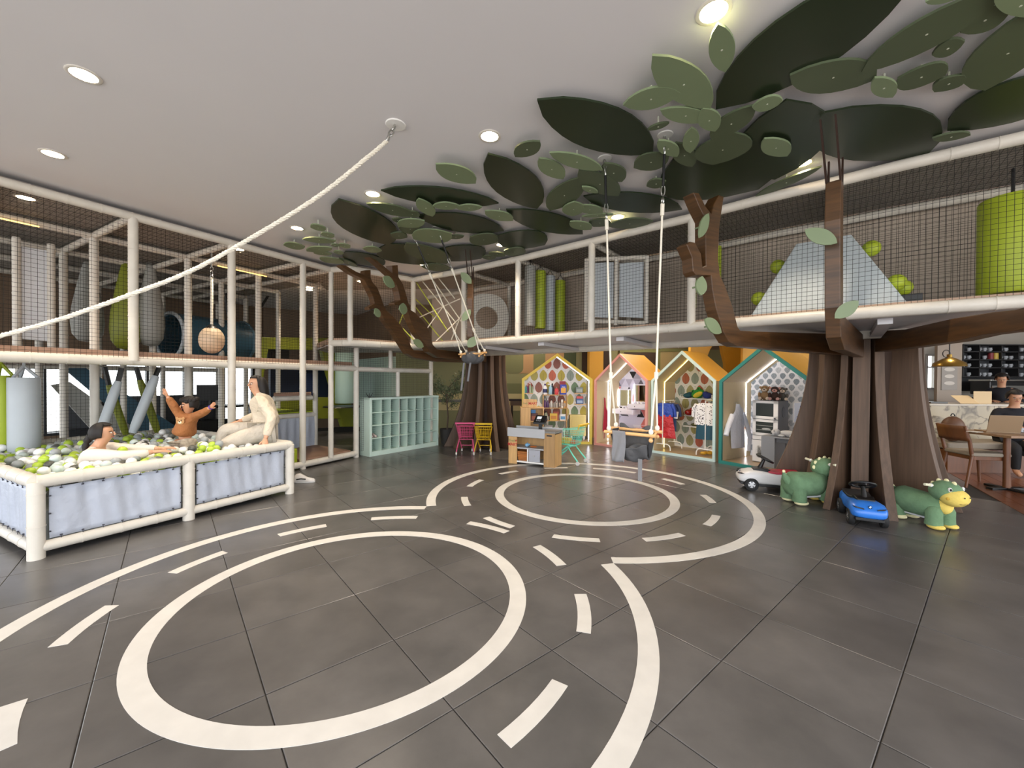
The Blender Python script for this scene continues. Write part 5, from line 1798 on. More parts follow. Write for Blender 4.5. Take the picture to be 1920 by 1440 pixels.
for i, (px, c, cp_, hh) in enumerate(((1022, '6b4a78', 'e4dfe6', 0.21), (1027, '59406a', 'e4dfe6', 0.2), (1034, 'c9c4bf', '2a2428', 0.2), (1039.5, '9b948f', '2a2428', 0.15), (1044, 'b4aaa2', '3a3030', 0.14))):
    bottle(['purple bottle at the left end of the middle shop shelf', 'second purple bottle on the middle shop shelf', 'clear jug with black cap on the middle shop shelf', 'small grey jar beside the clear jug', 'squat clear jar in the middle shop shelf'][i], on1(px, sC[2]), 0.03, hh, cz(c), cz(cp_))
for i, (px, c, hh) in enumerate(((1049.5, '5a3a30', 0.17), (1054, 'e0ddd6', 0.19), (1059, 'd8973a', 0.16))):
    carton(['brown packet on the middle shop shelf', 'white packet between brown and orange ones', 'orange packet at the right end of the middle shop shelf'][i], on1(px, sC[2]), (0.045, 0.05, hh), cz(c), cz('b0a090'), H1.a, name='packet')
bottle('dark capped sauce bottle on the lower shop shelf', on1(1024, sD[2]), 0.042, 0.22, cz('8c9480'), cz('2c2a26'), band=cz('d8d5c4'))
carton('yellow food carton on the lower shop shelf', on1(1038, sD[2]), (0.17, 0.05, 0.16), cz('d9b545'), cz('c9863a'), H1.a)
carton('red topped packet behind the yellow carton', on1(1043, sD[2]) + H1.M.to_3x3() @ Vector((0, 0.045, 0)), (0.13, 0.03, 0.2), cz('a8523c'), None, H1.a, name='packet')
carton('white and blue carton on the lower shop shelf', on1(1055.5, sD[2]), (0.13, 0.05, 0.145), WH, cz('5a94c4'), H1.a)
carton('grey blister pack on the upper right shop shelf', on1(1086, sE[2]), (0.16, 0.05, 0.13), cz('7d8480'), cz('9aa39c'), H1.a, name='packet')
carton('blue blister pack on the lower right shop shelf', on1(1087, sF[2]), (0.16, 0.05, 0.12), cz('3c5280'), cz('8fa0b8'), H1.a, name='packet')
carton('red packet lying above the blue pack on the right', on1(1087, sF[2] + 0.121), (0.15, 0.05, 0.055), cz('b84a48'), None, H1.a, name='packet')
t = thing('small_cabinet', 'cream low cabinet on white feet at the right of the shop', 'cabinet', H1.place(H1.W - 0.26, H1.d - 0.16, 0.05), H1.a)
CRM = mat('cream cabinet', 'cbb878', 0.5)
mb = MB(); mb.box((0, 0, 0.32), (0.36, 0.22, 0.48)); obj('body', mb, CRM, t, bevel=0.004)
mb = MB(); mb.box((0.0, -0.115, 0.32), (0.3, 0.012, 0.42)); obj('door', mb, mat('cream door', 'c4b06c', 0.5), t, bevel=0.004)
for sx in (-0.14, 0.14):
    mb = MB(); mb.lathe([(0.018, 0), (0.022, 0.08)], 10, (sx, -0.08, 0)); obj('leg', mb, WHITE, t)
    mb = MB(); mb.lathe([(0.018, 0), (0.022, 0.08)], 10, (sx, 0.08, 0)); obj('leg', mb, WHITE, t)
xx, zz = H1.on(1029, 808, 0.3)
carton('grey and white flat box on the shop house ledge', H1.place(xx, 0.3, 0.28), (0.17, 0.12, 0.1), cz('8f9096'), WH, H1.a)
t = thing('bench', 'low white ledge with grey trays inside the yellow shop', 'bench', H1.place(0.68, 0.36, 0.05), H1.a)
mb = MB(); mb.box((0, 0, 0.21), (0.62, 0.22, 0.03)); obj('seat', mb, WHITE, t)
for sx in (-0.29, 0.29):
    mb = MB(); mb.box((sx, 0, 0.1), (0.02, 0.2, 0.2)); obj('leg', mb, WHITE, t)
# market display with sign in front of the shop
P = dep(997, 800, 8.5); P.z = 0
t = thing('display_shelf', 'beech toy shelf with packages standing before the yellow shop', 'shelf', P, 0.0)
W_, D_, Hh = 0.46, 0.26, 0.84
for sx in (-1, 1):
    pbox('side_panel', t, (sx * W_ / 2 - 0.01, -D_ / 2, 0), (sx * W_ / 2 + 0.01, D_ / 2, Hh), WOODL)
pbox('front_panel', t, (-W_ / 2, -D_ / 2 - 0.012, 0), (-W_ / 2 + 0.2, -D_ / 2, Hh), WOODL, 0.003)
for z in (0.3, 0.55, Hh - 0.015):
    pbox('shelf_board', t, (-W_ / 2 + 0.01, -D_ / 2, z - 0.008), (W_ / 2 - 0.01, D_ / 2, z + 0.008), WOODL)
pbox('back_panel', t, (-W_ / 2 + 0.01, D_ / 2 - 0.012, 0), (W_ / 2 - 0.01, D_ / 2, Hh), WOODL)
DM = tr(*P)
carton('brown snack carton in the beech toy shelf', DM @ Vector((0.05, -0.02, 0.559)), (0.14, 0.08, 0.15), cz('5c2a20'), cz('8a4a30'))
carton('blue topped snack carton behind the brown one', DM @ Vector((0.03, 0.05, 0.559)), (0.1, 0.05, 0.22), cz('4f8cc8'), None)
carton('dark small carton on the lower board of the beech shelf', DM @ Vector((0.04, 0, 0.309)), (0.1, 0.08, 0.12), cz('4a2c2a'), None)
RED = mat('red lettering', 'b3261f', 0.5)
t = thing('market_sign', 'beech sign board lettered Fresh MART on the toy shelf top', 'sign', DM @ Vector((-0.05, -0.05, Hh - 0.004)), 0.0)
mb = MB(); mb.box((0, 0, 0.085), (0.3, 0.02, 0.17), R=Matrix.Rotation(0.03, 3, 'Y')); obj('board', mb, WOODL, t, bevel=0.004)
letters('lettering', 'MART', 0.07, RED, t, tr(0.07, -0.0105, 0.08) @ rotx(PI / 2), 0.001)
letters('lettering', 'Fresh', 0.052, mat('olive lettering', '8b8a54', 0.6), t, tr(-0.09, -0.0105, 0.082) @ rotx(PI / 2), 0.001, sx=0.8)
# checkout counter
Q0, Q1 = at(953, 868), at(1040, 877.5)
ca = math.atan2(Q1.y - Q0.y, Q1.x - Q0.x)
CW = (Q1 - Q0).length
CH = 0.585
CD = 0.32
t = thing('checkout_counter', 'beech and grey toy checkout counter standing on the road line', 'counter', Q0, ca)
CMx = tr(*Q0) @ rotz(ca)
GR = mat('pale grey counter top', 'b4b4b6', 0.45)
pbox('left_panel', t, (0, 0, 0), (0.16, 0.014, CH - 0.13), WOODL, 0.002)
pbox('left_panel', t, (0, 0, 0), (0.014, CD, CH - 0.06), WOODL, 0.002)
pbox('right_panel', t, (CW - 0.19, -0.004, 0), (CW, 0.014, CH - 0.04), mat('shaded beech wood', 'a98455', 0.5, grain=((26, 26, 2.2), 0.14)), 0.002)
pbox('right_panel', t, (CW - 0.014, 0, 0), (CW, CD, CH - 0.06), WOODL, 0.002)
pbox('back_panel', t, (0.014, CD - 0.012, 0.02), (CW - 0.014, CD, CH - 0.08), WOODL)
pbox('rail_board', t, (-0.012, -0.02, CH - 0.13), (CW - 0.17, -0.004, CH + 0.02), GR, 0.006)
pbox('rail_board', t, (-0.012, CD, CH - 0.13), (CW + 0.012, CD + 0.016, CH + 0.02), GR, 0.006)
pbox('belt', t, (0.0, 0.0, CH - 0.04), (CW - 0.25, CD, CH - 0.02), BLACK, 0.002)
pbox('counter_top', t, (CW - 0.25, -0.004, CH - 0.04), (CW + 0.01, CD, CH - 0.008), mat('grey top board', '7d7a76', 0.45), 0.004)
pbox('handle_slot', t, (CW - 0.14, -0.008, CH - 0.09), (CW - 0.05, -0.003, CH - 0.065), BLACK)
pbox('shelf_board', t, (0.02, 0.004, 0.26), (CW - 0.15, CD - 0.012, 0.28), GR)
pbox('shelf_board', t, (0.02, 0.004, 0.03), (CW - 0.15, CD - 0.012, 0.055), WHITE)
pbox('door', t, (CW - 0.46, 0.006, 0.058), (CW - 0.26, 0.02, 0.255), mat('grey safe door', 'a7a8b0', 0.45), 0.004)
pbox('divider', t, (CW - 0.49, 0.006, 0.055), (CW - 0.47, CD - 0.02, 0.26), WHITE)
mb = MB(); mb.lathe([(0.012, 0), (0.012, 0.012), (0.001, 0.013)], 10, M=tr(CW - 0.36, 0.006, 0.155) @ rotx(PI / 2)); obj('knob', mb, STEEL, t)
letters('lettering', 'Fresh', 0.055, mat('olive lettering', '8b8a54', 0.6), t, tr(0.075, -0.0015, CH - 0.2) @ rotx(PI / 2), 0.001)
letters('lettering', 'MART', 0.068, RED, t, tr(0.08, -0.0015, CH - 0.265) @ rotx(PI / 2), 0.001)
mb = MB(); mb.ball((0.145, -0.003, CH - 0.195), (0.012, 0.003, 0.017), 8, 6); obj('logo_mark', mb, RED, t)
# things on it
bk = thing('basket', 'small brown woven basket in the checkout counter', 'basket', CMx @ Vector((0.27, 0.12, 0.056)), ca)
WICK = mat('woven wicker', 'a9682f', 0.7, grain=((8, 8, 70), 0.35))
mb = MB(); mb.loft([[Vector((sx * 0.105, sy * 0.08, 0)) for sx, sy in ((-1, -1), (1, -1), (1, 1), (-1, 1))], [Vector((sx * 0.12, sy * 0.09, 0.15)) for sx, sy in ((-1, -1), (1, -1), (1, 1), (-1, 1))]]); obj('body', mb, WICK, bk, bevel=0.01)
mb = MB()
for z in (0.03, 0.06, 0.09, 0.12, 0.15):
    s_ = 0.105 + 0.015 * z / 0.15
    mb.tube([(-s_ - 0.002, -s_ * 0.76 - 0.002, z), (s_ + 0.002, -s_ * 0.76 - 0.002, z), (s_ + 0.002, s_ * 0.76 + 0.002, z), (-s_ - 0.002, s_ * 0.76 + 0.002, z)], 0.006, 5, True)
obj('weave_band', mb, WICK, bk, smooth=60)
tag(obj('toy_pig', MB().ball((0, 0, 0.03), (0.035, 0.028, 0.03), 12, 8).ball((0.035, 0, 0.035), 0.018, 8, 6).ball((0.01, 0.015, 0.06), 0.01, 6, 4), mat('sky blue toy', '7fb2d8', 0.4), None, origin=CMx @ Vector((0.29, 0.12, 0.281)), smooth=60), 'small sky blue toy on the checkout shelf', 'toy')
tag(obj('toy_fruit', MB().ball((0, 0, 0.013), (0.06, 0.03, 0.013), 12, 6), mat('orange toy', 'd0763a', 0.5), None, origin=CMx @ Vector((0.42, 0.1, 0.281)), smooth=60), 'flat orange toy fruit on the checkout shelf', 'toy')
rg = thing('cash_register', 'black toy cash register on the checkout counter', 'cash register', CMx @ Vector((CW - 0.31, 0.14, CH - 0.02)), ca)
mb = MB(); mb.box((0, 0, 0.07), (0.05, 0.05, 0.14)); mb.box((0, 0, 0.004), (0.12, 0.1, 0.008)); obj('stand', mb, BLACK, rg, bevel=0.004)
mb = MB(); mb.add([(-0.1, -0.07, 0.11), (0.1, -0.07, 0.11), (0.1, 0.08, 0.17), (-0.1, 0.08, 0.17), (-0.1, -0.07, 0.14), (0.1, -0.07, 0.14), (0.1, 0.05, 0.25), (-0.1, 0.05, 0.25), ], [(0, 1, 5, 4), (1, 2, 6, 5), (2, 3, 7, 6), (3, 0, 4, 7), (4, 5, 6, 7), (3, 2, 1, 0)]); obj('body', mb, BLACK, rg, bevel=0.006)
RM = tr(0, -0.0115, 0.196) @ rotx(math.atan2(0.11, 0.12))
mb = MB(); mb.box((-0.02, 0.022, 0.0012), (0.08, 0.055, 0.002), M=RM); obj('screen', mb, mat('pale screen', 'd5d7da', 0.3, emit=('d5d7da', 0.35)), rg)
mb = MB()
for i in range(3):
    for j in range(2):
        mb.box((-0.05 + i * 0.03, -0.03 - j * 0.022, 0.003), (0.018, 0.012, 0.006), M=RM)
stuff(obj('button_row', mb, MGREY, rg))

# ---- toy shopping carts
def cart(label, P, rz, mt, hm, sc=1.0):
    t_ = thing('shopping_cart', label, 'shopping cart', P, rz, 'toy shopping carts')
    def S(x, y, z): return Vector((x, y, z)) * sc
    top = [(-0.17, -0.22), (0.17, -0.22), (0.14, 0.2), (-0.14, 0.2)]
    bot = [(-0.12, -0.15), (0.12, -0.15), (0.105, 0.16), (-0.105, 0.16)]
    zt = [0.56, 0.56, 0.5, 0.5]; zb = [0.29, 0.29, 0.3, 0.3]
    T = [S(x, y, z) for (x, y), z in zip(top, zt)]
    B = [S(x, y, z) for (x, y), z in zip(bot, zb)]
    mb = MB(); mb.tube(T, 0.007 * sc, 6, True); mb.tube(B, 0.006 * sc, 6, True); obj('basket_rim', mb, mt, t_, smooth=60)
    mb = MB()
    for i in range(4):
        j = (i + 1) % 4
        n = 9 if i % 2 == 0 else 11
        for k in range(n + 1):
            mb.tube([T[i].lerp(T[j], k / n), B[i].lerp(B[j], k / n)], 0.0025 * sc, 4)
        for q in (0.25, 0.5, 0.75):
            mb.tube([T[i].lerp(B[i], q), T[j].lerp(B[j], q)], 0.003 * sc, 4)
    for k in range(1, 8):
        mb.tube([B[0].lerp(B[1], k / 8), B[3].lerp(B[2], k / 8)], 0.0025 * sc, 4)
    stuff(obj('basket_wire', mb, mt, t_))
    mb = MB(); mb.tube([S(-0.185, -0.25, 0.61), S(0.185, -0.25, 0.61)], 0.019 * sc, 10); obj('handle', mb, hm, t_, smooth=40)
    for sx in (-1, 1):
        mb = MB(); mb.tube([S(sx * 0.165, -0.25, 0.61), S(sx * 0.165, -0.22, 0.55)], 0.009 * sc, 6); obj('handle_arm', mb, hm, t_)
        mb = MB(); mb.tube([S(sx * 0.12, -0.14, 0.29), S(sx * 0.13, -0.04, 0.275), S(sx * 0.155, -0.14, 0.15), S(sx * 0.165, -0.22, 0.06)], 0.012 * sc, 8); obj('rear_leg', mb, mt, t_, smooth=60)
        mb = MB(); mb.tube([S(sx * 0.13, -0.04, 0.275), S(sx * 0.12, 0.06, 0.2), S(sx * 0.1, 0.2, 0.06)], 0.012 * sc, 8); obj('front_leg', mb, mt, t_, smooth=60)
        for yy, xx_ in ((-0.22, 0.165), (0.2, 0.1)):
            mb = MB(); mb.lathe([(0.001, -0.012), (0.03, -0.012), (0.034, -0.006), (0.034, 0.006), (0.03, 0.012), (0.001, 0.012)], 16, M=tr(*S(sx * xx_, yy, 0.034 / sc * 1.0)) @ roty(PI / 2)); w_ = obj('wheel', mb, mat('pale castor', 'cfcac4', 0.4), t_, smooth=40)
    mb = MB(); mb.tube([S(-0.115, 0.12, 0.14), S(0.115, 0.12, 0.14)], 0.008 * sc, 6); obj('cross_bar', mb, mt, t_)
    return t_
PINKM = mat('pink enamel', 'd2557f', 0.35); YELM = mat('yellow enamel', 'd8b320', 0.35); TEALM = mat('turquoise enamel', '6fd3bd', 0.35)
cart('pink toy shopping cart in front of the far tree trunk', at(874, 850), 0.02, PINKM, PINKM, 0.98)
cart('yellow toy shopping cart beside the pink one', at(907.5, 850), -0.06, YELM, YELM, 0.96)
tc = cart('turquoise toy shopping cart with yellow handle behind the checkout counter', at(1066, 867), 1.02, TEALM, YELM, 1.08)
TMx = wm(tc)
carton('yellow toy packet lying in the turquoise cart', TMx @ Vector((0.0, 0.05, 0.33)), (0.12, 0.16, 0.09), cz('d8b545'), None, 1.02, name='packet')
carton('orange toy packet lying in the turquoise cart', TMx @ Vector((0.02, -0.1, 0.33)), (0.12, 0.1, 0.05), cz('c9704a'), None, 1.02, name='packet')

# ---- contents of the pink house
yb2 = H2.d - 0.035
def wallrect(h, px0, py0, px1, py1, y):
    x0, z0 = h.on(px0, py0, y); x1, z1 = h.on(px1, py1, y)
    return min(x0, x1), min(z0, z1), max(x0, x1), max(z0, z1)
MIRR = mat('mirror glass', 'cfd6c6', 0.04, 1.0)
VANW = mat('white vanity lacquer', 'e9e6f0', 0.4)
for i, (a_, lb) in enumerate((((1161, 729, 1185, 764), 'white framed vanity mirror on the left of the pink house'), ((1190, 720, 1212, 756), 'white framed vanity mirror on the right of the pink house'))):
    x0, z0, x1, z1 = wallrect(H2, *a_, yb2 - 0.03)
    z0 = min(z0, z1)
    t = thing('vanity_mirror', lb, 'mirror', H2.place((x0 + x1) / 2, yb2 - 0.02, z0), H2.a, 'vanity mirrors')
    w_, h_ = x1 - x0, z1 - z0
    mb = MB()
    for c, d in (((0, 0, 0.015), (w_, 0.03, 0.03)), ((0, 0, h_ - 0.015), (w_, 0.03, 0.03)), ((-w_ / 2 + 0.015, 0, h_ / 2), (0.03, 0.03, h_)), ((w_ / 2 - 0.015, 0, h_ / 2), (0.03, 0.03, h_))):
        mb.box(c, d)
    obj('frame', mb, VANW, t, bevel=0.003)
    mb = MB(); mb.box((0, 0.004, h_ / 2), (w_ - 0.06, 0.008, h_ - 0.06)); obj('mirror_pane', mb, MIRR, t)
    mb = MB(); mb.box((-w_ / 2 - 0.004, -0.004, h_ / 2), (0.004, 0.012, h_ * 0.96)); obj('light_strip', mb, LEDW, t)
for i, (a_, lb, y_) in enumerate((((1148, 766, 1186, 778), 'white floating vanity drawer on the left', 0.55), ((1176, 757, 1210, 768), 'white floating vanity drawer on the right', 0.6))):
    x0, z0, x1, z1 = wallrect(H2, *a_, y_)
    x0 = max(x0, 0.05)
    t = thing('vanity_table', lb + ' of the pink house', 'vanity', H2.place((x0 + x1) / 2, (y_ + yb2) / 2, z0), H2.a, 'vanity drawers')
    mb = MB(); mb.box((0, 0, (z1 - z0) / 2), (x1 - x0, yb2 - y_ - 0.004, z1 - z0)); obj('body', mb, VANW, t, bevel=0.004)
    mb = MB(); mb.box((0, -(yb2 - y_) / 2 - 0.004, (z1 - z0) / 2), (x1 - x0 - 0.03, 0.008, z1 - z0 - 0.03)); f = obj('drawer_front', mb, VANW, t, bevel=0.003)
    mb = MB(); mb.ball((-0.03, -(yb2 - y_) / 2 - 0.014, (z1 - z0) / 2), 0.01, 8, 6); obj('knob', mb, DGREY, f)
    for k in range(3):
        bottle('tiny white jar number set on the %s vanity drawer'.replace('number set ', '') % ('left' if i == 0 else 'right'), H2.place(x0 + 0.08 + k * 0.09, (y_ + yb2) / 2, z1 + 0.001), 0.018, 0.05 + 0.015 * (k % 2), WH, cz('8a8478'), group='jars on the %s vanity drawer' % ('left' if i == 0 else 'right'), cat='jar', name='jar')
PINKV = mat('pink velvet', 'c58f97', 0.7)
for px, y_, lb in ((1166, 0.3, 'round pink pouf stool on the left inside the pink house'), (1196, 0.34, 'round pink pouf stool on the right inside the pink house')):
    x_, z_ = H2.on(px, 795, y_)
    t = thing('pouf_stool', lb, 'stool', H2.place(x_, y_, 0.04), H2.a, 'pink pouf stools')
    r_ = 0.14
    mb = MB(); mb.lathe([(r_ * 0.92, 0), (r_ * 0.95, 0.03), (r_, 0.3)], 24); obj('body', mb, PINKV, t, smooth=40)
    mb = MB(); mb.lathe([(r_ * 1.02, 0.3), (r_ * 1.06, 0.315), (r_ * 1.02, 0.35), (r_ * 0.85, 0.37), (0.001, 0.375)], 24); obj('seat', mb, mat('pale pink velvet', 'd3a3aa', 0.7), t, smooth=50)
def cloth_panel(poly, fn, nu=14, nv=16):
    """sheet between left edge and right edge polylines (lists of (a, z)), fn maps (a, z, bulge) to a point"""
    L_, R_ = poly
    def ev(E, v):
        k = v * (len(E) - 1)
        i = min(int(k), len(E) - 2)
        f_ = k - i
        return lerp(E[i][0], E[i + 1][0], f_), lerp(E[i][1], E[i + 1][1], f_)
    mb = MB()
    for sgn in (1, -1):
        def g(u, v):
            a0, z0 = ev(L_, v); a1, z1 = ev(R_, v)
            b_ = math.sin(PI * u) ** 0.6 * sgn
            fold = 0.12 * math.sin(u * 19 + v * 4) * (0.3 + v)
            return fn(lerp(a0, a1, u), lerp(z0, z1, u), b_ + fold * abs(b_))
        mb.grid(g, nu, nv)
    return mb
# red apron on the left wall of H2
def wall_cloth(h, name, label, cat, px_left, px_right, mt, th, x=0.04, parts=None, hook=None):
    Lp = [h.onl(a_, b_, x) for a_, b_ in px_left]
    Rp = [h.onl(a_, b_, x) for a_, b_ in px_right]
    base = h.place(x, Lp[-1][0], min(Lp[-1][1], Rp[-1][1]))
    t_ = thing(name, label, cat, base, h.a)
    mb = cloth_panel((Lp, Rp), lambda a_, z, b_: h.place(x + 0.012 + th * (b_ + 1.2) * 0.5, a_, z))
    obj('cloth', mb, mt, t_, world=True, smooth=80)
    if hook:
        yy, zz = h.onl(hook[0], hook[1], x)
        mb = MB(); mb.tube([h.place(x - 0.003, yy, zz + 0.01), h.place(x + 0.03, yy, zz), h.place(x + 0.04, yy, zz + 0.025)], 0.005, 6)
        obj('wall_hook', mb, STEEL, t_, world=True, smooth=60)
    return t_
t = wall_cloth(H2, 'apron', 'crimson apron hanging on the left wall of the pink house', 'apron', [(1131.3, 746), (1131, 762), (1130, 780), (1128, 808)], [(1132.3, 746), (1134, 764), (1137.5, 772), (1136.5, 810)], mat('crimson cloth', 'a51f3a', 0.8), 0.03, 0.036, hook=(1131.8, 745))
mb = MB(); q = [H2.onl(a_, b_, 0.036) for a_, b_ in ((1132, 808), (1131, 822))]; mb.tube([H2.place(0.06, q[0][0], q[0][1]), H2.place(0.06, q[1][0], q[1][1])], 0.006, 5); obj('tie_string', mb, mat('crimson cloth', 'a51f3a', 0.8), t, world=True)

# ---- costumes in the aqua house
def rack(label, h, px_pole, y0, y1, group):
    x_, zt = h.on(px_pole, 752, y0)
    t_ = thing('clothes_rack', label, 'clothes rack', h.place(x_, y0, 0.05), h.a, group)
    for yy in (y0, y1):
        mb = MB(); mb.tube([h.place(x_, yy, 0.16), h.place(x_, yy, zt)], 0.009, 8); obj('upright', mb, WHITE, t_, world=True, smooth=60)
        mb = MB()
        mb.tube(smooth_path([h.place(x_ - 0.16, yy, 0.052), h.place(x_ - 0.155, yy, 0.12), h.place(x_ - 0.11, yy, 0.165), h.place(x_, yy, 0.168), h.place(x_ + 0.11, yy, 0.165), h.place(x_ + 0.155, yy, 0.12), h.place(x_ + 0.16, yy, 0.052)], 4), 0.011, 8)
        obj('foot_arch', mb, WHITE, t_, world=True, smooth=60)
    mb = MB(); mb.tube([h.place(x_, y0 - 0.02, zt), h.place(x_, y1 + 0.02, zt)], 0.009, 8); obj('hanging_bar', mb, WHITE, t_, world=True, smooth=60)
    return t_, x_, zt
r1, rx1, rz1 = rack('white clothes rack on the left side of the aqua house', H3, 1243, 0.16, 0.62, 'white clothes racks')
r2, rx2, rz2 = rack('white clothes rack on the right side of the aqua house', H3, 1323, 0.16, 0.62, 'white clothes racks')
def costume(label, h, xc, zt, y, w, parts, group=None, name='costume', rot=0.12):
    """parts: list of (name, material, z0, z1, half width top, half width bottom)"""
    t_ = thing(name, label, 'costume', h.place(xc, y, zt - 0.7), h.a + rot, group)
    M_ = wm(t_)
    inv = M_.inverted()
    mb = MB()
    mb.tube([(0, 0, 0.70), (0, 0, 0.665), (-w * 0.8, 0, 0.62), (w * 0.8, 0, 0.62), (0, 0, 0.665)], 0.004, 5)
    mb.tube([(0.0, 0, 0.70), (0.012, 0.0, 0.713), (0.0, 0, 0.725)], 0.003, 5)
    obj('hanger', mb, WHITE, t_)
    for nm, mt, z0, z1, a0, a1 in parts:
        mb = cloth_panel(([(-a0 * 0.5 if z0 > -0.1 and nm == 'top' else -a0, z0), (-a0, z0 - 0.03), (-(a0 + a1) / 2, (z0 + z1) / 2), (-a1, z1)], [(a0 * 0.5 if nm == 'top' else a0, z0), (a0, z0 - 0.03), ((a0 + a1) / 2, (z0 + z1) / 2), (a1, z1)]), lambda a_, z, b_: Vector((a_, 0.035 * b_, 0.66 + z)))
        obj(nm, mb, mt, t_, smooth=80)
        if nm == 'top':
            for s_ in (-1, 1):
                mb = MB(); mb.tube([(s_ * a0 * 0.9, 0, 0.635 + z0), (s_ * (a0 + 0.035), 0, 0.55 + z0), (s_ * (a0 + 0.05), 0.01, 0.4 + z0)], [0.035, 0.033, 0.028], 10); obj('sleeve', mb, mt, t_, smooth=60)
    return t_
BLUEC = mat('royal blue satin', '2443a0', 0.38, noise=(8, 0.15), bump=(12, 1.0, 0.04)); REDC = mat('red satin', 'b01a1f', 0.38, noise=(6, 0.15), bump=(9, 1.0, 0.05))
def dots_mat():
    mt = mat('white spotted cloth', 'e4e2e2', 0.8)
    nt = mt.node_tree; b = nt.nodes['Principled BSDF']
    tc = nt.nodes.new('ShaderNodeTexCoord'); v = nt.nodes.new('ShaderNodeTexVoronoi'); v.inputs['Scale'].default_value = 32
    r = nt.nodes.new('ShaderNodeMath'); r.operation = 'LESS_THAN'; r.inputs[1].default_value = 0.3
    mx = nt.nodes.new('ShaderNodeMix'); mx.data_type = 'RGBA'; mx.inputs['A'].default_value = rgb('e4e2e2'); mx.inputs['B'].default_value = rgb('1c1a20')
    nt.links.new(tc.outputs['Object'], v.inputs['Vector']); nt.links.new(v.outputs['Distance'], r.inputs[0]); nt.links.new(r.outputs[0], mx.inputs['Factor']); nt.links.new(mx.outputs['Result'], b.inputs['Base Color'])
    return mt
SPOT_C = dots_mat()
costume('royal blue costume with long red skirt on the left rack', H3, rx1, rz1, 0.2, 0.17, [('top', BLUEC, 0.0, -0.26, 0.17, 0.18), ('skirt', REDC, -0.23, -0.68, 0.17, 0.24)])
t = costume('dark blue costume with a white tag behind the red skirt', H3, rx1 + 0.05, rz1, 0.36, 0.13, [('top', mat('dark blue cloth', '1d2c52', 0.7), 0.0, -0.3, 0.14, 0.15), ('trousers', mat('denim blue cloth', '33476a', 0.8), -0.28, -0.55, 0.12, 0.12)])
mb = MB(); mb.box((0.13, -0.045, 0.43), (0.075, 0.003, 0.14), R=Matrix.Rotation(0.15, 3, 'Y')); obj('paper_tag', mb, WHITE, t)
costume('brown costume hanging at the back of the left rack', H3, rx1 + 0.03, rz1, 0.5, 0.12, [('top', mat('brown cloth', '6f5a45', 0.8), 0.0, -0.35, 0.13, 0.14)])
costume('white black spotted costume top with dark skirt on the right rack', H3, rx2 - 0.02, rz2, 0.2, 0.17, [('top', SPOT_C, 0.0, -0.4, 0.17, 0.19), ('skirt', mat('petrol cloth', '1f4a5c', 0.7), -0.38, -0.66, 0.15, 0.17)])
costume('second spotted costume behind the first on the right rack', H3, rx2 + 0.06, rz2, 0.34, 0.13, [('top', SPOT_C, 0.0, -0.4, 0.13, 0.14)])
costume('gold yellow costume at the back of the right rack', H3, rx2, rz2, 0.5, 0.12, [('top', mat('dark cloth', '22222a', 0.8), 0.0, -0.3, 0.12, 0.13), ('skirt', mat('gold cloth', 'c99a2c', 0.45), -0.28, -0.64, 0.12, 0.15)])
tag(obj('gold_shoes', MB().ball((-0.08, 0, 0.03), (0.06, 0.04, 0.03), 10, 6).ball((0.06, 0.01, 0.035), (0.06, 0.04, 0.035), 10, 6).ball((0.0, 0.05, 0.03), (0.05, 0.04, 0.03), 10, 6), mat('gold cloth', 'c99a2c', 0.45), None, origin=H3.place(rx2 - 0.02, 0.3, 0.052), smooth=60), 'crumpled gold cloth lying under the right clothes rack', 'cloth')
yb3 = H3.d - 0.034
for i, (px0, px1, py, lb) in enumerate(((1276, 1334, 746, 'top wall shelf of the aqua house with dressing up hats'), (1277, 1330, 778, 'middle wall shelf of the aqua house with red props'), (1280, 1326, 798, 'low wall shelf of the aqua house with a few props'))):
    x0, z = H3.on(px0, py, yb3 - 0.22); x1, _ = H3.on(px1, py, yb3 - 0.22)
    x1 = min(x1, H3.W - 0.05)
    t = thing('wall_shelf', lb, 'shelf', H3.place((x0 + x1) / 2, yb3 - 0.11, z), H3.a)
    mb = MB(); mb.box((0, 0, -0.008), (x1 - x0, 0.215, 0.016)); obj('shelf_board', mb, WHITE, t)
    mb = MB()
    for sx in (-1, 1): mb.tube([(sx * (x1 - x0) / 2, -0.1, 0), (sx * (x1 - x0) / 2, -0.1, 0.07), (sx * (x1 - x0) / 2, 0.1, 0.07)], 0.006, 5)
    obj('end_rail', mb, WHITE, t)
    if i == 0: top_z, top_x0, top_x1 = z, x0, x1
    if i == 1: mid_z, mid_x0, mid_x1 = z, x0, x1
    if i == 2: low_z, low_x0 = z, x0
GRN = mat('green plush', '2f8a3a', 0.9); YPL = mat('yellow plush', 'd8c23c', 0.9)
t = thing('frog_hat', 'bright green and yellow frog shaped plush hat on the top shelf', 'hat', H3.place((top_x0 + top_x1) / 2, yb3 - 0.12, top_z + 0.001), H3.a)
mb = MB(); mb.ball((0, 0, 0.09), (0.13, 0.09, 0.09), 16, 10, R=Matrix.Rotation(-0.45, 3, 'Y')); obj('head', mb, GRN, t, smooth=80)
mb = MB(); mb.ball((0.02, -0.05, 0.075), (0.1, 0.06, 0.05), 14, 8, R=Matrix.Rotation(-0.5, 3, 'Y')); obj('belly', mb, YPL, t, smooth=80)
for s_ in ((-0.08, 0.13), (0.03, 0.19)):
    mb = MB(); mb.ball((s_[0], -0.03, s_[1]), 0.035, 10, 7); e = obj('eye', mb, GRN, t, smooth=80)
    mb = MB(); mb.ball((s_[0], -0.06, s_[1]), 0.012, 8, 6); obj('pupil', mb, BLACK, e, smooth=80)
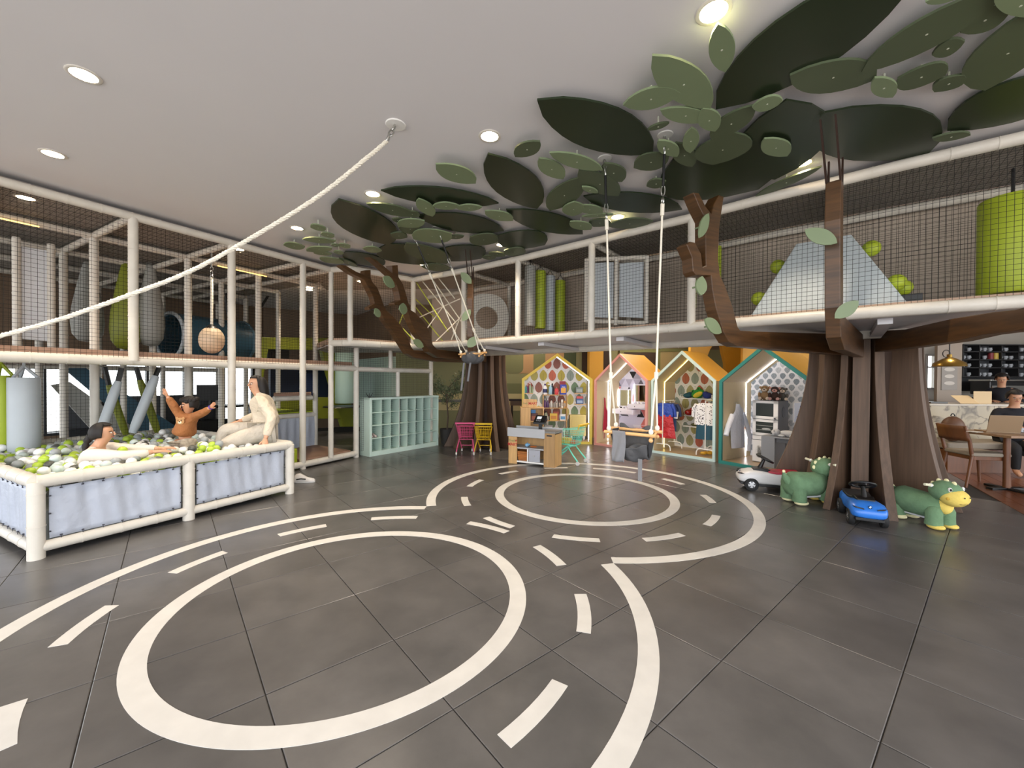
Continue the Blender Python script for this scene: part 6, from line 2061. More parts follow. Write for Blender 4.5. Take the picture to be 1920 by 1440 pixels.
tag(obj('folded_cloth', MB().ball((0, 0, 0.05), (0.09, 0.08, 0.05), 12, 7).ball((0.05, 0.01, 0.08), (0.06, 0.06, 0.04), 10, 6), mat('teal cloth', '1f4f5e', 0.8), None, origin=H3.place(top_x0 + 0.1, yb3 - 0.12, top_z + 0.001), smooth=60), 'teal costume bundle left of the frog hat', 'cloth')
tag(obj('folded_cloth', MB().ball((0, 0, 0.06), (0.09, 0.08, 0.06), 12, 7).ball((-0.03, 0.01, 0.1), (0.06, 0.06, 0.04), 10, 6), mat('royal blue cloth', '1f2f7c', 0.7), None, origin=H3.place(top_x1 - 0.12, yb3 - 0.12, top_z + 0.001), smooth=60), 'royal blue costume bundle right of the frog hat', 'cloth')
tag(obj('helmet', MB().ball((0, 0, 0.085), (0.11, 0.1, 0.085), 14, 9).ball((-0.12, 0, 0.06), (0.08, 0.07, 0.06), 12, 8), mat('glossy red plastic', '8c1414', 0.15), None, origin=H3.place((mid_x0 + mid_x1) / 2 - 0.05, yb3 - 0.12, mid_z + 0.001), smooth=80), 'glossy red toy helmets on the middle shelf', 'helmet')
tag(obj('headband', MB().tube([(0.1 * math.cos(a_), 0, 0.004 + 0.1 * math.sin(a_)) for a_ in [PI * k / 12 for k in range(13)]], 0.006, 6), mat('dark red plastic', '7a1a1c', 0.3), None, origin=H3.place(mid_x1 - 0.14, yb3 - 0.14, mid_z + 0.001), smooth=60), 'dark red hair band standing on the middle shelf', 'headband')
tag(obj('olive_cap', MB().ball((0, 0, 0.03), (0.08, 0.07, 0.03), 12, 7), mat('olive cloth', '6e6a3c', 0.8), None, origin=H3.place(low_x0 + 0.2, yb3 - 0.12, low_z + 0.001), smooth=60), 'olive cloth cap on the low shelf', 'hat')

# ---- lab coat, toy cabinet, desk and plush toys in the teal house
COATM = mat('white coat cloth', 'dedee6', 0.75, bump=(8, 0.8, 0.04))
t = wall_cloth(H4, 'lab_coat', 'white hooded lab coat hanging on the left wall of the teal house', 'coat', [(1376, 757), (1373, 770), (1366, 782), (1364, 800), (1366, 840)], [(1380, 757), (1388, 768), (1391, 785), (1390, 805), (1392, 838)], COATM, 0.06, 0.036, hook=(1378, 756))
for nm, pts, r0 in (('sleeve', [(1369, 778), (1361, 798), (1356, 816)], 0.05), ('sleeve', [(1388, 775), (1396, 798), (1400, 818), (1399, 845)], 0.042)):
    q = [H4.onl(a_, b_, 0.04) for a_, b_ in pts]
    mb = MB(); mb.tube([H4.place(0.085, a_, b_) for a_, b_ in q], [r0] + [r0 * 0.95] * (len(q) - 2) + [r0 * 0.85], 10); obj(nm, mb, COATM, t, world=True, smooth=60)
q = H4.onl(1388, 802, 0.04)
mb = MB()
mb.tube([H4.place(0.125, q[0] + 0.018 * math.cos(a_), q[1] + 0.018 * math.sin(a_) + 0.004 * math.cos(2 * a_)) for a_ in [2 * PI * k / 12 for k in range(12)]], 0.0035, 5, True)
obj('emblem', mb, mat('red emblem', 'c02a30', 0.6), t, world=True)
x0, _ = H4.on(1411, 800, 0.42); x1, _ = H4.on(1458, 800, 0.42)
_, ztop = H4.on(1430, 751, 0.42)
t = thing('toy_cabinet', 'white fronted grey sided toy kitchen cabinet in the teal house', 'cabinet', H4.place(x0, 0.42, 0.05), H4.a)
w_, h_, dp_ = x1 - x0, ztop - 0.05, 0.36
mb = MB(); mb.b2((0, 0.012, 0), (w_, dp_, h_)); obj('body', mb, DGREY, t, bevel=0.003)
lev = [0.0, 0.36, 0.43, 0.7, 1.0]
for k, (a_, b_) in enumerate(zip(lev[:-1], lev[1:])):
    mb = MB()
    z0, z1 = a_ * h_ + 0.006, b_ * h_ - 0.004
    if k in (2, 3):
        for lo, hi in (((0.0, z0), (w_, z0 + 0.045)), ((0, z1 - 0.04), (w_, z1)), ((0, z0), (0.05, z1)), ((w_ - 0.065, z0), (w_, z1))):
            mb.b2((lo[0], 0, lo[1]), (hi[0], 0.014, hi[1]))
        f = obj('door', mb, PLASW, t)
        mb = MB(); mb.b2((0.05, 0.006, z0 + 0.045), (w_ - 0.065, 0.012, z1 - 0.04)); obj('dark_pane', mb, mat('smoked pane', '3a4040', 0.15), f)
        mb = MB(); mb.ball((w_ - 0.04, -0.012, z0 + 0.022), (0.016, 0.012, 0.01), 8, 6); obj('knob', mb, DGREY, f)
        if k == 2:
            mb = MB()
            for zz in (0.35, 0.62): mb.tube([(0.06, 0.004, lerp(z0, z1, zz)), (w_ - 0.075, 0.004, lerp(z0, z1, zz))], 0.004, 5)
            mb.ball((w_ * 0.55, 0.002, lerp(z0, z1, 0.42)), (0.07, 0.01, 0.02), 8, 6)
            obj('oven_rack', mb, mat('grey wire', 'a8aaa8', 0.4), f)
    else:
        mb.b2((0, 0, z0), (w_, 0.014, z1)); f = obj('drawer' if k == 1 else 'door', mb, PLASW, t, bevel=0.003)
        if k == 1:
            mb = MB(); mb.ball((w_ * 0.5, -0.012, (z0 + z1) / 2), (0.016, 0.012, 0.01), 8, 6); obj('knob', mb, DGREY, f)
        else:
            mb = MB(); mb.prism([(w_ * 0.28 + 0.06 * math.cos(a2), h_ * 0.17 + 0.1 * math.copysign(abs(math.sin(a2)) ** 0.6, math.sin(a2))) for a2 in [2 * PI * k2 / 16 for k2 in range(16)]], -0.003, 0.0, 0, rotx(PI / 2) @ tr(0, 0, 0)); obj('round_window', mb, mat('smoked pane', '3a4040', 0.15), f)
mb = MB(); mb.lathe([(0.001, 0), (0.07, 0), (0.07, 0.003), (0.001, 0.004)], 20, M=tr(w_ + 0.001, dp_ * 0.55, h_ * 0.82) @ roty(PI / 2) @ Matrix.Diagonal((1.25, 0.8, 1, 1))); obj('side_disc', mb, mat('darker grey disc', '46484e', 0.5), t)
CAB_X0, CAB_X1, CAB_Z = x0, x1, ztop
def plush(label, P, rz, body, face, ears, limb, sc=1.0, horns=None, muzzle=None, name='plush_toy'):
    t_ = thing(name, label, 'plush toy', P, rz, None)
    def B(nm, c, r, mt, par=None):
        mb = MB(); mb.ball([v * sc for v in c], [v * sc for v in r], 14, 9); return obj(nm, mb, mt, par or t_, smooth=80)
    B('body', (0, 0, 0.075), (0.065, 0.055, 0.075), body)
    hd = B('head', (0, -0.01, 0.19), (0.062, 0.056, 0.058), body)
    B('muzzle', (0, -0.055, 0.175), (0.04, 0.032, 0.03), face, hd)
    B('nose', (0, -0.088, 0.182), (0.012, 0.008, 0.009), muzzle or BLACK, hd)
    for s_ in (-1, 1):
        B('ear', (s_ * 0.062, 0, 0.215), (0.024, 0.014, 0.022), ears, hd)
        B('eye', (s_ * 0.024, -0.055, 0.207), (0.008, 0.006, 0.009), BLACK, hd)
        B('arm', (s_ * 0.075, -0.03, 0.09), (0.024, 0.03, 0.045), limb)
        B('leg', (s_ * 0.05, -0.075, 0.03), (0.03, 0.06, 0.028), limb)
        B('foot_pad', (s_ * 0.055, -0.13, 0.035), (0.026, 0.012, 0.027), face)
    return t_
BR1 = mat('tan plush', '9a7b58', 0.95); BR2 = mat('dark brown plush', '42302a', 0.95); CRP = mat('cream plush', 'd6c3b0', 0.95); PKP = mat('pink plush', 'c99a92', 0.95); GYP = mat('grey plush', '5d5a55', 0.95)
dxp = (CAB_X1 - CAB_X0)
plush('tan plush lion sitting at the left end of the toy cabinet', H4.place(CAB_X0 + dxp * 0.32, 0.56, CAB_Z + 0.001), H4.a + 0.3, BR1, CRP, BR1, BR1, 1.0)
plush('dark brown plush monkey in the middle on the toy cabinet', H4.place(CAB_X0 + dxp * 0.72, 0.56, CAB_Z + 0.001), H4.a + 0.3, BR2, PKP, PKP, BR2, 0.95)
plush('grey plush cow with white face at the right end of the toy cabinet', H4.place(CAB_X0 + dxp * 1.02 - 0.06, 0.68, CAB_Z + 0.001), H4.a + 0.45, GYP, CRP, GYP, GYP, 0.9)
# desk
xd0, _ = H4.on(1428, 850, 0.12)
t = thing('toy_desk', 'mid grey toy desk in front of the cabinet', 'desk', H4.place(xd0, 0.1, 0.05), H4.a)
DWd = min(0.72, H4.W - 0.05 - xd0)
pbox('front_panel', t, (0, 0, 0), (0.2, 0.02, 0.47), MGREY, 0.003)
pbox('side_panel', t, (0.18, 0.02, 0), (0.2, 0.34, 0.47), MGREY, 0.003)
pbox('desk_top', t, (0, 0, 0.47), (DWd, 0.36, 0.495), MGREY, 0.004)
pbox('drawer', t, (0.22, 0.01, 0.41), (DWd - 0.02, 0.34, 0.468), DGREY, 0.003)
pbox('leg', t, (DWd - 0.03, 0.0, 0), (DWd, 0.34, 0.47), MGREY, 0.003)
DT = 0.05 + 0.496
xg, _ = H4.on(1468, 818, 0.2)
t = thing('plush_dog', 'pale grey plush dog lying on the grey toy desk', 'plush toy', H4.place(xg, 0.2, DT), H4.a + 0.1)
PLG = mat('pale grey plush', 'b9b9bb', 0.95)
def PB_(par, nm, c, r, mt):
    mb = MB(); mb.ball(c, r, 14, 9); return obj(nm, mb, mt, par, smooth=80)
PB_(t, 'body', (0.06, 0.02, 0.05), (0.13, 0.06, 0.05), PLG)
hd = PB_(t, 'head', (-0.09, -0.02, 0.06), (0.065, 0.05, 0.055), PLG)
PB_(hd, 'muzzle', (-0.12, -0.055, 0.04), (0.04, 0.035, 0.035), PLG); PB_(hd, 'nose', (-0.135, -0.088, 0.05), (0.014, 0.01, 0.012), BLACK)
PB_(hd, 'ear', (-0.045, -0.05, 0.06), (0.02, 0.014, 0.045), mat('grey plush ear', '8d8d90', 0.95)); PB_(hd, 'eye', (-0.1, -0.07, 0.085), (0.006, 0.006, 0.008), BLACK)
for c in ((-0.0, -0.06, 0.02), (0.15, -0.05, 0.02), (0.17, 0.06, 0.02)): PB_(t, 'paw', c, (0.05, 0.025, 0.02), PLG)
plush('brown plush deer sitting behind the plush dog', H4.place(min(xg + 0.19, H4.W - 0.12), 0.36, DT), H4.a + 0.3, BR2, CRP, BR1, BR2, 0.9)
x0, z0, x1, z1 = wallrect(H4, 1487, 753, 1508, 795, H4.d - 0.05)
t = thing('picture_frame', 'white framed line drawing leaning on the scale wallpaper', 'picture', H4.place((x0 + x1) / 2, H4.d - 0.05, z0), H4.a)
w_, h_ = x1 - x0, z1 - z0
mb = MB()
for c, d in (((0, 0, 0.01), (w_, 0.02, 0.02)), ((0, 0, h_ - 0.01), (w_, 0.02, 0.02)), ((-w_ / 2 + 0.01, 0, h_ / 2), (0.02, 0.02, h_)), ((w_ / 2 - 0.01, 0, h_ / 2), (0.02, 0.02, h_))): mb.box(c, d)
obj('frame', mb, PLASW, t)
mb = MB(); mb.box((0, 0.004, h_ / 2), (w_ - 0.03, 0.004, h_ - 0.03)); f = obj('print_sheet', mb, mat('pale print', 'dfe3ee', 0.6), t)
mb = MB(); mb.tube([(0.0, 0.001, h_ * 0.2), (-0.03, 0.001, h_ * 0.3), (0.02, 0.001, h_ * 0.4), (0.0, 0.001, h_ * 0.55), (0.03, 0.001, h_ * 0.62)], 0.004, 5); mb.box((0.03, 0.0012, h_ * 0.75), (0.025, 0.001, 0.05)); obj('drawing', mb, mat('blue ink', '4a64b8', 0.6), f)

# ---- olive tree in the corner, table and high stool behind
P = dep(838, 840, 9.0); P.z = 0
t = thing('potted_tree', 'slender olive tree in a dark pot left of the far trunk', 'plant', P)
mb = MB(); mb.lathe([(0.13, 0), (0.16, 0.3), (0.165, 0.32), (0.145, 0.32), (0.14, 0.28), (0.001, 0.28)], 20); obj('pot', mb, mat('dark pot', '3a3836', 0.7), t, smooth=40)
BARK = mat('grey brown bark', '5a4c40', 0.9)
mb = MB(); mb.tube([(0, 0, 0.27), (0.02, 0, 0.6), (-0.01, 0.01, 0.95), (0.01, 0, 1.25)], [0.018, 0.016, 0.014, 0.01], 7)
rnd = random.Random(11)
tips = []
for k in range(16):
    a_ = rnd.uniform(0, 2 * PI); z0 = rnd.uniform(0.75, 1.2); L_ = rnd.uniform(0.25, 0.5)
    e = Vector((math.cos(a_) * L_ * 0.85, math.sin(a_) * L_ * 0.6, z0 + rnd.uniform(0.1, 0.5)))
    mb.tube([(0, 0, z0), e * 0.5 + Vector((0, 0, z0 * 0.5 + 0.02)), e], [0.008, 0.005, 0.003], 5)
    tips.append((Vector((0, 0, z0)), e))
obj('trunk', mb, BARK, t, smooth=60)
mb = MB()
for s_, e in tips:
    for k in range(80):
        c = s_.lerp(e, rnd.uniform(0.4, 1.1)) + Vector((rnd.gauss(0, 0.05), rnd.gauss(0, 0.05), rnd.gauss(0, 0.05)))
        d_ = Vector((rnd.uniform(-1, 1), rnd.uniform(-1, 1), rnd.uniform(-0.6, 1))).normalized()
        w2 = d_.orthogonal().normalized() * 0.011
        L2 = rnd.uniform(0.045, 0.075)
        mb.add([c - d_ * L2 * 0.5, c + w2, c + d_ * L2 * 0.5, c - w2], [(0, 1, 2, 3)], k % 2)
stuff(obj('foliage', mb, [mat('olive leaf', '4d5a3c', 0.6), mat('grey olive leaf', '6c7558', 0.6)], t))
P = dep(840, 800, 9.7); P.z = 0
t = thing('folding_table', 'grey topped table behind the olive tree', 'table', P)
mb = MB(); mb.box((0, 0, 0.9), (0.8, 0.4, 0.05)); obj('table_top', mb, mat('grey table top', '6c6a66', 0.5), t)
for sx in (-0.36, 0.36):
    for sy in (-0.16, 0.16):
        mb = MB(); mb.tube([(sx * 0.7, sy, 0), (sx, sy, 0.88)], 0.014, 6); obj('leg', mb, WHITE, t)
P = dep(972, 800, 9.9); P.z = 0
t = thing('bar_table', 'dark brown wooden high table behind the far tree', 'table', P)
mb = MB(); mb.box((0, 0, 0.92), (0.5, 0.3, 0.04)); obj('table_top', mb, DARKB, t)
mb = MB(); mb.box((0, 0, 0.85), (0.4, 0.25, 0.12)); obj('apron_board', mb, mat('mid brown wood', '7a5a38', 0.5), t)
for sx in (-0.16, 0.16):
    mb = MB(); mb.box((sx, 0, 0.4), (0.05, 0.2, 0.8)); obj('leg', mb, DARKB, t)
P = H2.place(H2.W * 0.24, H2.d * 0.5, H2.he + (H2.ha - H2.he) * 0.48 + 0.02)
t = thing('wire_ball', 'small brown wire ball ornament on the pink house roof', 'ornament', P)
mb = MB()
for k in range(5):
    ax1 = Vector((math.cos(k * 0.63), math.sin(k * 0.63), 0)); 
    mb.tube([ax1 * (0.055 * math.cos(a_)) + Vector((0, 0, 0.06 + 0.055 * math.sin(a_))) for a_ in [2 * PI * i / 14 for i in range(14)]], 0.005, 5, True)
obj('wire', mb, mat('rusty wire', '4f3a2c', 0.6), t)
# ================================================================ RIDE ON TOYS
def uvball(par, nm, c, r, mt, n=16, k=10, R=None):
    mb = MB(); mb.ball(c, r, n, k, R=R)
    return obj(nm, mb, mt, par, smooth=80)
PLGR = mat('muted green dragon plush', '64826180'[:6], 0.95, noise=(14, 0.14), bump=(60, 0.5))
PLYE = mat('pale yellow dragon plush', 'dcc262', 0.95, noise=(14, 0.08), bump=(60, 0.4))
PLCR = mat('cream plush spikes', 'e6dfb0', 0.95)
def dragon(label, P, rz, sc=1.0, tail=True):
    t = thing('ride_on_dragon', label, 'ride-on toy', P, rz, 'green plush ride-on dragons')
    def V(*a): return Vector(a) * sc
    rings = []
    for x, ry, rz_, z in ((-0.3, 0.06, 0.06, 0.25), (-0.27, 0.135, 0.135, 0.25), (-0.2, 0.17, 0.165, 0.25), (-0.08, 0.165, 0.16, 0.245), (0.06, 0.16, 0.155, 0.24), (0.17, 0.145, 0.15, 0.255), (0.24, 0.095, 0.11, 0.27), (0.29, 0.04, 0.05, 0.28)):
        rings.append([V(x, ry * math.cos(a_), z + rz_ * math.sin(a_)) for a_ in [2 * PI * k / 18 for k in range(18)]])
    mb = MB(); mb.loft(rings); body = obj('body', mb, PLGR, t, smooth=80)
    mb = MB(); mb.loft([[V(x, w_ * math.cos(a_), z + w_ * 0.95 * math.sin(a_)) for a_ in [2 * PI * k / 16 for k in range(16)]] for x, w_, z in ((0.16, 0.09, 0.28), (0.22, 0.085, 0.36), (0.25, 0.085, 0.44))]); obj('neck', mb, PLGR, t, smooth=80)
    hd = uvball(t, 'head', V(0.25, 0, 0.46), V(0.15, 0.15, 0.125), PLGR, 20, 12)
    uvball(hd, 'muzzle', V(0.335, 0, 0.405), V(0.125, 0.142, 0.105), PLYE, 20, 12)
    uvball(t, 'chest', V(0.235, 0, 0.29), V(0.085, 0.085, 0.11), PLYE)
    for s_ in (-1, 1):
        e = uvball(hd, 'eye', V(0.352, s_ * 0.094, 0.505), V(0.02, 0.018, 0.026), WHITE, 12, 8)
        uvball(hd, 'pupil', V(0.366, s_ * 0.101, 0.505), V(0.011, 0.011, 0.015), BLACK, 10, 7)
        uvball(hd, 'nostril', V(0.457, s_ * 0.04, 0.432), V(0.006, 0.007, 0.008), BLACK, 8, 6)
        uvball(hd, 'cheek', V(0.36, s_ * 0.138, 0.405), V(0.018, 0.012, 0.018), mat('gold plush', 'c9a23f', 0.95), 8, 6)
        mb = MB(); mb.tube([V(0.2, s_ * 0.12, 0.52), V(0.19, s_ * 0.225, 0.535)], 0.0155 * sc, 10); obj('handle_bar', mb, mat('cream handle', 'd8d4b8', 0.5), hd, smooth=40)
        mb = MB(); mb.tube([V(0.197, s_ * 0.138, 0.522), V(0.195, s_ * 0.152, 0.525)], 0.022 * sc, 12); obj('handle_collar', mb, PLASW, hd, smooth=40)
        mb = MB(); mb.tube([V(0.448, s_ * 0.005, 0.352), V(0.43, s_ * 0.06, 0.355), V(0.395, s_ * 0.105, 0.375)], 0.0035 * sc, 5); obj('mouth', mb, mat('brown thread', '5a4020', 0.8), hd, smooth=60)
        for x, nm in ((0.2, 'front_leg'), (-0.2, 'hind_leg')):
            mb = MB(); mb.lathe([(0.085 * sc, 0.05 * sc), (0.08 * sc, 0.1 * sc), (0.08 * sc, 0.2 * sc), (0.055 * sc, 0.26 * sc), (0.001, 0.28 * sc)], 16, V(x, s_ * 0.095, 0)); lg = obj(nm, mb, PLGR, t, smooth=60)
            uvball(lg, 'foot', V(x + 0.025, s_ * 0.1, 0.034), V(0.088, 0.072, 0.034), PLYE if x > 0 else PLCR)
        if True:
            uvball(t, 'haunch', V(-0.19, s_ * 0.085, 0.2), V(0.095, 0.075, 0.11), PLGR)
    for k in range(5):
        a_ = math.radians(58 + k * 30)
        c = V(0.25 + 0.15 * math.cos(a_), 0, 0.46 + 0.125 * math.sin(a_))
        uvball(hd, 'spike', c, V(0.026, 0.014, 0.026), PLCR, 10, 7)
    mb = MB(); mb.tube([V(-0.27, 0, 0.29), V(-0.33, 0, 0.35), V(-0.35, 0, 0.41)], [0.06 * sc, 0.04 * sc, 0.012 * sc], 12); tl = obj('tail', mb, PLGR, t, smooth=60)
    for c in ((-0.33, 0.4), (-0.31, 0.36)):
        uvball(tl, 'tail_spike', V(c[0] - 0.015, 0, c[1] + 0.02), V(0.022, 0.012, 0.022), PLCR, 10, 7)
    mb = MB(); mb.box(V(-0.0, 0, 0.105), V(0.34, 0.17, 0.035)); mb.box(V(-0.02, 0, 0.125), V(0.2, 0.19, 0.02)); obj('footboard', mb, mat('white toy plastic', 'cfd0d2', 0.4), t, bevel=0.008)
    return t
pd = Vector((4.1, 4.07, 0))
dragon('green plush ride-on dragon whose yellow face looks out right of the trunk', pd, math.radians(-80), 0.8)
dragon('green plush ride-on dragon seen from behind between trunk fins', Vector((3.43, 4.72, 0)), math.radians(8), 0.88)

def toy_car(label, P, rz, paint, seat_mt, sc=1.0, grp='ride-on toy cars'):
    t = thing('ride_on_car', label, 'ride-on toy', P, rz, grp)
    def V(*a): return Vector(a) * sc
    # body: cross sections along x (rear to front), rounded
    secs = [(-0.31, 0.09, 0.1, 0.2), (-0.28, 0.125, 0.075, 0.235), (-0.15, 0.125, 0.07, 0.225), (-0.02, 0.115, 0.07, 0.215), (0.08, 0.13, 0.07, 0.235), (0.2, 0.145, 0.075, 0.235), (0.27, 0.14, 0.085, 0.215), (0.315, 0.12, 0.1, 0.185), (0.33, 0.09, 0.115, 0.165)]
    rings = []
    for x, w_, z0, z1 in secs:
        r_ = []
        for a_ in [2 * PI * k / 20 for k in range(20)]:
            c_, s_ = math.cos(a_), math.sin(a_)
            r_.append(V(x, w_ * math.copysign(abs(c_) ** 0.55, c_), (z0 + z1) / 2 + (z1 - z0) / 2 * math.copysign(abs(s_) ** 0.6, s_)))
        rings.append(r_)
    mb = MB(); mb.loft(rings); body = obj('body', mb, paint, t, smooth=60)
    mb = MB(); mb.loft([[V(x, w_ * c_, z + 0.012 * s_) for c_, s_ in ((-1, -1), (1, -1), (1, 1), (-1, 1))] for x, w_, z in ((-0.29, 0.1, 0.232), (-0.2, 0.11, 0.228), (-0.06, 0.1, 0.215), (0.02, 0.08, 0.222))]); obj('seat', mb, seat_mt, t, bevel=0.006, smooth=60)
    mb = MB(); mb.loft([[V(x, w_ * c_, z + 0.018 * s_) for c_, s_ in ((-1, -1), (1, -1), (1, 1), (-1, 1))] for x, w_, z in ((0.0, 0.075, 0.225), (0.08, 0.08, 0.245), (0.17, 0.07, 0.228))]); obj('dashboard', mb, BLACK, t, bevel=0.006, smooth=60)
    mb = MB(); mb.tube([V(0.1, 0, 0.235), V(0.05, 0, 0.35)], [0.028 * sc, 0.016 * sc], 10); st = obj('steering_column', mb, BLACK, t, smooth=60)
    RM = tr(*V(0.04, 0, 0.365)) @ roty(math.radians(-28))
    mb = MB(); mb.tube([Vector((0.088 * sc * math.cos(a_), 0.1 * sc * math.sin(a_), 0)) for a_ in [2 * PI * k / 24 for k in range(24)]], 0.0125 * sc, 8, True, M=RM)
    mb.lathe([(0.001, -0.012), (0.034 * sc, -0.01), (0.034 * sc, 0.008), (0.001, 0.012)], 14, M=RM)
    for a_ in (PI / 2, -PI / 2, PI):
        mb.tube([Vector((0.03 * sc * math.cos(a_), 0.03 * sc * math.sin(a_), 0)), Vector((0.082 * sc * math.cos(a_), 0.094 * sc * math.sin(a_), 0))], 0.008 * sc, 6, M=RM)
    obj('steering_wheel', mb, BLACK, t, smooth=60)
    for x in (-0.2, 0.2):
        for s_ in (-1, 1):
            M_ = tr(*V(x, s_ * 0.125, 0.075)) @ rotx(PI / 2)
            mb = MB(); mb.lathe([(0.05 * sc, -0.024 * sc), (0.07 * sc, -0.024 * sc), (0.075 * sc, -0.016 * sc), (0.075 * sc, 0.016 * sc), (0.07 * sc, 0.024 * sc), (0.05 * sc, 0.024 * sc)], 22, M=M_); w_ = obj('wheel', mb, mat('black tyre', '141415', 0.7), t, smooth=40)
            mb = MB(); mb.lathe([(0.001, -0.026 * sc), (0.056 * sc, -0.023 * sc), (0.056 * sc, 0.023 * sc), (0.001, 0.026 * sc)], 20, M=M_)
            obj('hub_cap', mb, mat('silver hub', 'c3c4c6', 0.25, 0.6), w_, smooth=40)
            mb = MB()
            for k in range(5):
                a_ = 2 * PI * k / 5
                for zz in (-0.027, 0.027):
                    mb.box(Vector((0.034 * sc * math.cos(a_ + 0.35), 0.034 * sc * math.sin(a_ + 0.35), zz * sc)), (0.026 * sc, 0.012 * sc, 0.002), a_ + 0.35, M=M_)
            stuff(obj('hub_slot', mb, mat('dark hub slot', '3a3b3e', 0.5), w_))
    for s_ in (-1, 1):
        mb = MB(); mb.slab([V(0.313, s_ * 0.05, 0.188), V(0.3, s_ * 0.1, 0.195), V(0.285, s_ * 0.128, 0.2), V(0.3, s_ * 0.105, 0.185), V(0.318, s_ * 0.05, 0.178)], V(0.03, 0, 0.012)); obj('headlight', mb, BLACK, t)
    mb = MB(); mb.box(V(0.27, 0, 0.082), V(0.08, 0.22, 0.03)); mb.box(V(0.0, 0, 0.065), V(0.28, 0.2, 0.03)); obj('underbody', mb, BLACK, t, bevel=0.006)
    RB = tr(*V(0.3, 0, 0.203)) @ roty(math.radians(55))
    mb = MB(); mb.lathe([(0.001, 0), (0.015 * sc, 0), (0.015 * sc, 0.004), (0.001, 0.005)], 16, M=RB); bd = obj('emblem', mb, mat('dark emblem ring', '1b1b1e', 0.3), t)
    for k in range(4):
        mb = MB(); mb.prism([(0, 0)] + [(0.0105 * sc * math.cos(k * PI / 2 + q * PI / 12), 0.0105 * sc * math.sin(k * PI / 2 + q * PI / 12)) for q in range(7)], 0.0045, 0.0065, 0, RB); obj('emblem_quarter', mb, WHITE if k % 2 else mat('emblem blue', '2f7ec9', 0.4), bd)
    return t
toy_car('white ride-on toy car with red seat parked by the teal house', Vector((3.33, 5.27, 0)), math.radians(160), mat('white car plastic', 'dedcdc', 0.3), mat('red seat plastic', 'a8263a', 0.45), 1.1)
toy_car('bright blue ride-on toy car with black seat in front of the trunk', Vector((3.57, 4.15, 0)), math.radians(242), mat('bright blue plastic', '2f74cf', 0.3), mat('black seat plastic', '1a1c20', 0.5), 1.0)

# ================================================================ PEOPLE
def skinned(name, chains, mt, parent, sub=2):
    """chains of (point, radius); equal points are one joint; grown with a Skin modifier"""
    vs, idx, es, rad = [], {}, [], []
    for ch in chains:
        prev = None
        for p, r in ch:
            key = tuple(round(v, 4) for v in p)
            if key not in idx:
                idx[key] = len(vs)
                vs.append(key)
                rad.append(r if isinstance(r, tuple) else (r, r))
            i = idx[key]
            if prev is not None and prev != i:
                es.append((prev, i))
            prev = i
    me = bpy.data.meshes.new(name)
    inv = wm(parent).inverted()
    me.from_pydata([tuple(inv @ Vector(v)) for v in vs], es, [])
    me.materials.append(mt)
    o = bpy.data.objects.new(name, me)
    COL.objects.link(o)
    o.parent = parent
    md = o.modifiers.new('skin', 'SKIN')
    md.use_smooth_shade = True
    md.branch_smoothing = 0.6
    for i, d_ in enumerate(me.skin_vertices[0].data):
        d_.radius = rad[i]
        d_.use_root = i == 0
    ms = o.modifiers.new('sub', 'SUBSURF')
    ms.levels = ms.render_levels = sub
    return o
def hand(parent, W, d_, nrm, L, mt, curl=0.25, side=1):
    """palm, four unequal bent fingers and a thumb from the palm's side; W wrist, d_ direction, nrm back of the hand"""
    d_ = Vector(d_).normalized(); nrm = Vector(nrm); nrm = (nrm - d_ * nrm.dot(d_)).normalized()
    s_ = d_.cross(nrm) * side
    W = Vector(W)
    mb = MB()
    mb.loft([[W + d_ * (L * u) + s_ * (w_ * L * math.cos(a_)) + nrm * (h * L * math.sin(a_)) for a_ in [2 * PI * k / 10 for k in range(10)]] for u, w_, h in ((-0.08, 0.14, 0.12), (0.08, 0.19, 0.11), (0.3, 0.23, 0.1), (0.48, 0.22, 0.08), (0.53, 0.19, 0.05))])
    for k, (o_, fl) in enumerate(((0.165, 0.38), (0.055, 0.44), (-0.055, 0.41), (-0.16, 0.32))):
        b_ = W + d_ * (L * 0.45) + s_ * (o_ * L)
        p1 = b_ + d_ * (L * fl * 0.45) - nrm * (L * curl * 0.08)
        p2 = p1 + (d_ - nrm * curl * 1.2).normalized() * (L * fl * 0.35)
        p3 = p2 + (d_ - nrm * curl * 2.4).normalized() * (L * fl * 0.3)
        mb.tube([b_, p1, p2, p3], [0.062 * L, 0.058 * L, 0.052 * L, 0.036 * L], 7)
    b_ = W + d_ * (L * 0.14) + s_ * (0.15 * L)
    p1 = b_ + (d_ * 0.6 + s_ * 0.75 - nrm * 0.15).normalized() * (L * 0.22)
    p2 = p1 + (d_ * 0.9 + s_ * 0.35 - nrm * 0.2).normalized() * (L * 0.2)
    mb.tube([b_, p1, p2], [0.08 * L, 0.066 * L, 0.046 * L], 7)
    return obj('hand', mb, mt, parent, world=True, smooth=70)
